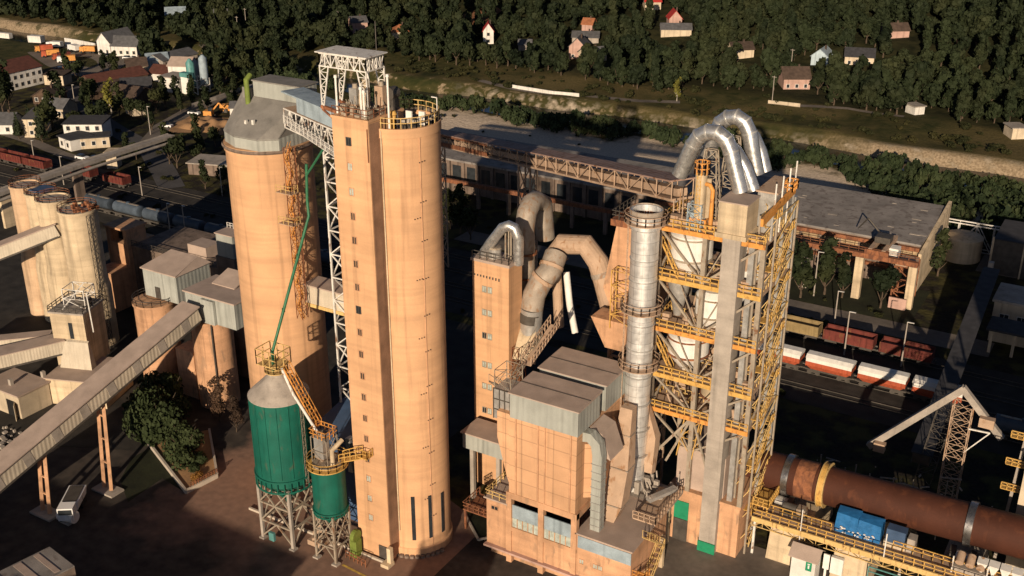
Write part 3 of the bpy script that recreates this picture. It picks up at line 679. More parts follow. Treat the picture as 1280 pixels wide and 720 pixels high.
# segmented elbow duct with cone
bb = 126.0
t = thing('elbow_duct', 'segmented grey brown elbow duct bending down to the filter house', 'duct', FB(660, 440, bb))
part('elbow', MB().path([FB(695, 318, bb+4), FB(688, 338, bb+2), FB(676, 352, bb+.8), FB(668, 368, bb+.3), FB(665, 385, bb)], 1.65, 18), duct_grey, t, True)
part('straight', MB().path([FB(665, 385, bb), FB(663, 415, bb)], 1.6, 18), galv, t, True)
part('collar', MB().path([FB(664, 390, bb), FB(663, 401, bb)], 1.68, 18), steel_dark, t, True)
a, b = FB(663, 414, bb), FB(655, 452, bb-2.5)
part('cone', MB().path([a, b], [1.75, 1.9], 4, rot=math.pi/4), cream, t)
part('band', MB().path([FB(680, 346, bb+1.1), FB(677, 350, bb+.9)], 1.78, 18).path([FB(690, 331, bb+2.6), FB(688.5, 335, bb+2.3)], 1.78, 18), duct_tan, t, True)
# big tan angular duct
bb = 132.0
t = thing('angular_duct', 'big dusty tan duct in an angular arch behind the filter house', 'duct', FB(730, 400, bb))
part('arch', MB().path([FB(700, 330, bb), FB(693, 318, bb), FB(704, 305, bb), FB(732, 306, bb), FB(748, 328, bb), FB(755, 350, bb), FB(764, 385, bb), FB(772, 412, bb)], 1.55, 18), duct_tan, t)
part('arch_band', MB().path([FB(751.5, 339, bb), FB(753.5, 345, bb)], 1.62, 18), duct_grey, t)
part('drop_leg', MB().path([FB(694, 322, bb+.6), FB(697, 365, bb), FB(699, 408, bb)], .75, 14), duct_tan, t)
solo('white_pipe', MB().path([FB(708, 340, bb+1), FB(712, 380, bb), FB(719, 416, bb-.4)], .5, 12), white, 'white round pipe dropping between the big ducts', 'pipe', smooth=True)
# ================================================================== FILTER HOUSE
t = thing('filter_building', 'peach filter building with grey green penthouse roofs and blue panelled ground floors', 'building', (-58, 114, 0))
part('casing', MB().box(-65.0, -55.1, 107.4, 121.0, 11.2, 22.9).hexa([(-65.4,107.6,13.2),(-65.0,107.6,12.2),(-65.0,120.5,12.2),(-65.4,120.5,13.2)], [(-66.9,107.6,19),(-65.0,107.6,19),(-65.0,120.5,19),(-66.9,120.5,19)]).hexa([(-66.9,107.6,19),(-65,107.6,19),(-65,120.5,19),(-66.9,120.5,19)], [(-66.9,107.6,22.9),(-65,107.6,22.9),(-65,120.5,22.9),(-66.9,120.5,22.9)]), peach_panel, t)
part('side_casing', MB().prism([(-55.1,109.6),(-53.9,110.4),(-53.4,112.5),(-53.9,116.5),(-55.1,118)], 12.5, 20.5), peach_panel, t)
m = MB()
for x in (-63.9, -60.6, -59.6, -55.9): m.box(x-.09, x+.09, 107.25, 107.4, 11.2, 22.9)
parts('stiffener', m, peach_dull, t)
for k, (y0, y1, dz) in enumerate(((107.0, 113.0, 0), (114.6, 120.9, .2))):
    w = part('penthouse', MB().box(-64.6, -54.8, y0, y1, 22.9, 26.4+dz), sheet, t)
    part('roof', MB().hexa([(-64.8,y0-.2,26.4+dz),(-54.6,y0-.2,26.4+dz),(-54.6,y1+.2,26.4+dz),(-64.8,y1+.2,26.4+dz)], [(-64.8,y0-.2,26.55+dz),(-54.6,y0-.2,26.55+dz),(-54.6,y1+.2,26.75+dz),(-64.8,y1+.2,26.75+dz)]), dust_roof, w)
    part('roof_seam', MB().box(-64.75, -54.65, (y0+y1)/2-.05, (y0+y1)/2+.05, 26.66+dz, 26.72+dz), steel_dark, w)
m = MB()
for x in (-65.0, -60.1, -55.2):
    m.box(x-.4, x+.4, 107.3, 108.1, 0, 11.2)
    for y in (114, 120.6): m.box(x-.4, x+.4, y-.4, y+.4, 0, 11.2)
parts('pillar', m, peach_dull, t)
parts('beam', MB().box(-65.4, -54.8, 107.32, 108.0, 10.3, 11.22).box(-65.4, -54.8, 107.35, 108.0, 5.2, 5.8).box(-55.6, -54.8, 108, 121, 10.3, 11.2), peach_dull, t)
part('ground_floor', MB().box(-68.6, -55.2, 107.5, 121.5, 1.6, 5.3).box(-68.6, -65.4, 107.5, 114, 5.3, 9.1).box(-68.3, -55.2, 108.1, 121.5, 0, 1.6), peach_dull, t)
part('canopy', MB().box(-68.8, -46.8, 106.9, 107.6, 1.55, 1.85), wall_pink, t)
for x0, x1 in ((-64.6, -60.5), (-59.7, -55.6)):
    pn = part('blue_panel', MB().box(x0, x1, 107.6, 107.75, 7.2, 9.2), sheet_blue, t)
    g = part('glass_block_window', MB().box(x0, x1, 107.55, 107.7, 5.8, 7.2), glass_pale, t)
    m = MB()
    for i in range(6): m.box(x0+i*(x1-x0)/5-.05, x0+i*(x1-x0)/5+.05, 107.45, 107.55, 5.8, 7.2)
    parts('mullion', m, peach_dull, g)
part('hall_shade', MB().box(-64.6, -55.6, 109.5, 110, 5.8, 10.3), black, t)  # black sheet painting the shade inside the hall
part('annex', MB().box(-54.8, -47.0, 107.5, 118.5, 0, 8.3), peach_dull, t)
part('annex_roof', MB().box(-55.0, -46.8, 107.3, 118.7, 8.3, 8.5), dust_roof, t)
part('blue_fascia', MB().box(-54.6, -47.0, 107.38, 107.5, 6.3, 8.1), sheet_blue, t)
for x in (-54.0, -52.0, -51.3): window(t, x, 107.5, 3.9, .55, .6, '-y', peach_dull, glass_pale)
for x in (-67.3,): window(t, x, 107.5, 7.6, 1.0, .5, '-y', peach_dull, glass)
part('roof_terrace', MB().box(-68.9, -65.2, 107.2, 114.2, 9.1, 9.3), dust_roof, t)
part('railing', MB().rail([(-68.7, 114, 9.3), (-68.7, 107.4, 9.3), (-65.4, 107.4, 9.3)], 1.1, 1.0, .045), yellow_pale, t)
window(t, -47.0, 110, 3.0, 1.2, 1.4, '+x', peach_dull, glass)
# meshed stair enclosure left of the penthouse
t = thing('filter_stair', 'grey mesh stair enclosure at the left side of the filter penthouse', 'stair tower', (-67.5, 110.5, 18))
a = FB(617, 480, 108.5)
part('casing', MB().box(-67.9, -65.4, 108.4, 111.6, 21.2, 25.6), galv, t)
m = MB()
for z in (22.6, 24.1, 25.6): m.box(-68.0, -65.3, 108.3, 108.4, z-.06, z+.06)
for x in (-67.9, -67.0, -66.2, -65.4): m.box(x-.06, x+.06, 108.28, 108.36, 21.2, 25.6)
part('lattice', m, steel_dark, t)
part('upper_frame', MB().mast((-66.6, 110, 25.6), (-66.6, 110, 28.2), (2.4,0,0), (0,3,0), 2, .09).stairs((-66.8, 111.5, 25.6), (-66.8, 118.5, 29.5), .9, .05).stairs((-68.6, 112.5, 23), (-68.6, 109, 26), .8, .05), steel, t)
part('walkway_railing', MB().rail([(-65.2, 113.4, 27.3), (-65.2, 121, 30)], 1.3, .8, .05).rail([(-66.6, 113.4, 27.3), (-66.6, 121, 30)], 1.3, .8, .05).bar((-65.9, 113.4, 27.2), (-65.9, 121, 29.9), 1.3, .1, up=(0,0,1)), duct_tan, t)
# side ducts on the annex
a = V((-54.8, 109.8, 22.2))
t = thing('bypass_duct', 'grey square duct bending out of the penthouse and down to annex roof', 'duct', (-53.3, 109.3, 8.5))
part('bend', MB().path([(-55.2, 109.6, 21.9), (-54.2, 109.6, 22.0), (-53.3, 109.6, 21.2), (-53.0, 109.6, 19.6), (-53.0, 109.6, 8.5)], .95, 4, rot=math.pi/4), sheet, t)
part('hood', MB().hexa([(-54.9,110.6,19.5),(-51.9,110.6,18.5),(-51.9,114.4,18.5),(-54.9,114.4,19.5)], [(-54.9,110.6,22.6),(-53.2,110.6,22.0),(-53.2,114.4,22.0),(-54.9,114.4,22.6)]), dust_roof, t)
m = MB()
for i in range(9): z = 9.2+i*1.15; m.box(-53.75, -52.25, 108.85, 110.35, z, z+.1)
part('rib', m, galv, t)
t = thing('exhaust_chute', 'wide tan rectangular duct leaning against the steel chimney foot', 'duct', (-50, 113, 8.5))
pts = [FB(786, 508, 117.6), FB(782, 540, 117.0), FB(774, 580, 115.2), FB(764, 625, 113.2), FB(757, 648, 112.6)]
wd = [.85, 1.05, 1.75, 2.0, 1.45]; dp = [.7, .85, 1.15, 1.2, .9]
part('casing', MB().duct(list(zip(pts, wd, dp))), duct_tan, t)
m = MB()
for k in (1, 2, 3): q = pts[k]; m.duct([(q+V((0,0,.08)), wd[k]+.1, dp[k]+.1), (q-V((0,0,.08)), wd[k]+.1, dp[k]+.1)])
part('flange', m, duct_grey, t)
t = thing('dust_chute', 'narrow tan chute on the shaded right side of the steel chimney', 'duct', FB(812, 580, 122))
part('casing', MB().path([FB(806, 500, 122.6), FB(816, 545, 122.4), FB(812, 590, 121.2)], [.6, 1.1, .8], 4, rot=math.pi/4), duct_tan, t)
# ================================================================== CHIMNEY
CX_, CY_ = -53.2, 120.9
zt = 48.9
t = thing('steel_chimney', 'tall silvery sheet clad steel chimney with round platforms', 'chimney', (CX_, CY_, 0))
part('shaft', MB().lathe((CX_, CY_), [(1.5, 0), (1.5, 12), (1.68, 22), (1.78, 46.4), (2.02, 46.6), (2.02, zt), (1.75, zt), (1.7, zt-4), (.05, zt-4.05)], 40), silver, t, True)
part('liner', MB().lathe((CX_, CY_), [(1.74, zt-.8), (1.69, zt-3.9), (.1, zt-3.9)], 32, (False, False)), rusty, t, True)
part('top_band', MB().lathe((CX_, CY_), [(2.03, zt-.5), (2.13, zt-.4), (2.13, zt+.1), (2.03, zt+.15)], 40, (False, False)), duct_grey, t, True)
m = MB()
for z in (14, 18, 22, 26, 30, 33.5, 36, 39.6, 42.5): m.lathe((CX_, CY_), [(1.74, z-.08), (1.86, z-.05), (1.86, z+.05), (1.74, z+.08)], 40, (False, False))
parts('weld_ring', m, galv, t, True)
for py in (381, 452, 270):
    z = FB(803, py, CY_).z-.6
    pl = part('platform', MB().lathe((CX_, CY_), [(1.8, z), (2.75, z), (2.75, z+.12), (1.8, z+.12)], 32, (False, False)), duct_tan, t)
    part('railing', MB().rail([(CX_+2.7*math.cos(R(i*22.5)), CY_+2.7*math.sin(R(i*22.5)), z+.12) for i in range(16)], 1.1, 1.1, .045, closed=True), duct_tan, pl)
part('ladder', MB().ladder_truss((CX_-1.75, CY_-1.5, 10), (CX_-1.75, CY_-1.5, 47), (.3, -.35, 0), 60, .06), duct_tan, t)
# ================================================================== HOPPER TOWER behind chimney
t = thing('conditioning_tower', 'dusty peach hopper tower with rusty top platform behind the steel chimney', 'tower', (-57, 131, 0))
a = FB(762, 262, 129); z1 = a.z
part('casing', MB().hexa([(-62.0,127.5,34),(-55,127.5,34),(-55,134.5,34),(-62.0,134.5,34)], [(-60.3,127.5,z1-1.2),(-54.6,127.5,z1-1.2),(-54.6,133.5,z1-1.2),(-60.3,133.5,z1-1.2)]).hexa([(-58.6,129,24),(-55.4,129,24),(-55.4,132,24),(-58.6,132,24)], [(-62.0,127.5,34),(-55,127.5,34),(-55,134.5,34),(-62.0,134.5,34)]), peach_dull, t)
part('front_shaft', MB().box(-57.8, -54.9, 126.6, 127.5, 30, z1-1.0), peach_panel, t)
part('cap', MB().box(-60.8, -54.2, 126.6, 134, z1-1.2, z1-.3), rusty, t)
part('railing', MB().rail([(-60.7, 133.8, z1-.3), (-60.7, 126.7, z1-.3), (-54.3, 126.7, z1-.3), (-54.3, 133.8, z1-.3)], 1.2, 1.1, .045), steel_dark, t)
part('gantry', MB().mast((-57.2, 125.6, 29.5), (-57.2, 125.6, 38.0), (4.6, 0, 0), (0, 1.6, 0), 4, .12), yellow, t)
part('support_frame', MB().mast((-57.5, 130.5, 0), (-57.5, 130.5, 30), (6.5, 0, 0), (0, 6, 0), 5, .35), duct_tan, t)
part('low_hopper', MB().hexa([(-60.5,125.6,26.0),(-57.5,125.6,26.0),(-57.5,128,26),(-60.5,128,26)], [(-62.5,125.0,30.5),(-57,125.0,30.5),(-57,128.5,30.5),(-62.5,128.5,30.5)]), peach_dull, t)
# ================================================================== PREHEATER TOWER
FL = [8.4, 14.4, 20.0, 25.3, 32.0, 39.2, 46.0]
A0, A1, B0, B1 = -52.6, -38.9, 124.0, 135.5
PRE = t = thing('preheater_tower', 'tall open steel preheater tower with orange railed floors and grey concrete column', 'tower', (-45.5, 129.5, 0))
m = MB()
for x in (A0, -46.4, A1):
    for y in (B0, B1): m.box(x-.3, x+.3, y-.3, y+.3, 8.4, 46)
parts('column', m, steel, t)
m = MB(); 
for i in range(1, len(FL)):
    z0, z1 = FL[i-1], FL[i]; c = -46.4
    if i < 2: continue
    for y in (B0-.05, B1):
        m.bar((A0, y, z1-.3), (c, y, z0+.2), .27)
        m.bar((A1, y, z1-.3), (c, y, z0+.2), .27)
        m.bar(((A0+c)/2, y, z1-.3), (c, y, z0+.2), .14); m.bar(((A1+c)/2-.6, y, z1-.3), (c, y, z0+.2), .14)
    for x in (A0, A1): m.bar((x, B0, z0), (x, B1, z1), .26)
m.bar((-46.4, 123.9, 20), (-52.0, 123.4, 12.2), .34).bar((-46.4, 123.9, 20), (-49.6, 123.4, 12.5), .3).bar((-46.4, 123.9, 20), (-43.9, 123.6, 13.2), .26).bar((A0, 123.9, 20), (-50.6, 123.5, 14), .26)
part('bracing', m, steel, t)
for i, z in enumerate(FL[2:]):
    f = part('floor_deck', MB().box(A0-.3, A1+.2, B0-.3, B1, z-.28, z), duct_tan, t)
    part('edge_beam', MB().box(A0-.45, A1+.3, B0-.5, B0-.3, z-.5, z+.12), orange if i % 2 == 0 else yellow, f)
    part('railing', MB().rail([(A0-.3, B1, z), (A0-.3, B0-.35, z), (A1+.2, B0-.35, z)], 1.15, 1.1, .055).rail([(A0-.3, B0-.3, z+.28), (A1, B0-.3, z+.28)], .35, 1.1, .03), yellow, f)
    part('inner_railing', MB().rail([(A0+.5, B0+4.4, z), (A1-.5, B0+4.4, z)], 1.15, .9, .05).rail([(-48.0, B0+.2, z), (-48.0, B0+4.2, z)], 1.15, .9, .05).rail([(A1-.1, B1, z), (A1-.1, B0, z)], 1.15, .9, .05), yellow_pale, f)
part('concrete_column', MB().box(-43.9, -41.6, 123.1, 125.6, 0, 47.0), conc, t)
part('column_head', MB().box(-44.6, -41.0, 122.8, 126.9, 47.0, 50.9).box(-44.8, -40.8, 122.6, 127.1, 46.4, 47.0), cream, t)
part('head_roof', MB().box(-44.7, -40.9, 122.7, 127.0, 50.9, 51.05), dust_roof, t)
parts('steel_post', MB().box(-40.9, -40.2, 124.4, 125.1, 8, 46).box(-39.2, -38.7, 134.7, 135.4, 0, 49).box(-38.6, -38.2, 128.9, 129.3, 0, 46), galv, t)
b = part('base_building', MB().box(-48.8, -38.8, 124.0, 135.0, 0, 8.0).box(-49.2, -38.6, 123.7, 135.2, 8.0, 8.4), peach_dull, t)
part('upper_door', MB().box(-48.1, -46.0, 123.85, 124.0, 3.6, 6.4), green_bright, b)
part('lower_door', MB().box(-48.1, -46.0, 123.85, 124.0, 0, 3.5), steel_dark, b)
part('green_board', MB().box(-44.0, -41.5, 122.9, 123.1, .1, 1.7), green_bright, t)
part('casing_panel', MB().box(-48.4, -41.5, 124.6, 133, 8.4, 14.6), dust_roof, t)
part('lower_brace', MB().mast((-47.2, 124.6, 13.5), (-46.4, 124.6, 19.5), (2.2,0,0), (0,1.5,0), 2, .12), yellow, t)
# cyclones
def cyclone(x, y, zt, r, h, hc, lab, rk=None, m_=None):
    c = thing('cyclone_vessel', lab, 'cyclone', (x, y, zt-h-hc))
    part('barrel', MB().lathe((x, y), [(r, zt-h), (r, zt-.6), (r*.7, zt), (.05, zt)], 32), m_ or cream, c, True)
    part('cone', MB().lathe((x, y), [(.4, zt-h-hc), (r, zt-h)], 32), m_ or cream, c, True)
    part('rib', MB().lathe((x, y), [(r, zt-h+.1), (r+.15, zt-h+.1), (r+.15, zt-h+.35), (r, zt-h+.35)], 32, (False, False)).lathe((x, y), [(r, zt-1), (r+.12, zt-1), (r+.12, zt-.8), (r, zt-.8)], 32, (False, False)), rk or steel, c)
    part('outlet', MB().path([(x, y, zt-.1), (x, y, zt+1.2), (x+.4, y+1.2, zt+2.0)], r*.42, 14), duct_tan, c, True)
cyclone(-49.4, 127.1, 45.2, 2.75, 4.0, 3.6, 'white cyclone vessel under the top floor of the preheater tower', None, white)
cyclone(-43.4, 129.5, 44.4, 2.6, 5.5, 3.8, 'white cyclone vessel behind concrete column below the top floor', None, white)
cyclone(-46.0, 127.2, 37.4, 2.2, 3.6, 3.0, 'pale cyclone vessel on the third floor down of preheater tower', None, white)
cyclone(-48.9, 127.1, 31.0, 2.75, 3.4, 2.9, 'ribbed pale cyclone vessel on the fourth floor down of preheater', rusty, white)
cyclone(-45.0, 129.2, 24.2, 2.3, 3.0, 2.4, 'dusty cyclone vessel low in the preheater tower behind braces', rusty)
solo('feed_cone', MB().lathe((-50.4, 126.2), [(.5, 33.2), (1.5, 37.8), (1.5, 38.6)], 24), galv, 'grey feed cone hanging left of the preheater node on the second floor', 'hopper', smooth=True)
rr = random.Random(9)
m = MB()
for z in FL[2:]:
    for k in range(14):
        x, y = rr.uniform(A0+.6, A1-.6), rr.uniform(B0+.4, B1-1)
        if k % 3 == 0: m.tube((x, y, z), (x+rr.uniform(-1.2, 1.2), y+rr.uniform(-1, 1), z+rr.uniform(2, 5.3)), rr.uniform(.12, .3), None, 8)
        else: m.box(x-.5, x+.5, y-.4, y+.4, z+.003*k, z+rr.uniform(.5, 1.8))
parts('floor_equipment', m, duct_tan, PRE)
m = MB()
for z0, z1 in ((39.2, 46), (25.3, 32)): m.stairs((-52.3, 124.7, z1-2.6), (-50.0, 124.7, z0), .8, .06)
solo('inner_stair', m, yellow, 'yellow inner stairs at the left front side of preheater tower', 'stairs')
# stair tower
t = thing('stair_tower', 'yellow zigzag steel stair tower on the right side of the preheater', 'stair tower', (-39.2, 129.5, 0))
m = MB(); 
for (x, y) in ((-40.2, 125.6), (-38.1, 125.6), (-40.2, 133.6), (-38.1, 133.6)): m.box(x-.12, x+.12, y-.12, y+.12, 0, 49)
parts('post', m, steel, t)
nf = 14; zs = [i*49/nf for i in range(nf+1)]
for i in range(nf):
    y0, y1 = (127.2, 132.2) if i % 2 == 0 else (132.2, 127.2)
    part('stair_flight', MB().stairs((-38.6 if i % 2 == 0 else -39.7, y0, zs[i]+.1), (-38.6 if i % 2 == 0 else -39.7, y1, zs[i+1]), .95, .075), yellow_pale, t)
    part('stair_flight', MB().stairs((-39.7 if i % 2 == 0 else -38.6, y1, zs[i]+1.75), (-39.7 if i % 2 == 0 else -38.6, y0, zs[i+1]+1.75), .9, .06), yellow, t) if i < nf-1 else None
    ly = 133.0 if i % 2 == 0 else 126.4
    part('landing', MB().box(-40.2, -38.1, ly-.8, ly+.8, zs[i+1]-.1, zs[i+1]).rail([(-38.1, ly-.8, zs[i+1]), (-38.1, ly+.8, zs[i+1])], 1.1, .8, .05), yellow, t)
m = MB()
for i in range(nf):
    m.bar((-38.05, 125.6, zs[i]), (-38.05, 133.6, zs[i+1]), .1) if i % 2 else m.bar((-38.05, 133.6, zs[i]), (-38.05, 125.6, zs[i+1]), .1)
    m.bar((-40.2, 125.55, zs[i]), (-38.1, 125.55, zs[i+1]), .09); m.bar((-38.1, 125.6, zs[i+1]), (-38.1, 133.6, zs[i+1]), .1)
part('bracing', m, yellow_pale, t)
t = thing('crane_beam', 'thick orange crane beam jutting over the right edge of preheater top', 'beam', (-38.6, 127, 49.8))
part('beam', MB().bar((-38.7, 121.6, 49.6), (-38.7, 133.5, 50.4), .35, .95, up=(0,0,1)), orange, t)
part('hoist_cage', MB().rail([(-39.4, 130.6, 50.9), (-38.1, 130.6, 50.9), (-38.1, 132.8, 50.9), (-39.4, 132.8, 50.9)], 1.1, .6, .06, closed=True), orange, t)
parts('post', MB().bar((-38.7, 125.6, 46), (-38.7, 125.6, 49.6), .25).bar((-38.7, 133.4, 46), (-38.7, 133.4, 50.2), .25), galv, t)
# top house and rails
t = thing('roof_house', 'small pale sheet house with roof vents on the preheater top right', 'shed', (-40.5, 130.5, 46))
part('wall', MB().box(-41.6, -39.2, 128, 134.5, 46, 51.2), galv, t)
part('roof', MB().box(-41.8, -39.0, 127.8, 134.7, 51.2, 51.4), duct_tan, t)
m = MB()
for k, y in enumerate((126.6, 129.2, 131.8, 134.2)): m.bar((-38.9, y, 46), (-38.9, y, 53.0+.3*k), .16)
part('mast', m, steel_white, t)
# silvery gooseneck risers
def goose(name, lab, b1, pts, legs, r):
    t = thing(name, lab, 'gas duct', FB(*pts[0], b1))
    part('arch', MB().path([FB(x, y, b1) for x, y in pts], r, 20), silver_pipe, t, True)
    for db, lp in legs: part('leg_pipe', MB().path([FB(x, y, b1+db) for x, y in lp], r*.86, 18), silver_pipe, t, True)
    m = MB()
    for k in range(2, len(pts)-2):
        p0, p1 = FB(*pts[k-1], b1), FB(*pts[k+1], b1); q = FB(*pts[k], b1); d = (p1-p0).normalized()*.1
        m.path([q-d, q+d], r*1.06, 20)
    part('band', m, galv, t, True)
goose('gooseneck_duct', 'front silvery gooseneck duct arching over the preheater top', 127.0, [(849, 219), (858, 199), (866, 181), (874, 170), (885, 165), (897, 166), (908, 175), (914, 190), (919, 212), (926, 240)], [(1.6, [(904, 176), (920, 190), (932, 210), (942, 238)]), (1.6, [(871, 180), (862, 197), (856, 214)])], 1.0)
goose('gooseneck_duct', 'rear silvery gooseneck duct arching higher behind the front one', 134.0, [(884, 195), (892, 172), (901, 153), (910, 147), (921, 146), (931, 153), (937, 166), (940, 185), (946, 218)], [(1.6, [(930, 156), (943, 172), (951, 190), (957, 214)])], 1.0)
for k, (x0, b1, pt, lab) in enumerate(((-47.6, 127.4, 168, 'grey lattice trestle holding the front gooseneck duct'), (-48.0, 133.6, 152, 'grey lattice trestle holding the rear gooseneck duct'))):
    z = FB(885 if k == 0 else 915, pt+18, b1).z
    xx = FB(890 if k == 0 else 918, pt+18, b1).x
    solo('duct_trestle', MB().mast((xx, b1, 46), (xx, b1, z), (3.2, 0, 0), (0, 1.6, 0), 6, .13, taper=.45), steel, lab, 'trestle')
t = thing('bag_filter', 'cream bag filter with orange top railing on the preheater roof', 'dust filter', (-48.6, 125.2, 46))
q = FB(876, 235, 125.2); 
part('casing', MB().tube((q.x, 125.2, 47.5), (q.x, 125.2, 53.2), .75, .75, 20).tube((q.x+.9, 125.6, 47.5), (q.x+.9, 125.6, 52.6), .3, .3, 12), cream, t, True)
part('ladder', MB().ladder_truss((q.x-.25, 124.4, 47), (q.x-.25, 124.4, 53.4), (.5, 0, 0), 12, .06), yellow, t)
part('railing', MB().rail([(q.x+.95*math.cos(R(i*45)), 125.2+.95*math.sin(R(i*45)), 53.2) for i in range(8)], 1.5, .4, .06, closed=True), orange, t)
part('stand', MB().mast((q.x+.2, 125.2, 46), (q.x+.2, 125.2, 47.5), (2, 0, 0), (0, 1.6, 0), 1, .2), orange, t)
part('outlet_pipe', MB().path([(q.x+1.7, 124.9, 46.3), (q.x+1.7, 124.9, 51.4), (q.x+1.3, 124.9, 52.0), (q.x+.6, 125.1, 52.0)], .27, 12), orange, t, True)
q = FB(868, 265, 124.3)
solo('elevator_drive', MB().mast((q.x, 124.9, 46), (q.x, 124.9, 49.4), (1.8, 0, 0), (0, 1.2, 0), 3, .12, x=True).box(q.x-.6, q.x+.6, 124.5, 125.3, 46.02, 48.2), sheet_blue, 'blue grey drive unit in a lattice cage at preheater roof front', 'drive unit')
m = MB()
rr = random.Random(3)
for k in range(30):
    x, y = rr.uniform(A0+.5, -45.0), rr.uniform(B0+.3, B1-1)
    if k % 2: m.bar((x, y, 46), (x, y, 46+rr.uniform(1.5, 4.5)), .12); m.bar((x, y, 46+1.5), (x+rr.uniform(-2, 2), y, 46+1.5), .1)
    else: m.box(x-.6, x+.6, y-.5, y+.5, 46+.003*k, 46+rr.uniform(.4, 1.6))
t = thing('rooftop_equipment', 'dusty boxes and posts crowding the preheater roof around the cream filter', 'equipment', (-49, 129, 46)); parts('equipment_piece', m, duct_tan, t)
# lower trestle and stairs between annex and tower
t = thing('pipe_trestle', 'pale concrete trestle with slanting conveyor beside the filter annex', 'trestle', (-48, 119, 0))
m = MB()
for px, py, zt2 in ((795, 650, 7.5), (808, 640, 9), (832, 660, 8.2), (826, 690, 5)):
    q = G(px, py+18, 0); m.box(q.x-.3, q.x+.3, q.y-.3, q.y+.3, 0, zt2)
parts('post', m, cream, t)
part('chute', MB().bar(FB(838, 625, 120), FB(800, 690, 114), .8, .6).bar(FB(845, 610, 121), FB(810, 625, 117), .9, .5), galv, t)
part('platform', MB().box(-49.5, -46.3, 113, 121.5, 9.2, 9.4).rail([(-49.5, 113, 9.4), (-46.3, 113, 9.4), (-46.3, 121.5, 9.4)], 1.1, .9, .05), duct_tan, t)
part('stair', MB().stairs((-46.2, 109.2, .1), (-46.2, 115.2, 5.0), 1.0, .06).stairs((-46.2, 115.2, 5.0), (-46.2, 110.0, 9.2), 1.0, .06), yellow_pale, t)
part('landing', MB().box(-47.0, -45.3, 108.0, 109.6, 4.0, 4.15).rail([(-47, 108, 4.15), (-45.3, 108, 4.15), (-45.3, 109.6, 4.15)], 1.1, .8, .05), orange, t)
m = MB()
for k in range(26):
    x, y = rr.uniform(-52.5, -47), rr.uniform(117.8, 123.2); s = rr.uniform(.2, .6)
    if k % 2: m.box(x-s, x+s, y-s*.7, y+s*.7, 8.5+.003*k, 8.5+rr.uniform(.4, 2.2))
    else: m.bar((x, y, 8.5), (x+rr.uniform(-1.5, 1.5), y+rr.uniform(-1, 1), 8.5+rr.uniform(.6, 2.6)), .16)
m.box(-53, -46.8, 118.7, 123.5, 8.0, 8.5)
t = thing('pipework', 'tangle of pale pipes and boxes at the foot of the steel chimney', 'pipework', (-50, 120, 8.5)); parts('pipe_piece', m, conc, t)
t = thing('gallery_shed', 'low grey sheet gallery behind the filter building, left of it', 'gallery', (-72, 116, 0))
a = FB(565, 575, 118)
part('casing', MB().box(-78.0, -68.0, 116, 120, 9.5, 12.0), sheet, t); part('roof', MB().box(-78.2, -67.8, 115.7, 120.3, 12.0, 12.2), dust_roof, t)
m = MB(); 
for x in (-77.5, -73, -69): m.box(x-.3, x+.3, 117.5, 118.1, 0, 9.5)
parts('post', m, conc, t)
t = thing('low_platform', 'low rusty steel platform with railing left of filter building', 'platform', (-71.5, 112.5, 0))
part('deck', MB().box(-74.5, -69.0, 110.5, 115, 3.2, 3.4), rusty, t)
part('railing', MB().rail([(-74.5, 110.5, 3.4), (-69.2, 110.5, 3.4)], 1.1, .9, .05).rail([(-74.5, 110.5, 3.4), (-74.5, 115, 3.4)], 1.1, .9, .05), rusty, t)
parts('post', MB().box(-74.4, -74.1, 110.6, 110.9, 0, 3.2).box(-69.4, -69.1, 110.6, 110.9, 0, 3.2).box(-74.4, -74.1, 114.6, 114.9, 0, 3.2), rusty, t)
t = thing('small_planter', 'small triangular lawn bed edged by a pale kerb', 'planter', (-71.5, 107.5, 0))
part('kerb', MB().bar(G(582, 645, .1), G(598, 675, .1), .3, .3).bar(G(598, 675, .1), G(612, 672, .1), .3, .3), kerb_m, t)
part('lawn', MB().add([G(584, 642, .05), G(599, 672, .05), G(612, 668, .05), G(612, 645, .05)], [(0,1,2,3)]), grass_m, t)
# ================================================================== LEFT CLUSTER: low orange silos with sheet houses
def low_silo(lab, cx, cy, r, h, mm=peach_dull):
    t = thing('concrete_silo', lab, 'silo', (cx, cy, 0))
    part('shell', MB().lathe((cx, cy), [(r, 0), (r, h-.5), (r+.2, h-.45), (r+.2, h), (.05, h)], 48), mm, t, True)
    part('railing', MB().rail([(cx+(r+.1)*math.cos(R(i*24)), cy+(r+.1)*math.sin(R(i*24)), h) for i in range(15)], 1.0, 1.2, .04, closed=True), steel_dark, t)
    return t
s1 = low_silo('low peach silo under the grey green sheet house left of the broad silo', -144.3, 119.9, 3.5, 16.2)
s2 = low_silo('low peach silo right under the upper end of the long inclined gallery', -131.2, 120.2, 3.4, 16.2)
part('pipe', MB().tube((-128.6, 117.6, 0), (-128.6, 117.6, 16), .14, .14, 8), steel_dark, s2)
t = thing('sheet_house', 'grey green sheet house with pitched roof on the left low peach silo', 'shed', (-142.5, 124, 16.3))
part('wall', MB().box(-146.8, -138.8, 120.4, 128.2, 16.35, 21.4), sheet, t)
part('roof', MB().hexa([(-147.1,120.1,21.4),(-138.5,120.1,21.4),(-138.5,128.5,21.4),(-147.1,128.5,21.4)], [(-147.1,120.1,21.6),(-138.5,120.1,21.6),(-139.5,126.5,23.0),(-146.0,126.5,23.0)]), dust_roof, t)
part('door', MB().box(-144.2, -143.0, 120.3, 120.4, 16.4, 18.5), steel_dark, t)
t = thing('sheet_house', 'grey green sheet house with door where the long inclined gallery ends', 'shed', (-130, 121, 16.3))
part('wall', MB().box(-134.0, -123.0, 117.8, 125.0, 16.35, 20.9), sheet, t)
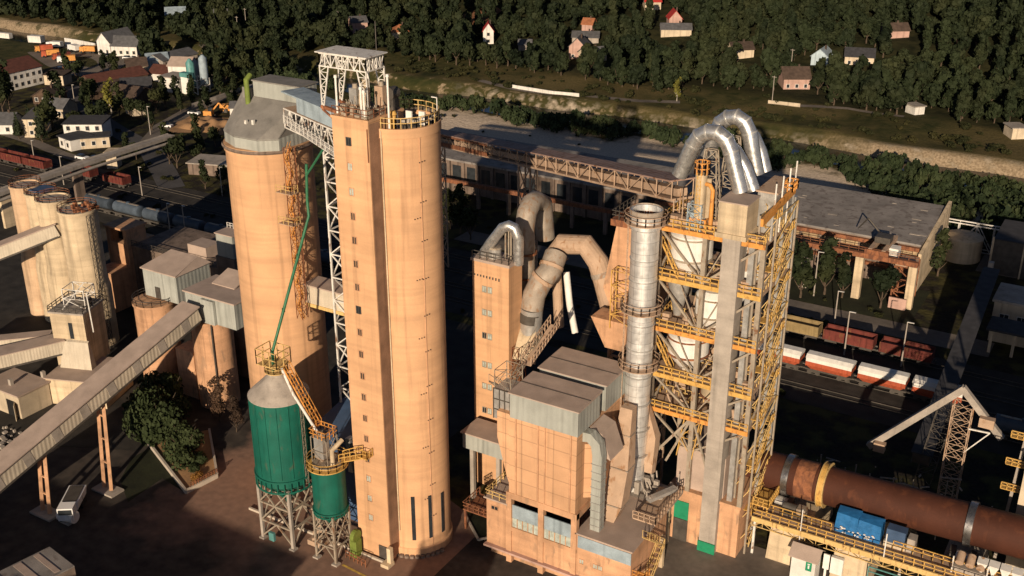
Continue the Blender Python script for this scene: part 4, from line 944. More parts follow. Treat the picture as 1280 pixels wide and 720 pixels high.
part('roof', MB().box(-134.3, -122.7, 117.5, 125.3, 20.9, 21.15).hexa([(-132.0,122,21.1),(-126.9,122,21.1),(-126.9,126,22.4),(-132.0,126,22.4)], [(-132.0,122,21.3),(-126.9,122,21.3),(-126.9,126,22.6),(-132.0,126,22.6)]), dust_roof, t)
part('panel', MB().box(-130.0, -127.2, 117.2, 117.75, 16.4, 20.6), sheet, t)
t = thing('sheet_house', 'small grey sheet house directly left of the broad silo flank', 'shed', (-136, 138, 0))
q = G(272, 316, 16)
part('wall', MB().box(q.x, q.x+4.2, q.y, q.y+3.4, 15.5, 20), sheet, t); part('roof', MB().box(q.x-.2, q.x+4.4, q.y-.2, q.y+3.6, 20, 20.2), dust_roof, t)
part('railing', MB().rail([(q.x, q.y+3.2, 20.2), (q.x+2.4, q.y+3.2, 20.2)], 1.0, .8, .05), steel_white, t)
part('tower_body', MB().box(q.x-.3, q.x+4.5, q.y-.3, q.y+3.7, 0, 15.5), conc_dark, t)
t = thing('concrete_block', 'plain dusty concrete block building linking the low silos with rear roofs', 'building', (-139, 131, 0))
part('wall', MB().box(-146, -128, 128.6, 136, 0, 14), conc_dark, t); part('roof', MB().box(-146.2, -127.8, 128.4, 136.2, 14, 14.25), dust_roof, t)
part('roof_hut', MB().box(-141.5, -138, 130.5, 134.5, 14.25, 16.8), wall_brown, t)
part('low_wing', MB().box(-138.8, -134.6, 118.4, 128, 0, 9.0), peach_dull, t)
# ---- long inclined gallery
def gallery(lab, P0, P1, w, h, wallm, roofm, patch=None, name='conveyor_gallery'):
    P0, P1 = V(P0), V(P1); t = thing(name, lab, 'conveyor', P0)
    d = (P1-P0).normalized(); sd = V((-d.y, d.x, 0)).normalized(); up = V((0,0,1))
    part('casing', MB().bar(P0+up*h/2, P1+up*h/2, w, h, up=up), wallm, t)
    part('roof', MB().bar(P0+up*(h+.08), P1+up*(h+.08), w+.5, .16, up=up), roofm, t)
    L = (P1-P0).length
    m = MB()
    sgn = 1 if (-sd).y < 0 else -1
    ns = -sd*sgn
    n = max(2, int(L/5.2))
    for i in range(n):
        q = P0.lerp(P1, (i+.4)/n)+ns*(w/2+.02)+up*h*.5; m.bar(q-d*.75, q+d*.75, .05, h*.96, up=up)
    parts('side_panel', m, patch or dust_roof, t)
    part('floor_beam', MB().bar(P0+ns*(w/2+.05)-up*.1, P1+ns*(w/2+.05)-up*.1, .15, .3, up=up), steel_dark, t)
    return t, d, sd
P0, P1 = G(-150, 728, 0.8), G(241, 398, 17.4)
gl, gd, gs = gallery('long beige inclined conveyor gallery with grey roof across the lower left', P0, P1, 3.6, 2.5, cream_panel, dust_roof, conc)
def bent(lab, px, py, tt):
    g = G(px, py, 0); top = P0.lerp(P1, tt)
    t = thing('gallery_support', lab, 'support', g)
    sd = gs*1.1
    for k in (-1, 1): 
        part('post', MB().bar(g+sd*k*.75, top+sd*k*.6+V((0,0,-.1)), .5), peach_dull, t)
    m = MB()
    for z in (.3, .55, .8): m.bar((g+sd*.75).lerp(top+sd*.6, z), (g-sd*.75).lerp(top-sd*.6, z), .22)
    parts('crossbar', m, peach_dull, t)
    part('footing', MB().box(g.x-2.2, g.x+2.2, g.y-1.2, g.y+1.2, 0, .3), conc, t)
def tnear(px):
    best = min(range(0, 200), key=lambda i: abs(proj(P0.lerp(P1, i/200))[0]-px)); return best/200
def proj(p):
    x = p.x*CY+p.y*SY; y = -p.x*SY+p.y*CY; dz = p.z-CH
    dep = y*CT-dz*ST; return (640+FOC*x/dep, 360-FOC*(y*ST+dz*CT)/dep)
bent('peach trestle leg pair under the long gallery beside the shrubs', 135, 613, tnear(124))
bent('peach trestle leg pair under the long gallery beside the white truck', 58, 642, tnear(52))
# ---- round cream silos and transfer tower
def round_silo(lab, cx, cy, r, h, mm):
    t = thing('concrete_silo', lab, 'silo', (cx, cy, 0))
    part('shell', MB().lathe((cx, cy), [(r*1.12, 0), (r*1.12, h*.42), (r, h*.5), (r, h-.5), (r+.18, h-.45), (r+.18, h), (r-.2, h+.02), (r-.25, h-.25), (.05, h-.25)], 48), mm, t, True)
    part('roof', MB().lathe((cx, cy), [(r-.3, h-.24), (.05, h-.1)], 32), conc, t, True)
    part('railing', MB().rail([(cx+(r+.05)*math.cos(R(i*24)), cy+(r+.05)*math.sin(R(i*24)), h) for i in range(15)], .9, 1.2, .035, closed=True), rusty, t)
    return t
c = G(95, 268, 27); r1 = round_silo('nearest cream round silo of the left group beside the transfer tower', c.x-2.6, c.y+2.4, 3.4, 27, cream)
c = G(62, 254, 27); r2 = round_silo('cream round silo touching the nearest one from behind left', c.x-2.2, c.y+2.4, 3.1, 27, cream)
c = G(52, 247, 26.5); r3 = round_silo('cream round silo in front of the orange tinted one in the left group', c.x-3.4, c.y+2.4, 2.9, 26.5, cream)
c = G(31, 236, 27); r4 = round_silo('orange tinted round silo farthest left in the silo group', c.x-2.6, c.y+2, 2.9, 27, mat('peach_cream_concrete', (.53,.37,.24), .88, var=.2, scale=.35, streak=.25, band=.1))
c = ROOT[r1.name].translation
m = MB(); rr = random.Random(5)
for k in range(16):
    x, y = c.x+rr.uniform(-1, 3.0), c.y+rr.uniform(-1.5, 2.5); m.box(x-.3, x+.3, y-.3, y+.3, 26.8+.004*k, 27+rr.uniform(.2, .9)); 
m.bar((c.x+2.5, c.y+1, 27), (c.x+4.3, c.y-.5, 27.9), .2)
parts('roof_fitting', m, rusty, r1)
c3 = ROOT[r3.name].translation
solo('roof_membrane', MB().box(c3.x-2.2, c3.x+1.6, c3.y-1.2, c3.y+2.6, 26.55, 26.8), blue_dull, 'blue grey roof box on the round silo behind the nearest cream silo', 'roof box')
t = thing('pipe_riser', 'dark pipes and cage ladder on the shaded side of nearest cream silo', 'pipe', (c.x+4, c.y-.5, 0))
part('ladder', MB().mast((c.x+4.2, c.y-.8, 0), (c.x+4.2, c.y-.8, 26.5), (.9,0,0), (0,.9,0), 16, .08), steel_dark, t)
RT = lambda v: V((-156, 111, 0))+Matrix.Rotation(R(20), 3, 'Z') @ (V(v)-V((-156, 111, 0)))
t = thing('transfer_tower', 'cream concrete transfer tower with rooftop steel frame below the round silos', 'tower', (-155.5, 113, 0))
part('upper_box', MB().box(-158.9, -152.6, 110.0, 116.4, 4.5, 14.6).xf(RT), cream, t)
part('roof', MB().box(-159.1, -152.4, 109.8, 116.6, 14.6, 14.9).xf(RT), conc, t)
part('railing', MB().rail([(-159, 109.9, 14.9), (-152.5, 109.9, 14.9), (-152.5, 116.5, 14.9), (-159, 116.5, 14.9)], 1.0, 1.2, .05, closed=True).xf(RT), steel_dark, t)
part('slit_window', MB().box(-155.6, -154.9, 109.9, 110.0, 10.0, 13.0).xf(RT), glass, t)
part('shoulder', MB().hexa([(-157.5,108.4,5),(-151.5,108.4,5),(-151.5,110,5),(-157.5,110,5)], [(-157.0,109.5,9.6),(-152.2,109.5,9.6),(-152.2,110,9.8),(-157.0,110,9.8)]).xf(RT), cream_panel, t)
part('lower_block', MB().box(-158.0, -147.2, 104.5, 113.5, 0, 4.8).xf(RT), cream, t)
part('lower_roof', MB().box(-158.2, -147.0, 104.3, 113.7, 4.8, 5.0).xf(RT), dust_roof, t)
part('roof_frame', MB().mast((-155.0, 113.5, 14.9), (-155.0, 113.5, 18.4), (4.0, 0, 0), (0, 3.4, 0), 2, .14).bar((-157, 111, 14.9), (-154, 114, 19.0), .15).bar((-152.6, 112, 18), (-151.2, 110.2, 11.5), .18).xf(RT), steel_white, t)
part('winch', MB().tube((-155.6, 113.2, 15.6), (-154.0, 113.2, 15.6), .6, .6, 14).box(-154.0, -153, 112.4, 114, 14.9, 16.4).xf(RT), steel_dark, t)
gallery('cream conveyor gallery rising from left edge to the nearest round silo', G(-90, 357, 12), G(74, 292, 20.5), 3.0, 2.4, cream_panel, dust_roof, cream_panel)
gallery('low cream conveyor gallery running from left edge to the transfer tower', G(-110, 482, 6.2), G(82, 436, 7.4), 3.4, 2.3, cream_panel, dust_roof, cream_panel)
gallery('narrow pale conveyor gallery behind the low cream one at left edge', G(-110, 445, 5.5), G(66, 428, 6.6), 2.0, 1.8, cream_panel, dust_roof, cream_panel)
m = MB()
for (px, py, lab) in ((20, 478, 'grey post under the low cream gallery nearest the left edge'), (60, 468, 'grey post under the low cream gallery beside the transfer tower')): q = G(px, py+32, 0); solo('gallery_post', MB().box(q.x-.3, q.x+.3, q.y-.3, q.y+.3, 0, 5.6), conc, lab, 'post')
# ---- small buildings lower left
t = thing('workshop', 'small cream workshop with open dark doorway at the left edge', 'building', G(12, 520, 0))
q = G(28, 524, 0)
part('wall', MB().box(q.x-9, q.x, q.y, q.y+6, 0, 4.2), wall_cream, t); part('roof', MB().box(q.x-9.3, q.x+.3, q.y-.3, q.y+6.3, 4.2, 4.5), dust_roof, t)
part('doorway', MB().box(q.x-3.4, q.x-1.2, q.y-.06, q.y, 0, 3.0), black, t); part('door', MB().bar((q.x-1.2, q.y-.05, 1.5), (q.x-.2, q.y-1.0, 1.5), .08, 3.0, up=(0,0,1)), wall_cream, t)  # black doorway sheet paints the shade of the inside
rr = random.Random(11); m = MB()
for k in range(60):
    q2 = G(rr.uniform(0, 32), rr.uniform(535, 575), 0); s = rr.uniform(.08, .35); m.box(q2.x-s, q2.x+s, q2.y-s, q2.y+s, 0, rr.uniform(.1, .5))
solo('scrap_heap', m, conc, None, None, kind='stuff')
t = thing('flat_shed', 'low shed with patched striped grey roof in bottom left corner', 'shed', G(40, 730, 0))
a, b = G(62, 684, 8.2), G(93, 708, 8.2)
d = (b-a).normalized(); n_ = V((d.y, -d.x, 0)); 
crn = [a, b, b+n_*14, a+n_*14]; crn = crn if (crn[1]-crn[0]).cross(crn[3]-crn[0]).z > 0 else [a, a+n_*14, b+n_*14, b]
part('wall', MB().hexa([(p.x, p.y, 0) for p in crn], [(p.x, p.y, 8.1) for p in crn]), conc_dark, t)
part('roof', MB().hexa([(p.x, p.y, 8.12) for p in crn], [(p.x, p.y, 8.3) for p in crn]), hall_roof, t)
m = MB()
for k, w in ((2, .7), (4.5, 1.0), (7.3, .6), (9.6, .9)):
    p = a+n_*k+V((0,0,.16)); q2 = b+n_*k+V((0,0,.16)); m.bar(p.lerp(q2, .06), p.lerp(q2, .94), .05, w, up=n_)
parts('roof_strip', m, dust_roof, t)
# white truck
t = thing('dump_truck', 'white lorry parked in the shade below the long gallery', 'truck', G(92, 640, 0), R(35))
part('cab', MB().box(-1.1, 1.1, -3.2, -1.4, .7, 2.7), white_glossy, t, local=True); part('windscreen', MB().box(-.95, .95, -3.26, -3.2, 1.7, 2.5), glass, t, local=True)
part('tipper_body', MB().hexa([(-1.1,-1.1,1.1),(1.1,-1.1,1.1),(1.1,3.2,1.1),(-1.1,3.2,1.1)], [(-1.25,-1.2,2.4),(1.25,-1.2,2.4),(1.25,3.4,2.4),(-1.25,3.4,2.4)]), white_glossy, t, local=True)
part('load', MB().box(-1.0, 1.0, -.9, 3.1, 2.4, 2.55), steel_dark, t, local=True)
part('chassis', MB().box(-.6, .6, -3, 3, .6, 1.0), steel_dark, t, local=True)
for x in (-1.0, 1.0):
    for y in (-2.3, 1.2, 2.4): part('wheel', MB().tube((x-.15, y, .5), (x+.15, y, .5), .5, .5, 16), rubber, t, local=True)
t = thing('water_tank', 'pale round tank lying on the ground beside the white lorry', 'tank', G(83, 646, 0))
q = G(83, 646, .9); part('drum', MB().tube((q.x-1.3, q.y, .95), (q.x+1.3, q.y+.5, .95), .9, .9, 20), white, t, True); part('cradle', MB().box(q.x-1, q.x+1, q.y-.6, q.y+.8, 0, .3), conc, t)
# ---- planter
pts = [G(186, 556), G(233, 617), G(272, 597), G(262, 540)]
t = thing('planter_bed', 'raised shrub bed with pale kerb walls in the paved yard', 'planter', pts[1])
m = MB()
for p, q in zip(pts, pts[1:]): m.bar(p+V((0,0,.35)), q+V((0,0,.35)), .35, .7, up=(0,0,1))
part('kerb', m, kerb_m, t)
part('soil', MB().add([p+V((0,0,.45)) for p in pts], [(0,1,2,3)]), soil, t)
t = thing('low_fence', 'short rusty fence along the front kerb of the shrub bed', 'fence', pts[1])
part('railing', MB().rail([pts[1].lerp(pts[2], .1)+V((0,.3,.7)), pts[2]+V((-.2,.2,.7))], .7, .5, .04), rusty, t)
# ---- rear brown buildings
t = thing('concrete_building', 'brown concrete building with open roof room behind the cream silos', 'building', (-181, 144, 0))
q = G(134, 300, 13)
part('wall', MB().box(q.x, q.x+6, q.y, q.y+7, 0, 13), peach_dull, t)
part('roof_room', MB().box(q.x, q.x+1.2, q.y, q.y+5, 13, 16).box(q.x+5, q.x+6, q.y, q.y+5, 13, 16).box(q.x+1.2, q.x+5, q.y+4.6, q.y+5, 13, 16).box(q.x-.3, q.x+6.3, q.y-.3, q.y+5.3, 16, 16.4), peach_dull, t)
part('room_shade', MB().box(q.x+1.25, q.x+4.95, q.y+2, q.y+2.1, 13, 15.9), black, t)  # black sheet painting the shade inside the open roof room
part('low_wing', MB().box(q.x+1, q.x+6, q.y-5, q.y, 0, 8.5), peach_dull, t)
t = thing('concrete_hall', 'dark flat roofed concrete hall behind the low peach silos', 'building', (-165, 148, 0))
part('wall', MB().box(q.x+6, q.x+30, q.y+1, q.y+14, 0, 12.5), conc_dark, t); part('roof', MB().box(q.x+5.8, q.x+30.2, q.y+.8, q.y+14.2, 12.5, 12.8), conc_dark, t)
part('roof_box', MB().box(q.x+20, q.x+25, q.y+3, q.y+7, 12.8, 15.2), dust_roof, t); part('railing', MB().rail([(q.x+6, q.y+1, 12.8), (q.x+30, q.y+1, 12.8)], 1, 1.5, .05), steel_dark, t)
parts('window_strip', MB().box(q.x+8, q.x+28, q.y+.93, q.y+1, 8, 9.2).box(q.x+8, q.x+28, q.y+.93, q.y+1, 3.5, 5), glass, t)
# ================================================================== KILN
KB = 134.0
kz = lambda a: 8.85+.026*(a+40)
k0, k1 = V((-41.5, KB, kz(-41.5))), V((40, KB, kz(40)))
kd = (k1-k0).normalized()
KP = lambda a: V((a, KB, kz(a)))
t = thing('rotary_kiln', 'long rusty brown rotary kiln tube with steel tyres and yellow girth gear', 'kiln', (0, KB, 0))
part('shell', MB().path([k0+kd*i*(k1-k0).length/16 for i in range(17)], 2.68, 56), kiln_m, t, True)
m = MB()
for a in range(-39, 40, 6): m.path([KP(a+.0), KP(a+.16)], 2.71, 56)
part('weld_seam', m, kiln_m, t, True)
for a in (-35.3, -11.3, 13.0): part('tyre', MB().path([KP(a-.45), KP(a+.45)], 2.98, 56), tyre_m, t, True)
part('girth_gear', MB().path([KP(-30.65), KP(-29.95)], 3.05, 64), yellow, t)
part('gear_guard', MB().path([KP(-30.75), KP(-30.66)], 3.2, 64).path([KP(-29.94), KP(-29.85)], 3.2, 64), yellow_pale, t)
part('lighter_section', MB().path([KP(-34.0), KP(-31.4)], 2.72, 56), rusty, t, True)  # lighter rusty band between the tyre and the girth gear
for n_, (a0, a1, lab) in enumerate(((-35.0, -30.6, 'pale concrete kiln pier beside the small green signed hut'), (-26.2, -21.8, 'pale concrete kiln pier right of the small green signed hut'), (-13.6, -9.2, 'concrete kiln pier below the tyre near the right edge'), (10.5, 15.5, 'concrete kiln pier below the far tyre outside right'))):
    tp = thing('kiln_pier', lab, 'pier', ((a0+a1)/2, 131, 0))
    part('body', MB().hexa([(a0-.3,126.2,0),(a1+.3,126.2,0),(a1+.3,141,0),(a0-.3,141,0)], [(a0,126.5,5.6),(a1,126.5,5.6),(a1,140.5,5.6),(a0,140.5,5.6)]), cream if n_ < 2 else conc, tp)
    if n_ in (0, 2, 3):
        ac = (a0+a1)/2-1 if n_ == 0 else (a0+a1)/2
        if n_ == 0: ac = -35.3
        for y in (131.4, 136.6): part('roller', MB().tube((ac-.8, y, 6.15), (ac+.8, y, 6.0), .8, .8, 24), galv, tp, True)
        parts('bearing', MB().box(ac-1.6, ac-.9, 130.5, 132.3, 5.6, 6.9).box(ac+.9, ac+1.6, 130.5, 132.3, 5.6, 6.9), steel_dark, tp)
t = thing('kiln_walkway', 'long yellow railed walkway along the front of the rotary kiln', 'walkway', (-20, 127, 6))
wz = 6.1
part('deck', MB().box(-37.6, 30, 126.0, 130.3, wz-.12, wz), duct_tan, t)
part('edge_beam', MB().box(-37.6, 30, 125.75, 126.0, wz-.6, wz+.15), yellow_pale, t)
part('railing', MB().rail([(-37.6, 130, wz), (-37.6, 126.1, wz), (30, 126.1, wz)], 1.15, 1.25, .055), yellow, t)
part('inner_railing', MB().rail([(-36.8, 128.2, wz), (-27.5, 128.2, wz)], 1.15, 1.25, .055).rail([(-19.5, 128.6, wz), (8, 128.6, wz)], 1.15, 1.25, .055), yellow, t)
part('lower_truss', MB().ladder_truss((-37.6, 126.1, wz-.6), (30, 126.1, wz-.6), (0, 0, -.9), 46, .09), yellow_pale, t)
parts('post', MB().box(-37.4, -37.1, 126.2, 126.5, 0, wz).box(-18, -17.7, 126.2, 126.5, 0, wz).box(-3, -2.7, 126.2, 126.5, 0, wz).bar((-30.9, 125.9, 3), (-30.9, 125.9, 9.6), .12).bar((-20.0, 125.9, wz), (-20.0, 125.9, 9.8), .14), steel_white, t)
t = thing('yellow_gangway', 'yellow gangway joining the kiln walkway to the preheater stair tower', 'walkway', (-37.5, 128, 7))
part('deck', MB().box(-38.0, -35.8, 127, 131.5, 7.3, 7.45), yellow, t); part('railing', MB().rail([(-35.9, 127, 7.45), (-35.9, 131.4, 7.45)], 1.1, .6, .05).rail([(-38, 127, 7.45), (-35.9, 127, 7.45)], 1.1, .6, .05), yellow, t)
parts('post', MB().box(-36.1, -35.9, 127, 127.2, 6.1, 7.3).box(-36.1, -35.9, 131.2, 131.4, 5.6, 7.3), yellow, t)
t = thing('drive_motor', 'dark drive motor and gearbox on the pier beside yellow girth gear', 'motor', (-33.0, 129.4, 6.1))
part('motor_body', MB().tube((-34.4, 129.3, 7.0), (-32.6, 129.3, 7.0), .65, .65, 18), steel_dark, t, True); part('gearbox', MB().box(-32.5, -31.3, 128.7, 130.0, 6.1, 7.5), steel, t); part('base_plate', MB().box(-34.6, -31.1, 128.6, 130.1, 6.1, 6.3), steel_dark, t)
t = thing('covered_crate', 'big crate wrapped in bright blue tarp on the kiln walkway', 'crate', (-24.0, 129.5, wz))
a = FB(1047, 660, 128.0); b = FB(1102, 668, 128.0)
m = MB(); rr = random.Random(21)
for (x0, x1, h) in ((-27.2, -24.2, 2.7), (-24.3, -21.2, 2.5)):
    m.hexa([(x0,128.5,wz),(x1,128.5,wz),(x1,130.6,wz),(x0,130.6,wz)], [(x0+.1,128.9,wz+h),(x1-.1,128.8,wz+h-.1),(x1,130.5,wz+h+.2),(x0,130.5,wz+h+.15)])
part('tarp', m, tarp, t)
m = MB()
for k in range(26): x, z = rr.uniform(-26.9, -22.0), wz+rr.uniform(.1, 1.0); m.box(x-.12, x+.14, 128.32, 128.5, z, z+.1)
part('torn_edge', m, white, t)
t = thing('dark_cabinet', 'dark blue cabinet with beige base next to the blue tarp crate', 'cabinet', (-19.3, 129.2, wz))
part('body', MB().box(-20.6, -18.2, 128.7, 130.2, wz+.7, wz+2.6), blue_dull, t); part('base', MB().box(-20.8, -18.0, 128.6, 130.3, wz, wz+.7), wall_cream, t); part('side_box', MB().box(-17.9, -16.9, 128.7, 130.2, wz, wz+2.0), conc, t)
# hut with sign
q = FB(1007, 703, 124.6)
t = thing('small_hut', 'small white hut with grey pitched roof and green door sign between piers', 'hut', (q.x, 124.6, 0))
hz = FB(1007, 690, 124.6).z
part('wall', MB().box(q.x-1.6, q.x+1.6, 123.4, 126.0, 0, hz), wall_white, t)
part('roof', MB().gable(q.x-1.6, q.x+1.6, 123.4, 126.0, hz, hz+.9, 'x', .12, .4), dust_roof, t)
part('green_sign', MB().box(q.x+.35, q.x+1.15, 123.34, 123.4, hz-1.9, hz-.5), green_bright, t)
part('sign_figure', MB().box(q.x+.65, q.x+.85, 123.31, 123.34, hz-1.5, hz-1.0).box(q.x+.58, q.x+.92, 123.31, 123.34, hz-.9, hz-.75), white, t)
part('lamp', MB().box(q.x+.5, q.x+.75, 123.2, 123.4, hz-.3, hz-.15), white, t)
solo('notice_board', MB().box(q.x+1.95, q.x+2.75, 125.9, 126.1, hz-2.6, hz-.3).box(q.x+2.2, q.x+2.5, 125.92, 126.08, 0, hz-2.6), white, 'white notice board on a post right of the small hut', 'board')
solo('switch_cabinet', MB().box(q.x+3.0, q.x+4.6, 126.2-.6, 126.15, hz-2.7, hz-.2), white, 'pale grey switch cabinet right behind the small hut notice board', 'cabinet')
solo('green_pipe_rail', MB().bar((-21.5, 125.2, 4.6), (30, 125.2, 4.6), .14).bar((-21.5, 125.2, 3.9), (30, 125.2, 3.9), .12).bar((-21.5, 125.2, 0), (-21.5, 125.2, 4.6), .12).bar((-8, 125.2, 0), (-8, 125.2, 4.6), .12).bar((10, 125.2, 0), (10, 125.2, 4.6), .12), teal, 'green pipes running below the yellow kiln walkway', 'pipe')
# roller box and white hoods
q = FB(1200, 700, 128)
t = thing('roller_stand', 'brown roller stand with three drums in front of right kiln tyre', 'roller stand', (q.x, 128, wz))
for k in range(3): part('drum', MB().tube((q.x+k*1.25, 127.6, wz+1.5), (q.x+k*1.25, 129.0, wz+2.1), .5, .5, 16), duct_tan, t, True)
part('frame', MB().box(q.x-.6, q.x+3.3, 127.5, 129.2, wz, wz+.9), conc, t); part('post', MB().bar((q.x-.7, 127.4, wz), (q.x-.7, 127.4, wz+2.4), .15).bar((q.x+3.4, 127.4, wz), (q.x+3.4, 127.4, wz+2.4), .15), steel_white, t)
for k in range(9):
    x = FB(1231, 690, 128).x+k*1.35
    tt = thing('cooling_hood', 'white pointed cooling hood in the row below the kiln at right', 'hood', (x, 128, wz), group='row of white cooling hoods')
    part('hood', MB().hexa([(x-.12,127.9,wz+.9),(x+.12,127.9,wz+.9),(x+.12,128.2,wz+.9),(x-.12,128.2,wz+.9)], [(x-.62,127.7,wz+2.3),(x+.62,127.7,wz+2.3),(x+.62,128.9,wz+2.5),(x-.62,128.9,wz+2.5)]), white, tt)
    part('stem', MB().bar((x, 128.05, wz), (x, 128.05, wz+.95), .16), steel, tt)
m = MB()
for k in range(10): x = q.x+4.2+k*1.1; m.rail([(x, 126.6, wz), (x, 127.3, wz)], 1.1, .7, .05)
solo('safety_barrier', m, yellow, 'yellow guard frames in front of the white cooling hoods', 'guard rail')
# inverted V conveyor
VB = 153.0
t = thing('angled_gallery', 'pale slim gallery in an inverted V on a lattice tower behind the kiln', 'conveyor', FB(1206, 600, VB))
part('rising_gallery', MB().path([FB(1086, 557, VB), FB(1206, 485, VB)], .68, 4, rot=math.pi/4), conc, t, True)
part('falling_gallery', MB().path([FB(1203, 484, VB), FB(1252, 548, VB)], .62, 4, rot=math.pi/4), conc, t, True)
tp, bt = FB(1205, 505, VB), FB(1208, 588, VB)
part('lattice_tower', MB().mast((tp.x, VB, 0), (tp.x, VB, tp.z), (2.6, 0, 0), (0, 2.2, 0), 8, .1, x=True), duct_tan, t)
parts('drive', MB().box(FB(1102,550,VB).x-.8, FB(1102,550,VB).x+.8, VB-1.4, VB-.3, FB(1102,556,VB).z-.6, FB(1102,556,VB).z+.8).box(FB(1235,525,VB).x-1.0, FB(1235,525,VB).x+1.0, VB-1.4, VB-.3, FB(1235,525,VB).z-.7, FB(1235,525,VB).z+.7), duct_tan, t)
part('bracket', MB().bar((tp.x+1.2, VB-1, FB(1235,533,VB).z-.6), (FB(1240,533,VB).x, VB-1, FB(1240,533,VB).z-.6), .2).bar((tp.x+1.2, VB-1, FB(1220,565,VB).z), (FB(1240,533,VB).x, VB-1, FB(1240,533,VB).z-.6), .15), steel_white, t)
q = FB(1172, 545, VB+4)
solo('lattice_tower', MB().mast((q.x-1, VB+4, 0), (q.x+.8, VB+4, FB(1185, 500, VB+4).z), (2.4, 0, 0), (0, 2, 0), 7, .1), steel_dark, 'grey lattice tower left of the inverted V gallery tower', 'steel tower')
gallery('dark inclined conveyor running away behind the kiln at right', G(1150, 580, 3.5), G(1238, 345, 7.5), 2.6, 1.6, steel_dark, roof_dark, steel_dark)
q = G(1232, 368, 0); solo('gallery_post', MB().box(q.x-.5, q.x+.5, q.y-.5, q.y+.5, 0, 7.4), conc, 'pale post under the far end of the dark inclined conveyor', 'post')
# mast with platforms at the right edge
q = FB(1268, 600, 138.5+4)
t = thing('platform_mast', 'slim pale mast with three yellow platforms at the right edge', 'mast', (q.x, 142.5, 0))
zt_ = FB(1280, 510, 142.5).z
part('pole', MB().bar((q.x-.4, 142.5, 0), (q.x+.6, 142.5, zt_+3), .4), conc, t)
for py in (543, 578, 610): z = FB(1268, py, 142.5).z; part('platform', MB().box(q.x-1.4, q.x+1.6, 141.6, 143.2, z-.1, z).rail([(q.x-1.4, 141.7, z), (q.x+1.6, 141.7, z)], .9, .7, .06), yellow, t)
t = thing('pale_building', 'pale rendered building cut by the right edge behind the kiln', 'building', (q.x+4, 141, 0))
part('wall', MB().box(q.x+1.1, q.x+9, 139.5, 146, 0, FB(1278, 570, 139.5).z), wall_cream, t); part('roof', MB().box(q.x+.9, q.x+9.2, 139.3, 146.2, FB(1278, 570, 139.5).z, FB(1278, 570, 139.5).z+.25), conc, t)
rr = random.Random(31); m = MB()
for k in range(70):
    x, y = rr.uniform(-36, -8), rr.uniform(142, 151)
    if k % 2: m.bar((x, y, 0), (x, y, rr.uniform(2, 6)), .16); 
    else: z = rr.uniform(1, 6); m.bar((x, y, z), (x+rr.uniform(-3, 3), y+rr.uniform(-1, 1), z), .18)
t = thing('pipe_rack', 'tangle of dusty pipes and posts in the shade behind the kiln', 'pipe rack', (-22, 146, 0)); parts('pipe', m, conc, t)
# ================================================================== LONG CONVEYOR BRIDGE
a, b = V((-134, 190.5, 28.5)), V((-52.5, 130.5, 47.6)); d = (b-a).normalized(); sd = V((-d.y, d.x, 0)).normalized()*1.6; up = V((0,0,1))
a0 = a-d*34
t = thing('conveyor_bridge', 'long rusty truss conveyor bridge sloping up to the preheater top', 'conveyor bridge', a)
part('roof', MB().bar(a0+up*2.6, b+up*2.6, 3.8, .2, up=up), mat('reddish_sheet_roof', (.33,.22,.18), .85, var=.2, scale=.4, corr=6.0, rust=.15), t)
m = MB()
for s_ in (-sd, sd): m.ladder_truss(a0+s_, b+s_, up*2.5, 34, .15)
part('truss', m, duct_tan, t)
part('floor_deck', MB().bar(a0, b, 3.3, .3, up=up), duct_tan, t)
part('belt_casing', MB().bar(a0+up*.9, b+up*.9, 1.5, 1.0, up=up), duct_tan, t)
part('parapet', MB().bar(a0-sd*1.03+up*.45, a.lerp(b, .35)-sd*1.03+up*.45, .08, .8, up=up).bar(a0-sd*1.03+up*2.45, a.lerp(b, .35)-sd*1.03+up*2.2, .08, .4, up=up), rusty, t)
for f in (.02, .5): q = a.lerp(b, f); part('bent', MB().mast((q.x, q.y, 0), (q.x, q.y, q.z-.2), (2.6, 0, 0), (0, 2.6, 0), 8, .25, taper=.9), duct_tan, t)
# ================================================================== LONG HALLS
t = thing('long_hall', 'long low hall with patched grey concrete roof beyond the preheater', 'hall', (-60, 245, 0))
hx0, hx1, hy0, hy1, hh = -100.0, -39.3, 232.5, 257.5, 10.0
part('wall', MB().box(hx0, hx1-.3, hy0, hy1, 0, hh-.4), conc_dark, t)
part('roof', MB().hexa([(hx0-.3,hy0-.6,hh-.4),(hx1,hy0-.6,hh-.4),(hx1,hy1+.3,hh),(hx0-.3,hy1+.3,hh)], [(hx0-.3,hy0-.6,hh),(hx1,hy0-.6,hh),(hx1,hy1+.3,hh+.9),(hx0-.3,hy1+.3,hh+.9)]), hall_roof, t)
part('gable_wall', MB().hexa([(hx1,hy0-2,0),(hx1+.7,hy0-2,0),(hx1+.7,hy1+1,0),(hx1,hy1+1,0)], [(hx1,hy0-2,8.5),(hx1+.7,hy0-2,8.5),(hx1+.7,hy1+1,hh+2),(hx1,hy1+1,hh+2)]), cream, t)
m = MB(); x = hx0+1
while x < hx1-3: m.box(x, x+3.6, hy0-.12, hy0, 4.6, 8.2); x += 4.3
parts('wall_panel', m, mat('faded_panel', (.42,.30,.18), .9, var=.4, scale=.6, streak=.4), t)
part('crane_rail', MB().box(hx0, hx1-.2, hy0-.9, hy0-.15, 8.4, 9.2).box(hx0, hx1-6, hy0-1.2, hy0-.2, 3.6, 4.2), rusty, t)
rr = random.Random(8); m = MB()
for k in range(30):
    x, y = rr.uniform(hx0, hx1-1), rr.uniform(hy0, hy1-1); s = rr.uniform(.3, 1.3); zz = hh+.9*(y-hy0+.6)/(hy1-hy0+.9); m.box(x-s, x+s, y-s*.4, y+s*.4, zz-.1, zz+.03+.002*k)
part('roof_patch', m, conc, t)
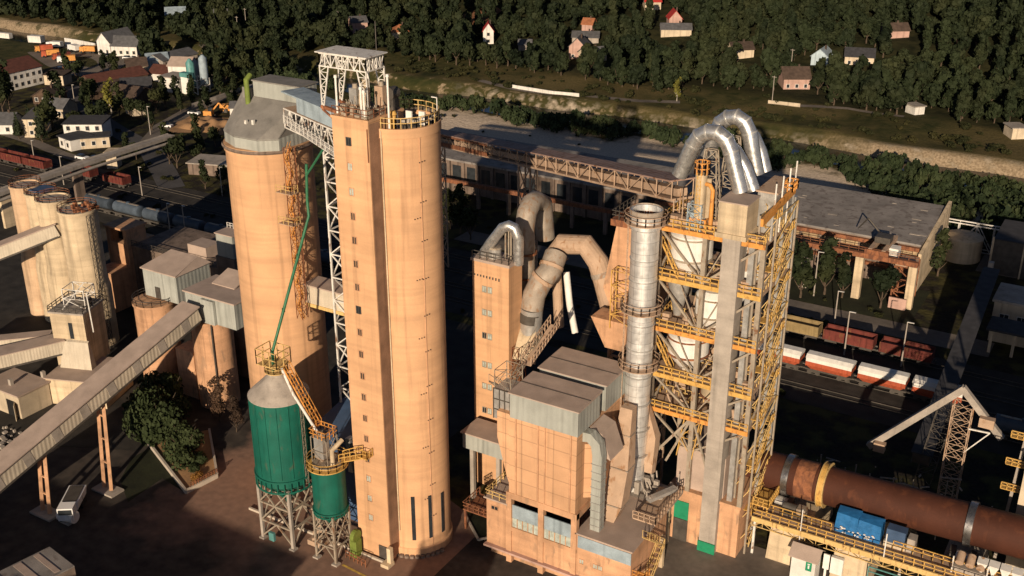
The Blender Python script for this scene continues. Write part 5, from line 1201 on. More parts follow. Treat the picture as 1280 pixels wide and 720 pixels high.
t = thing('long_hall', 'shaded long hall with pillars darkened for shade behind the rusty conveyor bridge', 'hall', (-140, 240, 0))
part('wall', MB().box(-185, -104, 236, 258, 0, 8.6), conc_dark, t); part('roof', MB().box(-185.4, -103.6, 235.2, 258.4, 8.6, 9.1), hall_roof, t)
m = MB(); x = -184
while x < -104: m.box(x, x+.8, 235.5, 236, 0, 8.6); x += 4.5
parts('pillar', m, conc_dark, t)  # pillars and wall coloured darker to deepen the hall's shade
m = MB(); x = -182.6
while x < -106: m.box(x, x+2.6, 235.9, 236, 3.6, 7.4); x += 4.5
parts('window_strip', m, glass, t)
part('crane_beam', MB().box(-185, -104, 227.0, 227.8, 5.6, 6.6), rusty, t)
m = MB(); x = -183
while x < -104: m.box(x, x+.8, 227.0, 227.8, 0, 5.6); x += 9
parts('crane_pillar', m, conc_dark, t)
# crane runway in front of the right hall
RB = 221.0
t = thing('crane_runway', 'rusty crane runway beam on concrete pillars in front of the grey hall', 'crane runway', (-55, RB, 0))
z_ = FB(1130, 325, RB).z
part('beam', MB().box(-86, -37.4, RB-.5, RB+.5, z_-1.0, z_), rusty, t)
for x in (-38.2, -48.9, -60, -71, -82): part('pillar', MB().box(x-.8, x+.8, RB-.7, RB+.7, 0, z_-1.0), cream if x > -50 else conc, t)
part('railing', MB().rail([(-86, RB+.4, z_), (-37.4, RB+.4, z_)], 1.0, 2.0, .05), rusty, t)
t = thing('bridge_crane', 'yellow and dark bridge crane parked across the rusty runway', 'crane', (-46, 226, z_))
parts('girder', MB().box(-47.6, -46.8, RB, hy0-1, z_+.05, z_+1.1).box(-44.9, -44.1, RB, hy0-1, z_+.05, z_+1.1), duct_tan, t)
part('trolley', MB().box(-47.4, -44.3, 225, 228, z_+1.1, z_+2.4), steel_dark, t); part('cab', MB().box(-44.0, -42.2, 224, 226.5, z_-1.8, z_+.8), white, t)
part('end_truck', MB().box(-48.2, -43.4, RB-.45, RB+.45, z_+.02, z_+1.0), rusty, t)
part('jib', MB().bar((-47.2, hy0-2, z_+1), (-50.2, hy0-3, z_+4.5), .3).bar((-50.2, hy0-3, z_+4.5), (-52.5, hy0-1, z_+1.2), .2), steel_dark, t)
t = thing('open_lean_to', 'brown open steel frame at the right end of the crane runway', 'steel frame', (-39, 224, 0))
part('frame', MB().mast((-40.2, 225, 0), (-40.2, 225, 8.3), (3.6, 0, 0), (0, 6, 0), 3, .3), rusty, t); part('deck', MB().box(-42, -38.4, 222, 228, 8.3, 8.6), duct_tan, t); part('low_wall', MB().box(-41.8, -38.3, 219.3, 219.6, 0, 2.4), wall_pink, t)
# right edge tanks and dark sheds
q = G(1196, 328, 0)
t = thing('storage_tank', 'white squat storage tank beyond the right end of grey hall', 'tank', (q.x, q.y+3.5, 0))
part('shell', MB().lathe((q.x, q.y+3.5), [(4.3, 0), (4.3, 5.0), (4.4, 5.1), (4.2, 5.3), (.05, 5.7)], 40), cream, t, True)
part('ladder', MB().ladder_truss((q.x-3, q.y-.2, 0), (q.x-3, q.y-.2, 6.4), (.5, 0, 0), 10, .07), steel, t)
t = thing('pipe_rack', 'white steel pipe rack along the far side of the white tank', 'pipe rack', (q.x+8, q.y+9, 0))
part('frame', MB().ladder_truss((q.x-6, q.y+9, 0), (q.x+40, q.y+9, 0), (0, 0, 6.2), 12, .25).ladder_truss((q.x-6, q.y+11, 0), (q.x+40, q.y+11, 0), (0, 0, 6.2), 12, .25), steel_white, t)
part('ground_pad', MB().box(q.x+4.5, q.x+13, q.y-3, q.y+8, 0, .12), road_m, t)
t = thing('storage_tank', 'pale low tank right of the white squat one', 'tank', (q.x+9.5, q.y+4, 0))
part('shell', MB().lathe((q.x+10.0, q.y+2.0), [(3.6, .12), (3.6, 2.2), (.05, 2.5)], 32), cream, t, True)
q = G(1218, 338, 0)
t = thing('dark_shed', 'black sided shed with pale checkered edge near the right frame edge', 'shed', (q.x, q.y, 0))
part('wall', MB().box(q.x+3, q.x+16, q.y, q.y+14, 0, 8), steel_dark, t); part('roof', MB().box(q.x+2.8, q.x+16.2, q.y-.2, q.y+14.2, 8, 8.2), roof_dark, t)
m = MB()
for k in range(8): m.box(q.x+16, q.x+16.25, q.y+k*1.8, q.y+k*1.8+.9, 6.4 if k % 2 else 7.1, 7.9)
part('checker_edge', m, white, t)
parts('corner_post', MB().box(q.x+2.6, q.x+3.0, q.y-.5, q.y, 0, 8.6).box(q.x+9, q.x+9.3, q.y-.4, q.y, 0, 8.2), cream, t)
q = G(1238, 405, 0)
t = thing('flat_building', 'low building with pale flat roof edge at the right frame edge', 'building', (q.x, q.y, 0))
part('wall', MB().box(q.x, q.x+22, q.y, q.y+9, 0, 5), wall_cream, t); part('roof', MB().box(q.x-.4, q.x+22.4, q.y-.4, q.y+9.4, 5, 5.5), conc, t)
for k in range(4): window(t, q.x+2.2+k*3.2, q.y, 1.0, 1.6, 1.6, '-y', white, glass)
q = G(1232, 430, 0)
t = thing('loading_canopy', 'dark loading canopy on pale posts right of the dark conveyor', 'canopy', (q.x, q.y, 0))
part('roof', MB().box(q.x, q.x+20, q.y-4, q.y+2.5, 4.6, 5.0), roof_dark, t)
for k in range(5): parts('post', MB().box(q.x+.8+k*4, q.x+1.3+k*4, q.y-3.6, q.y-3.1, 0, 4.6), cream, t)
part('back_wall', MB().box(q.x, q.x+20, q.y+2, q.y+2.3, 0, 4.6), wall_cream, t)
# unseen hall and silos added out of frame, shaped to cast shadows into view
t = thing('shade_casting_hall', 'long unseen hall added behind the viewpoint to shade the yard', 'building', (-87, 16, 0))
part('wall', MB().box(-96, -67, 9, 22.0, 0, 20.0), cream, t); part('roof', MB().box(-96.4, -66.6, 8.6, 22.4, 20.0, 20.4), dust_roof, t)
part('side_wing', MB().box(-152, -96.1, 9, 22.0, 0, 19.0), cream, t)  # lower wing added to carry the yard shadow further left
m = MB(); x = -94
while x < -70: m.box(x, x+2.4, 22.0, 22.06, 15, 18); x += 4.5
parts('window_strip', m, glass, t)
t = thing('concrete_silo', 'unseen peach silo added behind the viewpoint to shade the yard', 'silo', (-45, 20, 0))
part('shell', MB().lathe((-45, 20), [(5.2, 0), (5.2, 24.5), (.05, 24.8)], 48), peach, t, True); part('railing', MB().rail([(-45+5.1*math.cos(R(i*24)), 20+5.1*math.sin(R(i*24)), 24.5) for i in range(15)], 1.1, 1.2, .05, closed=True), yellow, t)
t = thing('concrete_silo', 'tall unseen silo with a mast, added right of the view to cast shade', 'silo', (18, 104, 0))
part('shell', MB().lathe((18, 104), [(8.5, 0), (8.5, 48), (3, 50.5), (.05, 50.6)], 48), peach, t, True); part('mast', MB().tube((18, 104, 50), (18, 104, 60), .5), steel, t)  # silo and mast sized to shade the tank and the right side
# ================================================================== RAILWAY WAGONS
def wagon_base(t, L, w=2.8):
    part('chassis', MB().box(-L/2, L/2, -w*.36, w*.36, .85, 1.15), steel_dark, t, local=True)
    for bx in (-L/2+1.5, L/2-1.5):
        m = MB().box(bx-1.0, bx+1.0, -.95, .95, .45, .85)
        bg = part('bogie', m, steel_dark, t, local=True)
        for wx in (-.75, .75):
            for wy in (-.8, .8): part('wheel', MB().tube((bx+wx, wy-.08, .45), (bx+wx, wy+.08, .45), .45, .45, 14), steel_dark, bg, local=True)
    part('buffer', MB().tube((-L/2-.45, .8, 1.0), (-L/2, .8, 1.0), .18, .18, 8).tube((-L/2-.45, -.8, 1.0), (-L/2, -.8, 1.0), .18, .18, 8).tube((L/2, .8, 1.0), (L/2+.45, .8, 1.0), .18, .18, 8).tube((L/2, -.8, 1.0), (L/2+.45, -.8, 1.0), .18, .18, 8), steel_dark, t, local=True)
def gondola(lab, L, m_, loc, grp, rz=0):
    t = thing('gondola_wagon', lab, 'railway wagon', loc, rz, grp); wagon_base(t, L)
    m = MB(); z0, z1 = 1.16, 3.1
    for y in (-1.4, 1.28): m.box(-L/2+.1, L/2-.1, y, y+.12, z0, z1)
    for x in (-L/2+.1, L/2-.22): m.box(x, x+.12, -1.28, 1.28, z0, z1)
    m.box(-L/2+.22, L/2-.22, -1.28, 1.28, z0, z0+.12)
    bd = part('body', m, m_, t, local=True)
    m = MB(); n = int(L/1.15)
    for i in range(n+1):
        x = -L/2+.15+i*(L-.3)/n
        for y in (-1.5, 1.4): m.box(x-.07, x+.07, y, y+.1, z0, z1)
    for y in (-1.5, 1.4): m.box(-L/2+.1, L/2-.1, y, y+.1, z1, z1+.12)
    part('rib', m, m_, bd, local=True)
    part('load', MB().hexa([(-L/2+.25,-1.25,z0+.13),(L/2-.25,-1.25,z0+.13),(L/2-.25,1.25,z0+.13),(-L/2+.25,1.25,z0+.13)], [(-L/2+.3,-1.2,z0+1.2),(L/2-.3,-1.2,z0+1.2),(L/2-.3,1.2,z0+1.2),(-L/2+.3,1.2,z0+1.2)]), steel_dark, t, local=True)
    return t
def hopper(lab, L, loc, grp):
    t = thing('hopper_wagon', lab, 'railway wagon', loc, 0, grp); wagon_base(t, L)
    part('body', MB().hexa([(-L/2+1,-1.0,1.16),(L/2-1,-1.0,1.16),(L/2-1,1.0,1.16),(-L/2+1,1.0,1.16)], [(-L/2+.1,-1.5,2.0),(L/2-.1,-1.5,2.0),(L/2-.1,1.5,2.0),(-L/2+.1,1.5,2.0)]).box(-L/2+.1, L/2-.1, -1.5, 1.5, 2.0, 3.0), redor_w, t, local=True)
    part('stripe', MB().box(-L/2+.1, L/2-.1, -1.52, 1.52, 2.75, 3.45), white, t, local=True)
    part('roof', MB().hexa([(-L/2,-1.55,3.45),(L/2,-1.55,3.45),(L/2,1.55,3.45),(-L/2,1.55,3.45)], [(-L/2,-.8,3.95),(L/2,-.8,3.95),(L/2,.8,3.95),(-L/2,.8,3.95)]), white, t, local=True)
    m = MB(); n = int(L/1.2)
    for i in range(n+1): x = -L/2+.15+i*(L-.3)/n; m.box(x-.06, x+.06, -1.6, -1.5, 1.9, 2.75).box(x-.06, x+.06, 1.5, 1.6, 1.9, 2.75)
    part('rib', m, redor_w, t, local=True)
    return t
def tankwagon(lab, L, loc, grp):
    t = thing('tank_wagon', lab, 'railway wagon', loc, 0, grp); wagon_base(t, L)
    part('tank', MB().path([(-L/2+.15,0,2.5), (-L/2+.4,0,2.5), (L/2-.4,0,2.5), (L/2-.15,0,2.5)], [.9, 1.4, 1.4, .9], 24), tank_m, t, True, local=True)
    part('dome', MB().lathe((0, 0), [(.5, 3.7), (.5, 4.2), (.05, 4.3)], 14), tank_m, t, True, local=True)
    part('catwalk', MB().box(-L/2+1, L/2-1, -.3, .3, 3.88, 3.95), steel, t, local=True)
    return t
ORD = ['first', 'second', 'third', 'fourth', 'fifth', 'sixth', 'seventh', 'eighth', 'ninth', 'tenth']
for k in range(4):
    hopper('%s red and white hopper wagon to the right of the preheater tower' % ORD[k], 8.4, (-52.6+k*9.35, 183.2, 0), 'white topped hopper wagons')
gondola('mustard yellow gondola wagon right behind the preheater tower', 8.6, yel_w, (-53.5, 197.0, 0), 'gondola wagons on the far track')
for k in range(2): gondola('%s red gondola wagon right of the mustard yellow one' % ['near', 'far'][k], 9.6, red_w, (-43.6+k*10.6, 197.0, 0), 'gondola wagons on the far track')
for k, a_ in enumerate((-291, -281.2, -271.4)): gondola('%s red gondola wagon from the left frame edge' % ORD[k], 9.2, red_w, (a_, 191.6, 0), 'red wagons at the left edge')
for k, a_ in enumerate((-253.5, -240.5)): gondola('%s red gondola wagon behind the orange tinted silo' % ['left', 'right'][k], 8.0, red_w, (a_, 193.0, 0), 'red wagons behind the left silos')
for k in range(9): tankwagon('%s dull blue tank wagon from the cream silos rightwards' % ORD[k], 9.4, (-228+k*10.5, 176.8, 0), 'dull blue tank wagons behind the silos')
for k in range(3): tankwagon('%s dull blue tank wagon right of the inverted V gallery' % ORD[k], 9.4, (-10+k*10.5, 176.8, 0), 'dull blue tank wagons at the right')
# ================================================================== GROUND
import numpy as np
def ground_mat():
    m = bpy.data.materials.new('terrain'); m.use_nodes = True; nt = m.node_tree; L = nt.links; bs = nt.nodes['Principled BSDF']
    bs.inputs['Roughness'].default_value = .97; bs.inputs['Specular IOR Level'].default_value = .1
    ge = _node(nt, 'ShaderNodeNewGeometry'); P = ge.outputs['Position']
    sp = _node(nt, 'ShaderNodeSeparateXYZ'); L.new(P, sp.inputs[0])
    def noise(s, d=5.0):
        n = _node(nt, 'ShaderNodeTexNoise'); n.inputs['Scale'].default_value = s; n.inputs['Detail'].default_value = d; L.new(P, n.inputs['Vector']); return n.outputs['Fac']
    def rng(f, a, b, c, d):
        r = _node(nt, 'ShaderNodeMapRange'); r.inputs[1].default_value = a; r.inputs[2].default_value = b; r.inputs[3].default_value = c; r.inputs[4].default_value = d; L.new(f, r.inputs[0]); return r.outputs[0]
    def mth(op, a, b):
        n = _node(nt, 'ShaderNodeMath', operation=op)
        for i, v in enumerate((a, b)):
            if isinstance(v, (int, float)): n.inputs[i].default_value = v
            else: L.new(v, n.inputs[i])
        return n.outputs[0]
    def mix(f, a, b):
        n = _node(nt, 'ShaderNodeMix', data_type='RGBA'); L.new(f, n.inputs['Factor'])
        for k, v in (('A', a), ('B', b)):
            if isinstance(v, tuple): n.inputs[k].default_value = (*v, 1)
            else: L.new(v, n.inputs[k])
        return n.outputs['Result']
    n1, n2, n3 = noise(.035), noise(.25), noise(1.6)
    Y = mth('ADD', sp.outputs[1], rng(n2, .3, .7, -5, 5)); Y = mth('ADD', Y, rng(n1, .3, .7, -6, 6))
    X = mth('ADD', sp.outputs[0], rng(n2, .3, .7, -8, 8))
    dirt = mix(rng(n3, .3, .7, 0, 1), (.014,.012,.010), (.034,.029,.023))
    grass = mix(rng(n2, .35, .65, 0, 1), (.026,.031,.010), (.068,.060,.023))
    dry = mix(rng(n3, .3, .7, 0, 1), (.075,.062,.024), (.13,.10,.045))
    gravel = mix(rng(n3, .3, .7, 0, 1), (.44,.355,.275), (.66,.55,.43))
    scree = mix(rng(n3, .35, .65, 0, 1), (.20,.15,.095), (.36,.28,.19))
    forest = mix(rng(n2, .35, .65, 0, 1), (.012,.014,.006), (.035,.034,.014))
    c = mix(rng(n2, .44, .58, 0, 1), dirt, grass)
    g = mth('MULTIPLY', rng(Y, 264, 272, 0, 1), rng(X, -235, -220, 0, 1)); g = mth('MULTIPLY', g, rng(X, -35, -20, 1, 0))
    c = mix(g, c, gravel)
    c = mix(mth('MULTIPLY', rng(Y, 268, 285, 0, 1), rng(X, -235, -220, 1, 0)), c, grass)
    meadow = mix(rng(n1, .42, .6, 0, 1), grass, dry)
    c = mix(mth('MULTIPLY', rng(Y, 303, 310, 0, 1), rng(n2, .3, .5, .3, 1)), c, grass)
    sc = mth('MULTIPLY', rng(sp.outputs[1], 327, 330, 0, 1), rng(sp.outputs[1], 335.5, 339.5, 1, 0))
    c = mix(rng(sp.outputs[1], 335.5, 339, 0, 1), c, meadow)
    sx = mth('MAXIMUM', rng(X, -95, -70, 0, 1), rng(X, -445, -425, 1, 0)); sx = mth('MAXIMUM', sx, rng(n2, .56, .62, 0, .8))
    c = mix(mth('MULTIPLY', mth('MULTIPLY', sc, sx), rng(n2, .34, .46, .25, 1)), c, scree)
    c = mix(rng(Y, 366, 374, 0, 1), c, forest)
    L.new(c, bs.inputs['Base Color'])
    b = _node(nt, 'ShaderNodeBump'); b.inputs['Strength'].default_value = .6; b.inputs['Distance'].default_value = .35; L.new(noise(.9, 6.0), b.inputs['Height']); L.new(b.outputs[0], bs.inputs['Normal'])
    return m
def grid(name, xs, ys, m):
    vs = [(x, y, terrain(x, y)) for y in ys for x in xs]; n = len(xs)
    fs = [(j*n+i, j*n+i+1, (j+1)*n+i+1, (j+1)*n+i) for j in range(len(ys)-1) for i in range(n-1)]
    me = bpy.data.meshes.new(name); me.from_pydata(vs, [], fs); me.materials.append(m); me.shade_smooth()
    o = bpy.data.objects.new(name, me); COL.objects.link(o); o['kind'] = 'structure'; return o
xs = [-1600, -1200, -900]+list(range(-760, 341, 5))+[420, 600, 900]
ys = [-300, -150, -50, 50, 150, 220, 260]+list(range(280, 372, 2))+list(range(372, 720, 6))+[760, 820, 900, 1000, 1200, 1500]
grid('ground', xs, ys, ground_mat())
water = bpy.data.materials.new('river_water'); water.use_nodes = True
b_ = water.node_tree.nodes['Principled BSDF']; b_.inputs['Base Color'].default_value = (.012,.018,.022,1); b_.inputs['Roughness'].default_value = .12
nz = _node(water.node_tree, 'ShaderNodeTexNoise'); nz.inputs['Scale'].default_value = .8; bp = _node(water.node_tree, 'ShaderNodeBump'); bp.inputs['Strength'].default_value = .2
water.node_tree.links.new(nz.outputs['Fac'], bp.inputs['Height']); water.node_tree.links.new(bp.outputs[0], b_.inputs['Normal'])
struct('river', MB().add([(-900,308,-2.1),(400,308,-2.1),(400,338,-2.1),(-900,338,-2.1)], [(0,1,2,3)]), water)
LV = [0]
def sheet_poly(name, pts, m, z=None):
    LV[0] += 1
    z = z if z is not None else .004+.004*LV[0]
    return struct(name, MB().add([(p[0], p[1], z) for p in pts], [tuple(range(len(pts)))] if (V(pts[1])-V(pts[0])).cross(V(pts[2])-V(pts[1])).z > 0 else [tuple(range(len(pts)-1, -1, -1))]), m)
def ribbon(name, pix, w, m, terr=False, z=None):
    pts = [GT(*p) if terr else G(*p) for p in pix]; LV[0] += 1; zz = z if z is not None else .004+.004*LV[0]
    if terr:
        q = []
        for a, b in zip(pts, pts[1:]): q += [a.lerp(b, i/12) for i in range(12)]
        pts = q+[pts[-1]]
    L_, R_ = [], []
    for i, p in enumerate(pts):
        d = (pts[min(i+1, len(pts)-1)]-pts[max(i-1, 0)]); d.z = 0; d.normalize(); s = V((-d.y, d.x, 0))*w/2
        for lst, q in ((L_, p+s), (R_, p-s)): lst.append((q.x, q.y, (terrain(q.x, q.y)+.12) if terr else zz))
    n = len(pts)
    return struct(name, MB().add(R_+L_, [(i, i+1, n+i+1, n+i) for i in range(n-1)]), m)
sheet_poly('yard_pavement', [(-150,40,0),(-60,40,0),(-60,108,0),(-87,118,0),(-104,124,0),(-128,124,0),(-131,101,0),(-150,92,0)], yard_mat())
sheet_poly('lawn_patch', [G(150,600),G(160,628),G(203,598),G(230,615),G(188,560),G(165,572)], grass_m)
sheet_poly('works_road', [(-72,60,0),(-30,60,0),(-30,126,0),(-72,126,0)], asphalt)
sheet_poly('shadow_ground', [(-330,92,0),(-150.5,92,0),(-131,101,0),(-128,124.5,0),(-104,124.5,0),(-90,130,0),(-90,168,0),(-330,168,0)], ballast)  # dark sheet standing in for the shadow over the left plant ground
sheet_poly('kiln_yard', [(-50,60,0),(60,60,0),(60,128,0),(-50,128,0)], road_m)
ribbon('edge_marking', [(428, 706), (475, 730)], .35, marking)
sheet_poly('rail_ballast', [(-420,171,0),(200,171,0),(200,201,0),(-420,201,0)], ballast)
for y in (176.8, 183.2, 190, 197.0):
    m = MB()
    for s in (-.76, .76): m.box(-420, 200, y+s-.05, y+s+.05, .05, .2)
    struct('rail_track', m, steel_dark)
sheet_poly('hall_road', [(-140,206,0),(-20,206,0),(-20,213,0),(-140,213,0)], road_m)
sheet_poly('grass_strip', [(-140,213.2,0),(-36,213.2,0),(-36,232,0),(-140,232,0)], grass_m)
ribbon('town_road', [(215, 235), (205, 215), (190, 190), (172, 178), (150, 166), (128, 152), (95, 120), (85, 108)], 7, road_dark)
ribbon('town_street', [(185, 180), (205, 157), (235, 140), (275, 122), (322, 106)], 6.5, road_m)
ribbon('town_lane', [(-5, 163), (40, 177), (75, 192), (120, 205)], 4, road_m)
sheet_poly('gravel_yard', [G(*p) for p in ((34,66),(60,57),(88,58),(122,68),(168,72),(150,86),(112,93),(82,92),(58,82))], yard_gravel)
ribbon('side_street', [(82, 90), (118, 96), (140, 108)], 5, road_m)
sheet_poly('batching_yard', [G(*p) for p in ((205,92),(250,80),(298,82),(310,92),(262,110),(215,105))], yard_gravel)
sheet_poly('soil_yard', [G(*p) for p in ((208,166),(222,152),(245,146),(292,148),(294,166))], soil)
# heap of orange soil
vs = []; fs = []; c = G(262, 157)
nx, ny = 26, 14
for j in range(ny):
    for i in range(nx):
        u, v = i/(nx-1)*2-1, j/(ny-1)*2-1
        h = 2.6*max(0, 1-u*u)**.8*max(0, 1-v*v)**.8*(.75+.35*math.sin(u*9)*math.cos(v*6+u*3)); vs.append((c.x+u*12-v*3, c.y+v*7+u*1, max(0, h)-.02))
        if i < nx-1 and j < ny-1: fs.append((j*nx+i, j*nx+i+1, (j+1)*nx+i+1, (j+1)*nx+i))
struct('soil_heap', MB().add(vs, fs), soil, smooth=True)
q = [GT(*p) for p in ((543, 35), (572, 22), (600, 12), (622, 10), (628, 15), (605, 28), (572, 37), (552, 40))]
n = len(q); cc = sum(q, V((0,0,0)))/n
m = MB()
rings_ = [[(lambda a, b: (a, b, terrain(a, b)+.35))(cc.x+(p.x-cc.x)*f, cc.y+(p.y-cc.y)*f) for p in q] for f in (.02, .25, .5, .75, 1.0)]
m.rings(rings_, (False, False)); struct('ploughed_field', m, field_soil)
q = [GT(*p) for p in ((655, 2), (700, -6), (740, -4), (720, 3), (690, 8))]
FIELD = [GT(575, 25), GT(600, 18), GT(556, 33), GT(620, 14), GT(590, 28), GT(610, 22)]
ribbon('river_track', [(600, 101), (640, 111), (690, 118), (740, 121), (800, 127), (850, 128)], 3.0, road_m, True)
ribbon('river_track', [(960, 129), (1000, 133), (1060, 136), (1130, 146)], 2.5, road_m, True)
ribbon('hill_road', [(250, 58), (290, 52), (330, 53), (390, 55)], 4, road_m, True)
# ================================================================== TREES
rt = random.Random(77)
def crown_mesh(name, m, kind, seed, nq=320, size=1.0):
    """many leaf-spray faces through the crown's volume, over a few limbs' worth of lobes; crown about 1 unit wide-radius, z from 0"""
    r = random.Random(seed); vs, fs = [], []
    lobes = []
    if kind == 'round':
        for k in range(7): a = r.uniform(0, 6.28); d = r.uniform(.15, .6); lobes.append((d*math.cos(a), d*math.sin(a), r.uniform(.75, 1.9), r.uniform(.42, .7)))
        lobes.append((0, 0, 1.2, .75))
    elif kind == 'tall':
        for k in range(8): a = r.uniform(0, 6.28); d = r.uniform(.05, .35); lobes.append((d*math.cos(a), d*math.sin(a), .6+k*.32, r.uniform(.35, .55)*(1.1-k*.05)))
    elif kind == 'bush':
        for k in range(7): a = r.uniform(0, 6.28); d = r.uniform(.2, .75); lobes.append((d*math.cos(a), d*math.sin(a), r.uniform(.3, .8), r.uniform(.35, .55)))
    else:
        for k in range(9): z = .3+k*.36; lobes.append((r.uniform(-.06,.06), r.uniform(-.06,.06), z, .72*(1-k/9.6)))
    for q in range(nq):
        lx, ly, lz, lr = r.choices(lobes, [l[3]**2 for l in lobes])[0]
        d = V((r.gauss(0,1), r.gauss(0,1), r.gauss(0,1)+.25)).normalized(); rad = lr*r.uniform(.62, 1.08)
        p = V((lx, ly, lz))+V((d.x*rad, d.y*rad, d.z*rad*(.8 if kind != 'conifer' else .45)))
        nn = (d+V((r.gauss(0,.5), r.gauss(0,.5), r.gauss(0,.5)))).normalized()
        t = nn.orthogonal().normalized(); t.rotate(__import__('mathutils').Quaternion(nn, r.uniform(0, 6.28))); b = nn.cross(t)
        s = r.uniform(.07, .17)*size; n0 = len(vs)
        bend = nn*s*r.uniform(-.5, .5)
        vs += [p-t*s-b*s*.6, p+t*s*.8-b*s*.75, p+t*s*1.05+b*s*.6+bend, p-t*s*.7+b*s*.8+bend]; fs.append((n0, n0+1, n0+2, n0+3))
    me = bpy.data.meshes.new(name); me.from_pydata([tuple(v) for v in vs], [], fs); me.materials.append(m); me.update(); return me
def trunk_mesh(name, m, h, r0, top):
    mb = MB().path([(0,0,-.3), (.03,0,h*.5), (0,.04,h), (.05,0,top)], [r0, r0*.8, r0*.6, r0*.15], 7)
    for k in range(4):
        a = k*1.7; mb.path([(0,0,h*.8), (.35*math.cos(a), .35*math.sin(a), h*.8+.5), (.55*math.cos(a), .55*math.sin(a), h+.7)], [r0*.45, r0*.3, r0*.1], 5)
    me = bpy.data.meshes.new(name); me.from_pydata([tuple(v) for v in mb.v], [], mb.f); me.materials.append(m); me.update(); return me
def kindset(m, bk, kinds, n, nq, h, size=1.0): return [(crown_mesh('crown', m, kinds[i % len(kinds)], 100+i*7+nq, nq, size), trunk_mesh('trunk', bk, h, .09, h+1.2)) for i in range(n)]
FOREST = kindset(leaf_forest, bark, ['round', 'tall', 'round'], 8, 420, .6, 1.3)
TOWN = kindset(leaf_town, bark, ['round', 'tall'], 4, 420, .6)
CONIF = kindset(leaf_con, bark, ['conifer'], 2, 420, .3)
BUSH = [(crown_mesh('foliage', leaf_bush, 'bush', 400+i, 260, 1.15), trunk_mesh('stem', bark, .25, .05, .7)) for i in range(4)]
YEL = kindset(leaf_yel, bark_pale, ['tall'], 1, 300, .9)
def place(tm, name, lab, cat, x, y, s, hs, grp, z=None, names=('crown', 'trunk'), lift=.55):
    o = bpy.data.objects.new(name, None); COL.objects.link(o); o.empty_display_size = .3
    o.location = (x, y, terrain(x, y) if z is None else z); o.rotation_euler = (0, 0, rt.uniform(0, 6.28)); o.scale = (s, s, s*hs)
    o['label'] = lab; o['category'] = cat
    if grp: o['group'] = grp
    c = bpy.data.objects.new(names[0], tm[0]); COL.objects.link(c); c.parent = o; c.location = (0, 0, lift)
    t = bpy.data.objects.new(names[1], tm[1]); COL.objects.link(t); t.parent = o
    return o
AVOID = []                                    # (x, y, r)
def ok(x, y, pad=0): return all((x-a)**2+(y-b)**2 > (r+pad)**2 for a, b, r in AVOID)
# ================================================================== HOUSES
def house(name, lab, cat, p0, p1, depth, wh, roof, rh, wm, rm, win=0, terr=False, rows=1, axis='x', chim=False, doorway=False, gm=None, oh=.4):
    a, b = (GT(*p0), GT(*p1)) if terr else (G(*p0), G(*p1))
    L = max(3.0, (b-a).to_2d().length); rz = math.atan2(b.y-a.y, b.x-a.x); z = min(a.z, b.z)-(.4 if terr else 0)
    t = thing(name, lab, cat, (a.x, a.y, z), rz)
    if terr: wh += .8
    mid = a+(b-a)/2+V((-math.sin(rz), math.cos(rz), 0))*depth/2
    AVOID.append((mid.x, mid.y, max(L, depth)*.5+2.5))
    for f in (.25, .75): q = a.lerp(b, f)+V((-math.sin(rz), math.cos(rz), 0))*(depth*.4-2); AVOID.append((q.x, q.y, depth*.5+1.5))
    fr = a.lerp(b, .5)-V((-math.sin(rz), math.cos(rz), 0))*6; AVOID.append((fr.x, fr.y, 8.5)); AVOID.append((fr.x+4, fr.y-8, 6.5)); AVOID.append((fr.x+7, fr.y-14, 4)) if terr else None
    m = MB().box(0, L, 0, depth, 0, wh)
    if roof == 'gable':
        if axis == 'x': m.add([(0,0,wh),(0,depth,wh),(0,depth/2,wh+rh),(L,0,wh),(L,depth,wh),(L,depth/2,wh+rh)], [(1,0,2),(3,4,5)])
        else: m.add([(0,0,wh),(L,0,wh),(L/2,0,wh+rh),(0,depth,wh),(L,depth,wh),(L/2,depth,wh+rh)], [(0,1,2),(4,3,5)])
    part('wall', m, wm, t, local=True)
    if roof == 'gable': r = MB().gable(0, L, 0, depth, wh+.02, wh+rh+.02, axis, .2, oh)
    elif roof == 'hip': r = MB().add([(-oh,-oh,wh),(L+oh,-oh,wh),(L+oh,depth+oh,wh),(-oh,depth+oh,wh),(min(depth*.45,L*.45),depth/2,wh+rh),(L-min(depth*.45,L*.45),depth/2,wh+rh)], [(3,2,1,0),(0,1,5,4),(2,3,4,5),(1,2,5),(3,0,4)])
    elif roof == 'shed': r = MB().hexa([(-oh,-oh,wh),(L+oh,-oh,wh),(L+oh,depth+oh,wh),(-oh,depth+oh,wh)], [(-oh,-oh,wh+.2),(L+oh,-oh,wh+.2),(L+oh,depth+oh,wh+rh),(-oh,depth+oh,wh+rh)])
    else: r = MB().box(-oh, L+oh, -oh, depth+oh, wh, wh+.3)
    ro = part('roof', r, rm, t, local=True)
    if chim or (name == 'house' and roof in ('gable', 'hip')): part('chimney', MB().box(L*.6, L*.6+.6, depth*.5-.3, depth*.5+.3, wh, wh+rh+1.0), roof_brown, ro, local=True)
    n = max(1, int(L/2.6)) if win else 0
    for rr_ in range(rows if n else 0):
        for i in range(n):
            w = part('window', MB().box((i+.5)*L/n-.62, (i+.5)*L/n+.62, -.08, -.01, .9+rr_*2.8, 2.3+rr_*2.8), white if wm is not wall_white else conc, t, local=True)
            part('pane', MB().box((i+.5)*L/n-.5, (i+.5)*L/n+.5, -.11, -.085, 1.0+rr_*2.8, 2.2+rr_*2.8), glass, w, local=True)
    if doorway: part('door', MB().box(L*.5-.6, L*.5+.6, -.1, -.02, 0, 2.1), wall_brown, t, local=True)
    return t
H = house
H('office_block', 'long white block with red brown roof and big windows at left edge', 'building', (-14, 121), (55, 104), 13, 6.5, 'gable', 3, wall_white, roof_red, 1, rows=2)
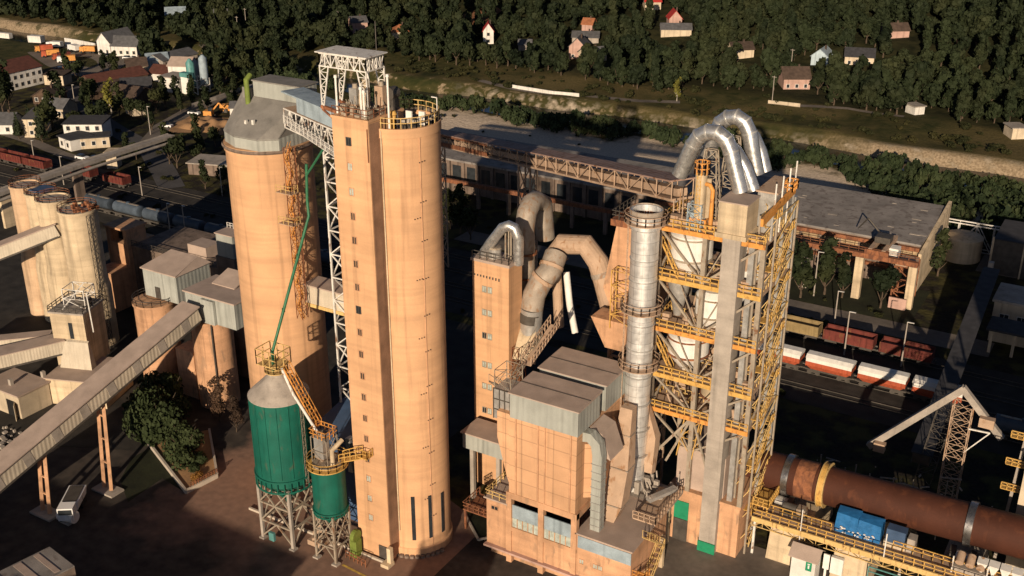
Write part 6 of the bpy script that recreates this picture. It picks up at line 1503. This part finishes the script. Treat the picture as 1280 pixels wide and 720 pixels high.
H('lean_to', 'small peach annex at the right end of the long white block', 'building', (56, 106), (80, 107), 6, 3.6, 'shed', .8, wall_cream, roof_brown)
H('house', 'brown timber gabled house in front of the long white block', 'house', (42, 130), (70, 131), 8, 2.8, 'gable', 2.6, wall_brown, roof_brown, 1, axis='y')
H('house', 'white gabled cottage with grey roof at the left edge near red wagons', 'house', (-8, 168), (17, 168), 9, 3.2, 'gable', 2.6, wall_white, roof_grey, 1)
H('house', 'cream two storey house with dark hipped roof among conifers', 'house', (31, 172), (51, 172), 9, 5.8, 'hip', 2.6, wall_cream, roof_dark, 1, rows=2)
H('house', 'grey roofed low house right behind the cream house with conifers', 'house', (52, 146), (80, 148), 8, 3.2, 'gable', 2.3, wall_cream, roof_grey, 1, chim=True)
H('pavilion', 'small white front wing with three dark windows of modern white house', 'building', (75, 184), (89.5, 189.5), 7, 3.4, 'flat', 0, wall_white, roof_dark, 1)
H('house', 'low cream wing of modern white house with flat dark roof', 'house', (98, 187), (138, 184), 5.5, 3.2, 'flat', 0, wall_cream, roof_dark, 1)
H('house', 'white upper block of modern house with dark flat roof and window band', 'house', (82, 178), (130, 178), 8, 5.6, 'shed', .8, wall_white, roof_dark, 1, rows=2)
H('chapel_hall', 'white hall with slate roof and gable at the gravel yard', 'building', (123, 68), (139, 70), 14, 5.5, 'gable', 3.6, wall_white, roof_grey, 1, axis='y')
H('hall_wing', 'white side wing with slate roof joined to white gabled hall', 'building', (140, 70), (172, 71), 9, 4.2, 'gable', 3.2, wall_white, roof_grey, 1)
H('house', 'orange cream house with brown roof in mid town', 'house', (161, 98), (186, 96), 9, 4.2, 'gable', 2.4, wall_cream, roof_brown, 1)
H('long_shed', 'long low shed with red brown roof in mid town', 'shed', (118, 116), (186, 103), 10, 3.2, 'gable', 2.2, wall_brown, roof_red)
H('long_shed', 'long low shed with dark brown roof before the red brown one', 'shed', (118, 125), (160, 117), 9, 2.8, 'gable', 1.8, wall_brown, roof_brown)
H('barn', 'weathered barn with wide grey brown hipped roof before a yellowing tree', 'barn', (132, 132), (170, 137), 11, 3.4, 'gable', 3, wall_brown, roof_brown, axis='x')
H('barn', 'dark roofed barn behind the weathered wide one', 'barn', (152, 121), (190, 119), 9, 3.0, 'gable', 2.6, wall_brown, roof_dark)
H('works_building', 'white flat fronted works building beside the teal batching plant', 'building', (200, 114), (224, 117), 8, 5.2, 'flat', 0, wall_white, conc, 0)
H('works_building', 'pale works building with tan pitched roof behind the white flat one', 'building', (212, 103), (238, 104), 9, 6.2, 'gable', 2.4, wall_white, dust_roof, 0)
H('house', 'red roofed low house left of the white works buildings', 'house', (187, 101), (211, 103), 8, 3.0, 'gable', 2.4, wall_white, roof_red, 0)
H('workshop_hall', 'workshop with blue grey metal roof behind the red roofed house', 'hall', (186, 90), (212, 88), 9, 4.4, 'gable', 1.8, wall_blue, sheet_blue, 0)
H('workshop_hall', 'long dark grey roofed workshop behind the batching plant', 'hall', (205, 90), (248, 80), 10, 4.2, 'gable', 1.8, conc, roof_grey, 0)
H('shed', 'small shed with pale rim roof by the town street', 'shed', (166, 146), (184, 143), 6, 2.8, 'flat', 0, wall_cream, roof_brown, 0)
H('shed', 'small grey shed right beside the soil yard and broad silo', 'shed', (288, 146), (300, 146), 5, 3, 'gable', 1.5, wall_white, roof_grey, 0)
H('canopy_shed', 'low open shed with pale roof edge left of the broad silo', 'shed', (236, 218), (292, 222), 8, 3.2, 'flat', 0, conc_dark, conc, 0)
H('gate_house', 'pale lit gate house block beside the elevated pipe bridge', 'building', (134, 211), (143, 211), 4, 4.6, 'flat', 0, wall_cream, cream, 0)
# up the valley side
H('farm_house', 'pale blue roofed farm house in the trees at upper left', 'house', (208, 29), (233, 28), 9, 3.4, 'gable', 2.6, wall_white, sheet_blue, 1, True)
H('house', 'peach house with grey roof alone in the trees right of pale blue roof', 'house', (268, 32), (286, 31), 8, 4.2, 'gable', 2, wall_pink, roof_grey, 1, True)
H('house', 'pink house with grey roof in the dark trees above the left portal frame', 'house', (441, 42), (460, 40), 8, 4.2, 'gable', 2, wall_pink, roof_grey, 1, True)
H('house', 'house with orange tiled hipped roof above the white portal frame', 'house', (491, 50), (512, 48), 8, 2.8, 'hip', 2.6, wall_cream, roof_orange, 0, True)
H('house', 'narrow white house with bright red roof below ploughed field', 'house', (604, 55), (617, 55), 7, 5.0, 'gable', 3.0, wall_white, roof_bright, 1, True, 2, axis='y')
H('house', 'bright red roofed cream house standing highest up the valley side', 'house', (806, 13), (826, 12), 8, 3.2, 'gable', 2.6, wall_cream, roof_bright, 0, True)
H('house', 'narrow pink house with bright red roof among high trees', 'house', (836, 36), (852, 35), 7, 3.6, 'gable', 3.0, wall_pink, roof_bright, 1, True, axis='y')
H('house', 'long grey roofed cream house directly below the narrow red roofed one', 'house', (826, 47), (864, 45), 7, 2.8, 'gable', 1.8, wall_cream, roof_grey, 0, True)
H('house', 'pink house with steep grey gable left of centre in the valley', 'house', (711, 74), (731, 74), 9, 4.6, 'gable', 3.2, wall_pink, roof_grey, 1, True, axis='y')
H('house', 'low cream house right beside the pink gabled valley house', 'house', (733, 80), (758, 76), 7, 3.0, 'gable', 2.0, wall_cream, roof_grey, 0, True)
H('house', 'tiny orange red house above the pink gabled valley house', 'house', (727, 42), (740, 42), 6, 3.4, 'gable', 2.0, wall_pink, roof_orange, 0, True)
H('house', 'flat grey roofed house behind the pink gabled valley house', 'house', (715, 56), (748, 54), 7, 2.6, 'gable', 1.8, conc, roof_grey, 0, True)
H('house', 'cream ruin like house in trees above the rear gooseneck duct', 'house', (915, 75), (942, 72), 7, 3.4, 'gable', 2.2, wall_cream, roof_brown, 0, True)
H('house', 'dusty pink house half hidden high in the right forest', 'house', (1104, 49), (1136, 47), 7, 2.6, 'gable', 2.2, wall_pink, roof_brown, 0, True)
H('house', 'pale blue gabled house left of the bright cream bungalow', 'house', (1013, 82), (1034, 82), 8, 3.2, 'gable', 2.6, wall_blue, sheet_blue, 0, True, axis='y')
H('bungalow', 'bright cream bungalow with dark roof in the right forest', 'house', (1055, 82), (1092, 80), 8, 3.0, 'gable', 2.4, wall_cream, roof_dark, 1, True)
H('house', 'pinkish house with broad grey brown roof at the meadow edge', 'house', (979, 112), (1012, 112), 9, 3.4, 'gable', 3.2, wall_pink, roof_brown, 1, True)
H('hut', 'tiny white hut at the meadow edge near the right forest', 'hut', (1143, 144), (1155, 143), 5, 2.2, 'flat', 0, wall_white, conc, 0, True)
H('hut', 'pale cream shed on the meadow at the right frame edge', 'hut', (1264, 175), (1282, 174), 6, 3.0, 'flat', 0, wall_cream, conc, 0, True)
H('hut', 'small grey hut beside the left cottage in the valley trees', 'hut', (648, 64), (664, 63), 6, 2.2, 'gable', 1.6, conc, roof_grey, 0, True)
for k, (p, q_) in enumerate((((96, 82), (128, 63)),)): pass
# town walls, plant and machines
def wallseg(name, lab, pix, h, m_, t_=.4, terr=False):
    pts = [GT(*p) if terr else G(*p) for p in pix]; m = MB()
    for p, q in zip(pts, pts[1:]): m.bar(p+V((0,0,h/2)), q+V((0,0,h/2)), t_, h, up=(0,0,1))
    solo(name, m, m_, lab, 'wall')
wallseg('boundary_wall', 'long white wall behind the gravel yard left of the white hall', [(82, 56), (100, 59), (120, 63)], 3.0, wall_white)
wallseg('boundary_wall', 'pale wall round the batching yard behind grey workshop', [(214, 72), (232, 74), (262, 79), (296, 84)], 2.4, wall_cream)
wallseg('boundary_wall', 'low pale wall along the town street before soil yard', [(240, 134), (270, 125), (300, 114)], 1.3, conc)
wallseg('garden_fence', 'broken white fence along the river track left of centre', [(640, 110), (690, 118), (724, 121)], 1.2, wall_white, .3, True)
wallseg('garden_fence', 'pale garden wall below the pinkish house at the meadow', [(960, 130), (1000, 134)], 1.2, wall_cream, .3, True)
wallseg('gate_canopy', 'white canopy beam at the upper left edge by the river', [(-5, 46), (14, 48)], 2.2, wall_white, 2.0)
wallseg('site_cabin', 'white site cabin row by the river at upper left', [(38, 52), (54, 53)], 2.8, wall_white, 3.0)
c = G(239, 117)
t = thing('batching_plant', 'teal and white batching plant with two upright silos in town', 'plant', (c.x, c.y, 0))
part('silo_barrel', MB().lathe((c.x-1.2, c.y+2), [(1.5, 2.5), (1.5, 10.5), (.4, 12)], 20), teal, t, True); part('second_barrel', MB().lathe((c.x+2.2, c.y+5), [(1.5, 3), (1.5, 12), (.4, 13.2)], 20), sheet_blue, t, True)
part('mixer_house', MB().box(c.x-2.8, c.x+1.2, c.y-1.5, c.y+.4, 0, 6.0), white, t); part('mixer_roof', MB().box(c.x-3, c.x+1.4, c.y-1.7, c.y+.5, 6.0, 7.6), teal, t)
part('frame', MB().mast((c.x+.5, c.y+3, 0), (c.x+.5, c.y+3, 5), (6, 0, 0), (0, 6, 0), 2, .25), steel_white, t)
c = G(258, 112)
solo('cement_silo', MB().lathe((c.x, c.y), [(1.2, 3.5), (1.2, 9.5), (.3, 10.5)], 16).mast((c.x, c.y, 0), (c.x, c.y, 3.6), (1.8,0,0), (0,1.8,0), 2, .2), steel_white, 'slim white cement silo on legs right of teal batching plant', 'silo')
# vehicles
def lorry(lab, px, py, rz, cabm, bodym, L=7, cat='truck', name='lorry'):
    q = G(px, py); t = thing(name, lab, cat, q, rz)
    part('cab', MB().hexa([(0,-1.15,.6),(1.9,-1.15,.6),(1.9,1.15,.6),(0,1.15,.6)], [(.2,-1.1,2.7),(1.9,-1.1,2.7),(1.9,1.1,2.7),(.2,1.1,2.7)]), cabm, t, local=True)
    part('windscreen', MB().box(-.02, .12, -1, 1, 1.6, 2.4), glass, t, local=True)
    part('body', MB().box(2.1, L, -1.25, 1.25, 1.0, 3.0), bodym, t, local=True)
    for x in (1.0, L-2.2, L-.9):
        for y in (-1.05, 1.05): part('wheel', MB().tube((x, y-.15, .5), (x, y+.15, .5), .5, .5, 12), rubber, t, local=True)
for k, (lab, px, py, rz, a_, b_) in enumerate((
    ('orange lorry parked in the gravel yard before the white wall', 101, 66, .4, orange, orange), ('orange lorry at the left end of gravel yard', 44, 66, 1.0, orange, redor_w),
    ('rust red lorry just below the orange one at the yard end', 52, 72, .9, redor_w, orange), ('red lorry near the middle of the yard left side', 66, 76, 1.1, redor_w, red_w),
    ('white lorry left of the orange lorries near the river', 60, 60, .3, white_glossy, white), ('white lorry with red body behind yard hedge', 72, 79, .8, white_glossy, orange),
    ('white box lorry beside the long white yard wall', 88, 63, -.2, white_glossy, white))): lorry(lab, px, py, rz, a_, b_)
def car(lab, px, py, rz, m_, terr=False):
    q = GT(px, py) if terr else G(px, py); t = thing('parked_car', lab, 'car', q, rz)
    part('body', MB().hexa([(-2.1,-.85,.3),(2.1,-.85,.3),(2.1,.85,.3),(-2.1,.85,.3)], [(-2.0,-.8,.95),(2.1,-.8,.9),(2.1,.8,.9),(-2.0,.8,.95)]), m_, t, local=True)
    part('cabin', MB().hexa([(-1.6,-.78,.95),(.9,-.78,.93),(.9,.78,.93),(-1.6,.78,.95)], [(-1.2,-.65,1.5),(.4,-.65,1.5),(.4,.65,1.5),(-1.2,.65,1.5)]), glass, t, local=True)
    for x in (-1.3, 1.35):
        for y in (-.8, .8): part('wheel', MB().tube((x, y-.1, .32), (x, y+.1, .32), .32, .32, 12), rubber, t, local=True)
car('white car parked beside the soil yard street', 208, 159, .3, white_glossy); car('white van like car by the orange excavator', 243, 143, .2, white_glossy)
car('dark car parked on the town road by the lamp', 96, 152, 1.2, blue_dull); car('white car in front of the white gabled hall', 136, 71, .2, white_glossy)
car('silver car parked below the modern white house', 120, 201, .1, galv); car('white car left of the silver one under the pipe bridge', 103, 199, .1, white_glossy)
car('red car at the gravel yard edge by the hedge', 77, 88, .8, red_w); car('white car at the right end of gravel yard', 160, 74, .2, white_glossy)
q = G(262, 147); t = thing('excavator', 'orange excavator beside the heap of orange soil', 'excavator', q, .4)
part('track', MB().box(-1.8, 1.8, -1.3, -.7, 0, .9).box(-1.8, 1.8, .7, 1.3, 0, .9), rubber, t, local=True); part('body', MB().box(-1.6, 1.2, -1.2, 1.2, .9, 2.4), orange, t, local=True); part('cab', MB().box(.2, 1.5, -1.2, -.1, 2.4, 3.4), glass, t, local=True)
part('boom', MB().bar((1.0, .3, 2.2), (3.6, .3, 5.0), .45).bar((3.6, .3, 5.0), (5.6, .3, 3.0), .38), orange, t, local=True); part('bucket', MB().box(5.2, 6.2, -.3, .9, 1.9, 3.0), steel_dark, t, local=True)
lorry('orange tipper lorry right of the orange excavator', 277, 140, .2, orange, orange)
rr = random.Random(15); m = MB()
for k in range(34):
    p = G(rr.uniform(268, 305), rr.uniform(76, 88)); s = rr.uniform(.4, 1.6); solo('timber_stack', MB().box(p.x-s, p.x+s, p.y-s*.5, p.y+s*.5, 0, rr.uniform(.4, 2)), wall_brown, 'brown stack of boards in the walled yard behind the batching plant', 'timber stack', 'stacks of boards in the walled yard')

# elevated pipe bridge at left
a, b, c = G(-60, 262, 9), G(110, 203, 9), G(215, 170, 8)
t = thing('pipe_bridge', 'long pale double pipe bridge crossing the railway at left', 'pipe bridge', (a.x, a.y, 0))
d = (b-a).normalized(); sd = V((-d.y, d.x, 0))
part('deck', MB().bar(a, b, 2.0, .9, up=up).bar(b, c, 2.0, .9, up=up), conc, t)
part('pipe', MB().path([a+sd*1.6+V((0,0,.2)), b+sd*1.6+V((0,0,.2)), c+sd*1.6+V((0,0,.2))], .45, 12).path([a-sd*2.6-V((0,0,.8)), b-sd*2.6-V((0,0,.8)), c-sd*2.6-V((0,0,.8))], .4, 12), conc, t, True)
for f in (.35, .62, .9): q = a.lerp(b, f); part('pillar', MB().box(q.x-.4, q.x+.4, q.y-1.4, q.y+1.4, 0, 8.5), cream if f < .4 else conc_dark, t)
# lamp and wire posts
POLES = [(565/3, 505/3, 9, 'white concrete lamp post by the curving town road'), (95, 139, 9, 'pale lamp post beside the dark town street'), (80, 231, 8, 'grey rail lamp post below the pipe bridge at left'), (44, 205, 7, 'slim rail post right of the first red wagons'),
  (178, 245, 8, 'pale rail post behind the blue tank wagons, left one'), (214, 299, 9, 'pale rail post in front of the blue tank wagons'), (233, 302, 9, 'pale rail post left of the small sheet house'), (278, 245, 8, 'short lamp post just left of the broad silo'),
  (1055, 444, 9, 'white rail post in front of red wagon behind the hopper train'), (1126, 458, 9, 'white rail post right of its twin behind the hopper train'), (1043, 404, 7, 'short dark post at the hall road'),
  (1017, 370, 10, 'lamp post by the trees before the grey hall')]
for px, py, h, lab in POLES:
    q = G(px, py); t = thing('lamp_post', lab, 'lamp post', q)
    part('pole', MB().tube((q.x, q.y, 0), (q.x, q.y, h), .16, .1, 8), conc, t); part('lamp_head', MB().bar((q.x, q.y, h), (q.x+1.2, q.y-.3, h+.15), .25, .12), steel_white, t)
for px, py, lab in ((298, 47, 'thin white pole high in the upper left trees'), (348, 45, 'thin white pole left of the pink hillside house'), (423, 40, 'thin pole right above the left end of portal frame'), (308, 36, 'thin pale pole in the upper left wood'), (988, 92, 'wooden pole left of the pinkish meadow house'), (965, 128, 'thin wooden pole at the meadow garden wall')):
    q = GT(px, py); t = thing('utility_pole', lab, 'pole', q); part('pole', MB().tube(q, q+V((0,0,9)), .14, .1, 8), conc, t); part('crossarm', MB().bar(q+V((-.8,0,8.6)), q+V((.8,0,8.6)), .14), conc, t)
# ================================================================== PLANTING
def pick(L): return rt.choice(L)
# planter shrubs
q = pts_ = None
big = [(crown_mesh('foliage', leaf_mid, 'bush', 800+i, 3600, .4), trunk_mesh('stem', bark, .3, .05, .9)) for i in range(2)]
for (px, py, s, hs, lab) in ((203, 545, 5.4, 1.35, 'largest dense green shrub in the middle of the kerbed bed'), (232, 574, 4.2, 1.15, 'green shrub at the front corner of the kerbed bed'), (212, 518, 4.6, 1.5, 'tall green shrub at the back of the kerbed bed under the gallery'), (248, 585, 2.0, .9, 'low green shrub near right kerb of the bed')):
    p = G(px, py); place(pick(big), 'shrub', lab, 'shrub', p.x, p.y, s, hs, 'shrubs in the kerbed bed', .3, ('foliage', 'stem'), 0)
p = G(240, 604); place((crown_mesh('foliage', leaf_dry, 'bush', 860, 500, .8), big[0][1]), 'shrub', 'small dry orange shrub by the rusty fence of the bed', 'shrub', p.x+.2, p.y+.9, 1.2, .8, None, .3, ('foliage', 'stem'), 0)
redb = (crown_mesh('crown', leaf_red, 'tall', 871, 2000, .42), trunk_mesh('trunk', bark, .5, .06, 2.4))
for (px, py, s, lab) in ((275, 527, 2.1, 'reddish leaved small tree against the low peach silo'), (296, 540, 1.7, 'reddish bush between broad silo and the large green silo')):
    p = G(px, py); place(redb, 'small_tree', lab, 'tree', p.x, p.y, s, 1.1, None, 0)
p = G(185, 500); place(pick(big), 'shrub', 'green shrub under the gallery beside the low peach silo', 'shrub', p.x, p.y, 2.4, 1.2, None, 0, ('foliage', 'stem'), 0)
# town trees one by one
TT = [(12,137,5,0,'dark round tree left of the brown timber house'),(4,140,4,0,'dark tree at left edge before the long white block'),(24,174,2.4,1,'tall dark conifer beside the cream two storey house'),(53,178,3.0,1,'dark conifer right of the cream two storey house'),(60,170,4.2,0,'broad dark tree behind conifers by cream house'),(66,160,3.6,0,'dark tree over the grey roofed low house'),
 (38,160,2.2,1,'slender conifer left of the cream house'),(78,140,3.2,0,'tree right of the brown timber house'),(108,140,3.4,0,'tree left of the pale lamp post in town'),(115,133,3.6,0,'tree in the garden left of the weathered barn'),(140,142,3.6,2,'yellowing tree before the weathered barn'),(150,147,3.4,0,'dark tree right of the yellowing one'),(128,160,3.4,0,'dark tree behind the modern white house'),(116,161,3.2,0,'rounded tree behind the left of modern white house'),
 (165,150,2.8,0,'bushy tree by the small rimmed shed'),(178,150,2.6,0,'small tree at the curve of town street'),(196,140,3.2,0,'tree below the white works building'),(207,135,3.2,0,'second tree right below the white works building'),(222,131,3.0,0,'tree at the street below the teal plant'),(240,127,2.8,0,'dark tree right below the batching plant'),(276,116,3.2,0,'lone bushy tree right of the batching yard'),
 (190,163,2.6,0,'tree beside the curving road lamp'),(212,205,3.2,0,'dense tree at the end of curving road'),(222,210,3.6,0,'broader dense tree right of the road end'),(208,188,2.6,0,'tree above the road end thicket'),(252,196,2.6,0,'tree left of the broad silo in shadow'),(257,236,2.4,0,'bush below the open pale roofed shed'),(280,238,2.6,0,'bush right below the open pale roofed shed'),
 (98,102,3.0,0,'tree between long white block and red shed'),(85,95,3.0,0,'tree above the peach annex'),(130,92,2.6,0,'narrow tree above mid town sheds'),(138,90,2.8,0,'narrow tree left of the orange cream house'),(146,95,2.8,0,'tree just left of the orange cream house'),(70,116,3.2,0,'dark tree over the peach annex roof'),
 (1000,372,3.6,0,'leafy tree near the left end of hall road'),(1030,368,3.8,0,'leafy tree before the rusty runway'),(1052,372,3.0,0,'leafy tree left of the pale runway pillar'),(1100,385,3.4,0,'leafy tree between the two pale runway pillars'),(985,360,3.4,0,'leafy tree just right of the yellow stair tower'),(576,292,3.6,0,'tree right behind the tallest silo by shaded hall'),(588,300,3.0,0,'smaller tree in shadow right of the tallest silo'),(563,286,3.0,0,'tree hidden at the right flank of tallest silo'),(1172,345,3.2,0,'dark tree in shade below the white tank')]
for px, py, s, k, lab in TT:
    p = G(px, py); AVOID.append((p.x, p.y, 2)); tm = pick(CONIF) if k == 1 else (YEL[0] if k == 2 else pick(TOWN))
    place(tm, 'conifer' if k == 1 else 'tree', lab, 'tree', p.x, p.y, s*.92, 1.0, None, 0)
p = GT(846, 127); place(YEL[0], 'tree', 'single yellow green tree with pale trunk at the meadow edge', 'tree', p.x, p.y, 2.2, 1.05, None)
for px, py, s, lab in ((1040, 128, 4.6, 'big broad tree between the pinkish house and bright bungalow'), (1022, 118, 3.4, 'tall tree right beside the pinkish meadow house')):
    p = GT(px, py); place(FOREST[1], 'tree', lab, 'tree', p.x, p.y, s, 1.0, None); AVOID.append((p.x, p.y, 3))
for p in FIELD: AVOID.append((p.x, p.y, 6))
for k in range(1400):
    x, y = rt.uniform(-330, -95), rt.uniform(205, 312)
    px_, py_ = proj(V((x, y, 2)))
    if not (-20 < px_ < 330 and py_ < 260): continue
    if y < 296 and not ok(x, y, 1.2): continue
    if any(abs(px_-u) < w_ and abs(py_-v) < h_ for u, v, w_, h_ in ((112,74,58,16),(255,158,50,14),(262,84,50,9),(175,172,30,14),(205,205,14,26),(60,190,70,8))): continue
    if rt.random() < .62: continue
    AVOID.append((x, y, 2.4)); place(pick(TOWN), 'tree', 'small dark leafy tree among the gardens and streets of the town', 'tree', x, y, rt.uniform(1.6, 2.9), rt.uniform(.8, 1.2), 'small trees about the town', 0, lift=.25)
# forest: sample the visible valley side
pts = []
cell = {}
def far_enough(x, y, d):
    k = (int(x//6), int(y//6))
    for i in (-1, 0, 1):
        for j in (-1, 0, 1):
            for (a, b) in cell.get((k[0]+i, k[1]+j), ()):
                if (a-x)**2+(b-y)**2 < d*d: return False
    return True
def inview(x, y, z, mx=60, top=-60):
    px, py = proj(V((x, y, z+5))); return -mx < px < 1280+mx and py > top
tries = 0
while tries < 60000:
    tries += 1
    x, y = rt.uniform(-640, 260), rt.uniform(288, 660)
    if x < -150:
        lim = 338+23*smooth(x, -330, -265)+3*_n(x, 0, .07, 3)
        if y < lim and not (298 < y < 318 and -430 < x < -285): continue
    else:
        edge = 372+5*_n(x, 0, .05, 1)+4*_n(x, 0, .17, 2)
        if y < edge: continue
    z = terrain(x, y)
    if not inview(x, y, z): continue
    if y < 322:
        u_, v_ = proj(V((x, y, 2)))
        if u_ < 185 and v_ > 30: continue
    if not ok(x, y): continue
    dens = .5+.5*_n(x, y, .03, 7)
    if y > 372 and rt.random() > .34+.85*dens: continue
    d = rt.uniform(3.4, 4.8)
    if not far_enough(x, y, d): continue
    cell.setdefault((int(x//6), int(y//6)), []).append((x, y)); pts.append((x, y, z))
pts.sort(key=lambda p: (V(p)-CAMP).length)
print('forest trees', len(pts))
for i, (x, y, z) in enumerate(pts[:290]):
    place(FOREST[i*7 % 8], 'tree', 'dark green broadleaf tree in the wood along the far river side', 'tree', x, y, rt.choice((2.2, 2.6, 3.0, 3.4, 3.9))*rt.uniform(.9, 1.1), rt.uniform(.85, 1.25), 'broadleaf trees of the riverside wood', z, lift=.12)
rest = pts[290:]
VV, n_tot = [], 0
base = [np.array([v.co for v in c[0].vertices], dtype=np.float32) for c in FOREST]
for i, (x, y, z) in enumerate(rest):
    v = base[i*7 % 8].copy(); s = rt.choice((2.1, 2.5, 2.9, 3.3, 3.9, 4.6))*rt.uniform(.9, 1.1); a = rt.uniform(0, 6.28); hs = rt.uniform(.8, 1.25)
    c_, s_ = math.cos(a), math.sin(a); w = np.empty_like(v)
    w[:,0] = (v[:,0]*c_-v[:,1]*s_)*s+x; w[:,1] = (v[:,0]*s_+v[:,1]*c_)*s+y; w[:,2] = (v[:,2]+.12)*s*hs+z
    VV.append(w)
def bigmesh(name, VV, m):
    if not VV: return
    A = np.concatenate(VV); nq = len(A)//4
    me = bpy.data.meshes.new(name); me.vertices.add(len(A)); me.vertices.foreach_set('co', A.ravel())
    me.loops.add(nq*4); me.loops.foreach_set('vertex_index', np.arange(nq*4, dtype=np.int32)); me.polygons.add(nq)
    me.polygons.foreach_set('loop_start', np.arange(0, nq*4, 4, dtype=np.int32)); me.polygons.foreach_set('loop_total', np.full(nq, 4, dtype=np.int32))
    me.materials.append(m); me.update(); me.validate()
    o = bpy.data.objects.new(name, me); COL.objects.link(o); o['kind'] = 'stuff'; return o
leaf_far = leafmat('far_forest_leaves', (.007,.012,.006), (.027,.036,.016), .09, False)
bigmesh('forest', VV, leaf_far)
# riverside bushes
nb = 0; tries = 0; cell.clear(); low = []
while tries < 9000:
    tries += 1
    x, y = rt.uniform(-330, 60), rt.uniform(262, 322)
    lo = max(268, 300-(x+75)*1.0) if x > -75 else 302
    if x < -235 and rt.random() < .4: continue
    if y < lo+4*_n(x, 0, .1, 1) or y > 314+3*_n(x, 0, .08, 2): continue
    if x < -75 and rt.random() > .3+.7*(.5+.5*_n(x, y, .05, 3)): continue
    if -90 < x < -75 and y < 303: continue
    z = terrain(x, y)
    if not inview(x, y, z, 20) or not far_enough(x, y, rt.uniform(2.6, 4.0)): continue
    cell.setdefault((int(x//6), int(y//6)), []).append((x, y)); low.append((x, y, z))
low.sort(key=lambda p: (V(p)-CAMP).length)
print('bushes', len(low))
for i, (x, y, z) in enumerate(low[:280]):
    place(BUSH[i % 4], 'riverside_bush', 'green bush in the dense strip along the near river bank', 'bush', x, y, rt.uniform(1.9, 3.3), rt.uniform(1.0, 1.7), 'bushes along the near river bank', z, ('foliage', 'stem'), 0)
VV = []; base = [np.array([v.co for v in c[0].vertices], dtype=np.float32) for c in BUSH]
def scatter(lst, smin, smax):
    for i, (x, y, z) in enumerate(lst):
        v = base[i % 4].copy(); s = rt.uniform(smin, smax); a = rt.uniform(0, 6.28); c_, s_ = math.cos(a), math.sin(a); w = np.empty_like(v)
        w[:,0] = (v[:,0]*c_-v[:,1]*s_)*s+x; w[:,1] = (v[:,0]*s_+v[:,1]*c_)*s+y; w[:,2] = v[:,2]*s*.9+z; VV.append(w)
scatter(low[280:], 1.5, 2.5)
wl = []
for k in range(420):                          # weeds: rail side, meadow scrub, far bank
    r_ = rt.random()
    if r_ < .35: x, y = rt.uniform(-330, -20), rt.choice([187, 202.5, 204, 172, 215, 219])+rt.uniform(-1.5, 1.5)
    elif r_ < .75: x, y = rt.uniform(-280, 110), rt.uniform(341, 371)
    else: x, y = rt.uniform(-330, -150), rt.uniform(205, 300)
    if ok(x, y, .5): wl.append((x, y, terrain(x, y)))
scatter(wl, .5, 1.3)
scatter([(x, y, terrain(x, y)) for x, y in ((rt.uniform(-265, 110), rt.choice((342, 345, 352, 366))+rt.uniform(-3, 3)) for _ in range(170)) if ok(x, y, 1)], 1.0, 2.1)
bigmesh('undergrowth', VV, leafmat('undergrowth_leaves', (.012,.016,.006), (.04,.04,.015), .12, False))
# ================================================================== CAMERA, LIGHT
cam = bpy.data.cameras.new('camera'); co_ = bpy.data.objects.new('camera', cam); COL.objects.link(co_)
cam.sensor_width = 36; cam.lens = FOC/1280*36; cam.clip_start = 1; cam.clip_end = 4000
co_.location = CAMP; co_.rotation_euler = (R(90)-TH, 0, YAW); SC.camera = co_
AZ, EL = R(13.5), R(15.2)
hx, hy = math.sin(AZ), math.cos(AZ)                # travel of the light in camera-heading axes
tx, ty = hx*CY-hy*SY, hx*SY+hy*CY
d = V((tx*math.cos(EL), ty*math.cos(EL), -math.sin(EL)))
sun = bpy.data.lights.new('sun', 'SUN'); sun.energy = 5.0; sun.angle = R(.5); sun.color = (1.0, .80, .58)
so = bpy.data.objects.new('sun', sun); COL.objects.link(so); so.rotation_euler = d.to_track_quat('-Z', 'Y').to_euler(); so.location = (0, -50, 200)
w = bpy.data.worlds.new('World'); SC.world = w; w.use_nodes = True; nt = w.node_tree
sky = nt.nodes.new('ShaderNodeTexSky'); sky.sky_type = 'NISHITA'; sky.sun_disc = False; sky.air_density = .45; sky.dust_density = .6; sky.sun_elevation = EL; sky.sun_rotation = math.atan2(-tx, -ty)
nt.links.new(sky.outputs[0], nt.nodes['Background'].inputs['Color']); nt.nodes['Background'].inputs['Strength'].default_value = .05
vs_ = SC.view_settings; vs_.view_transform = 'Standard'; vs_.look = 'None'; vs_.gamma = 1; vs_.exposure = .2
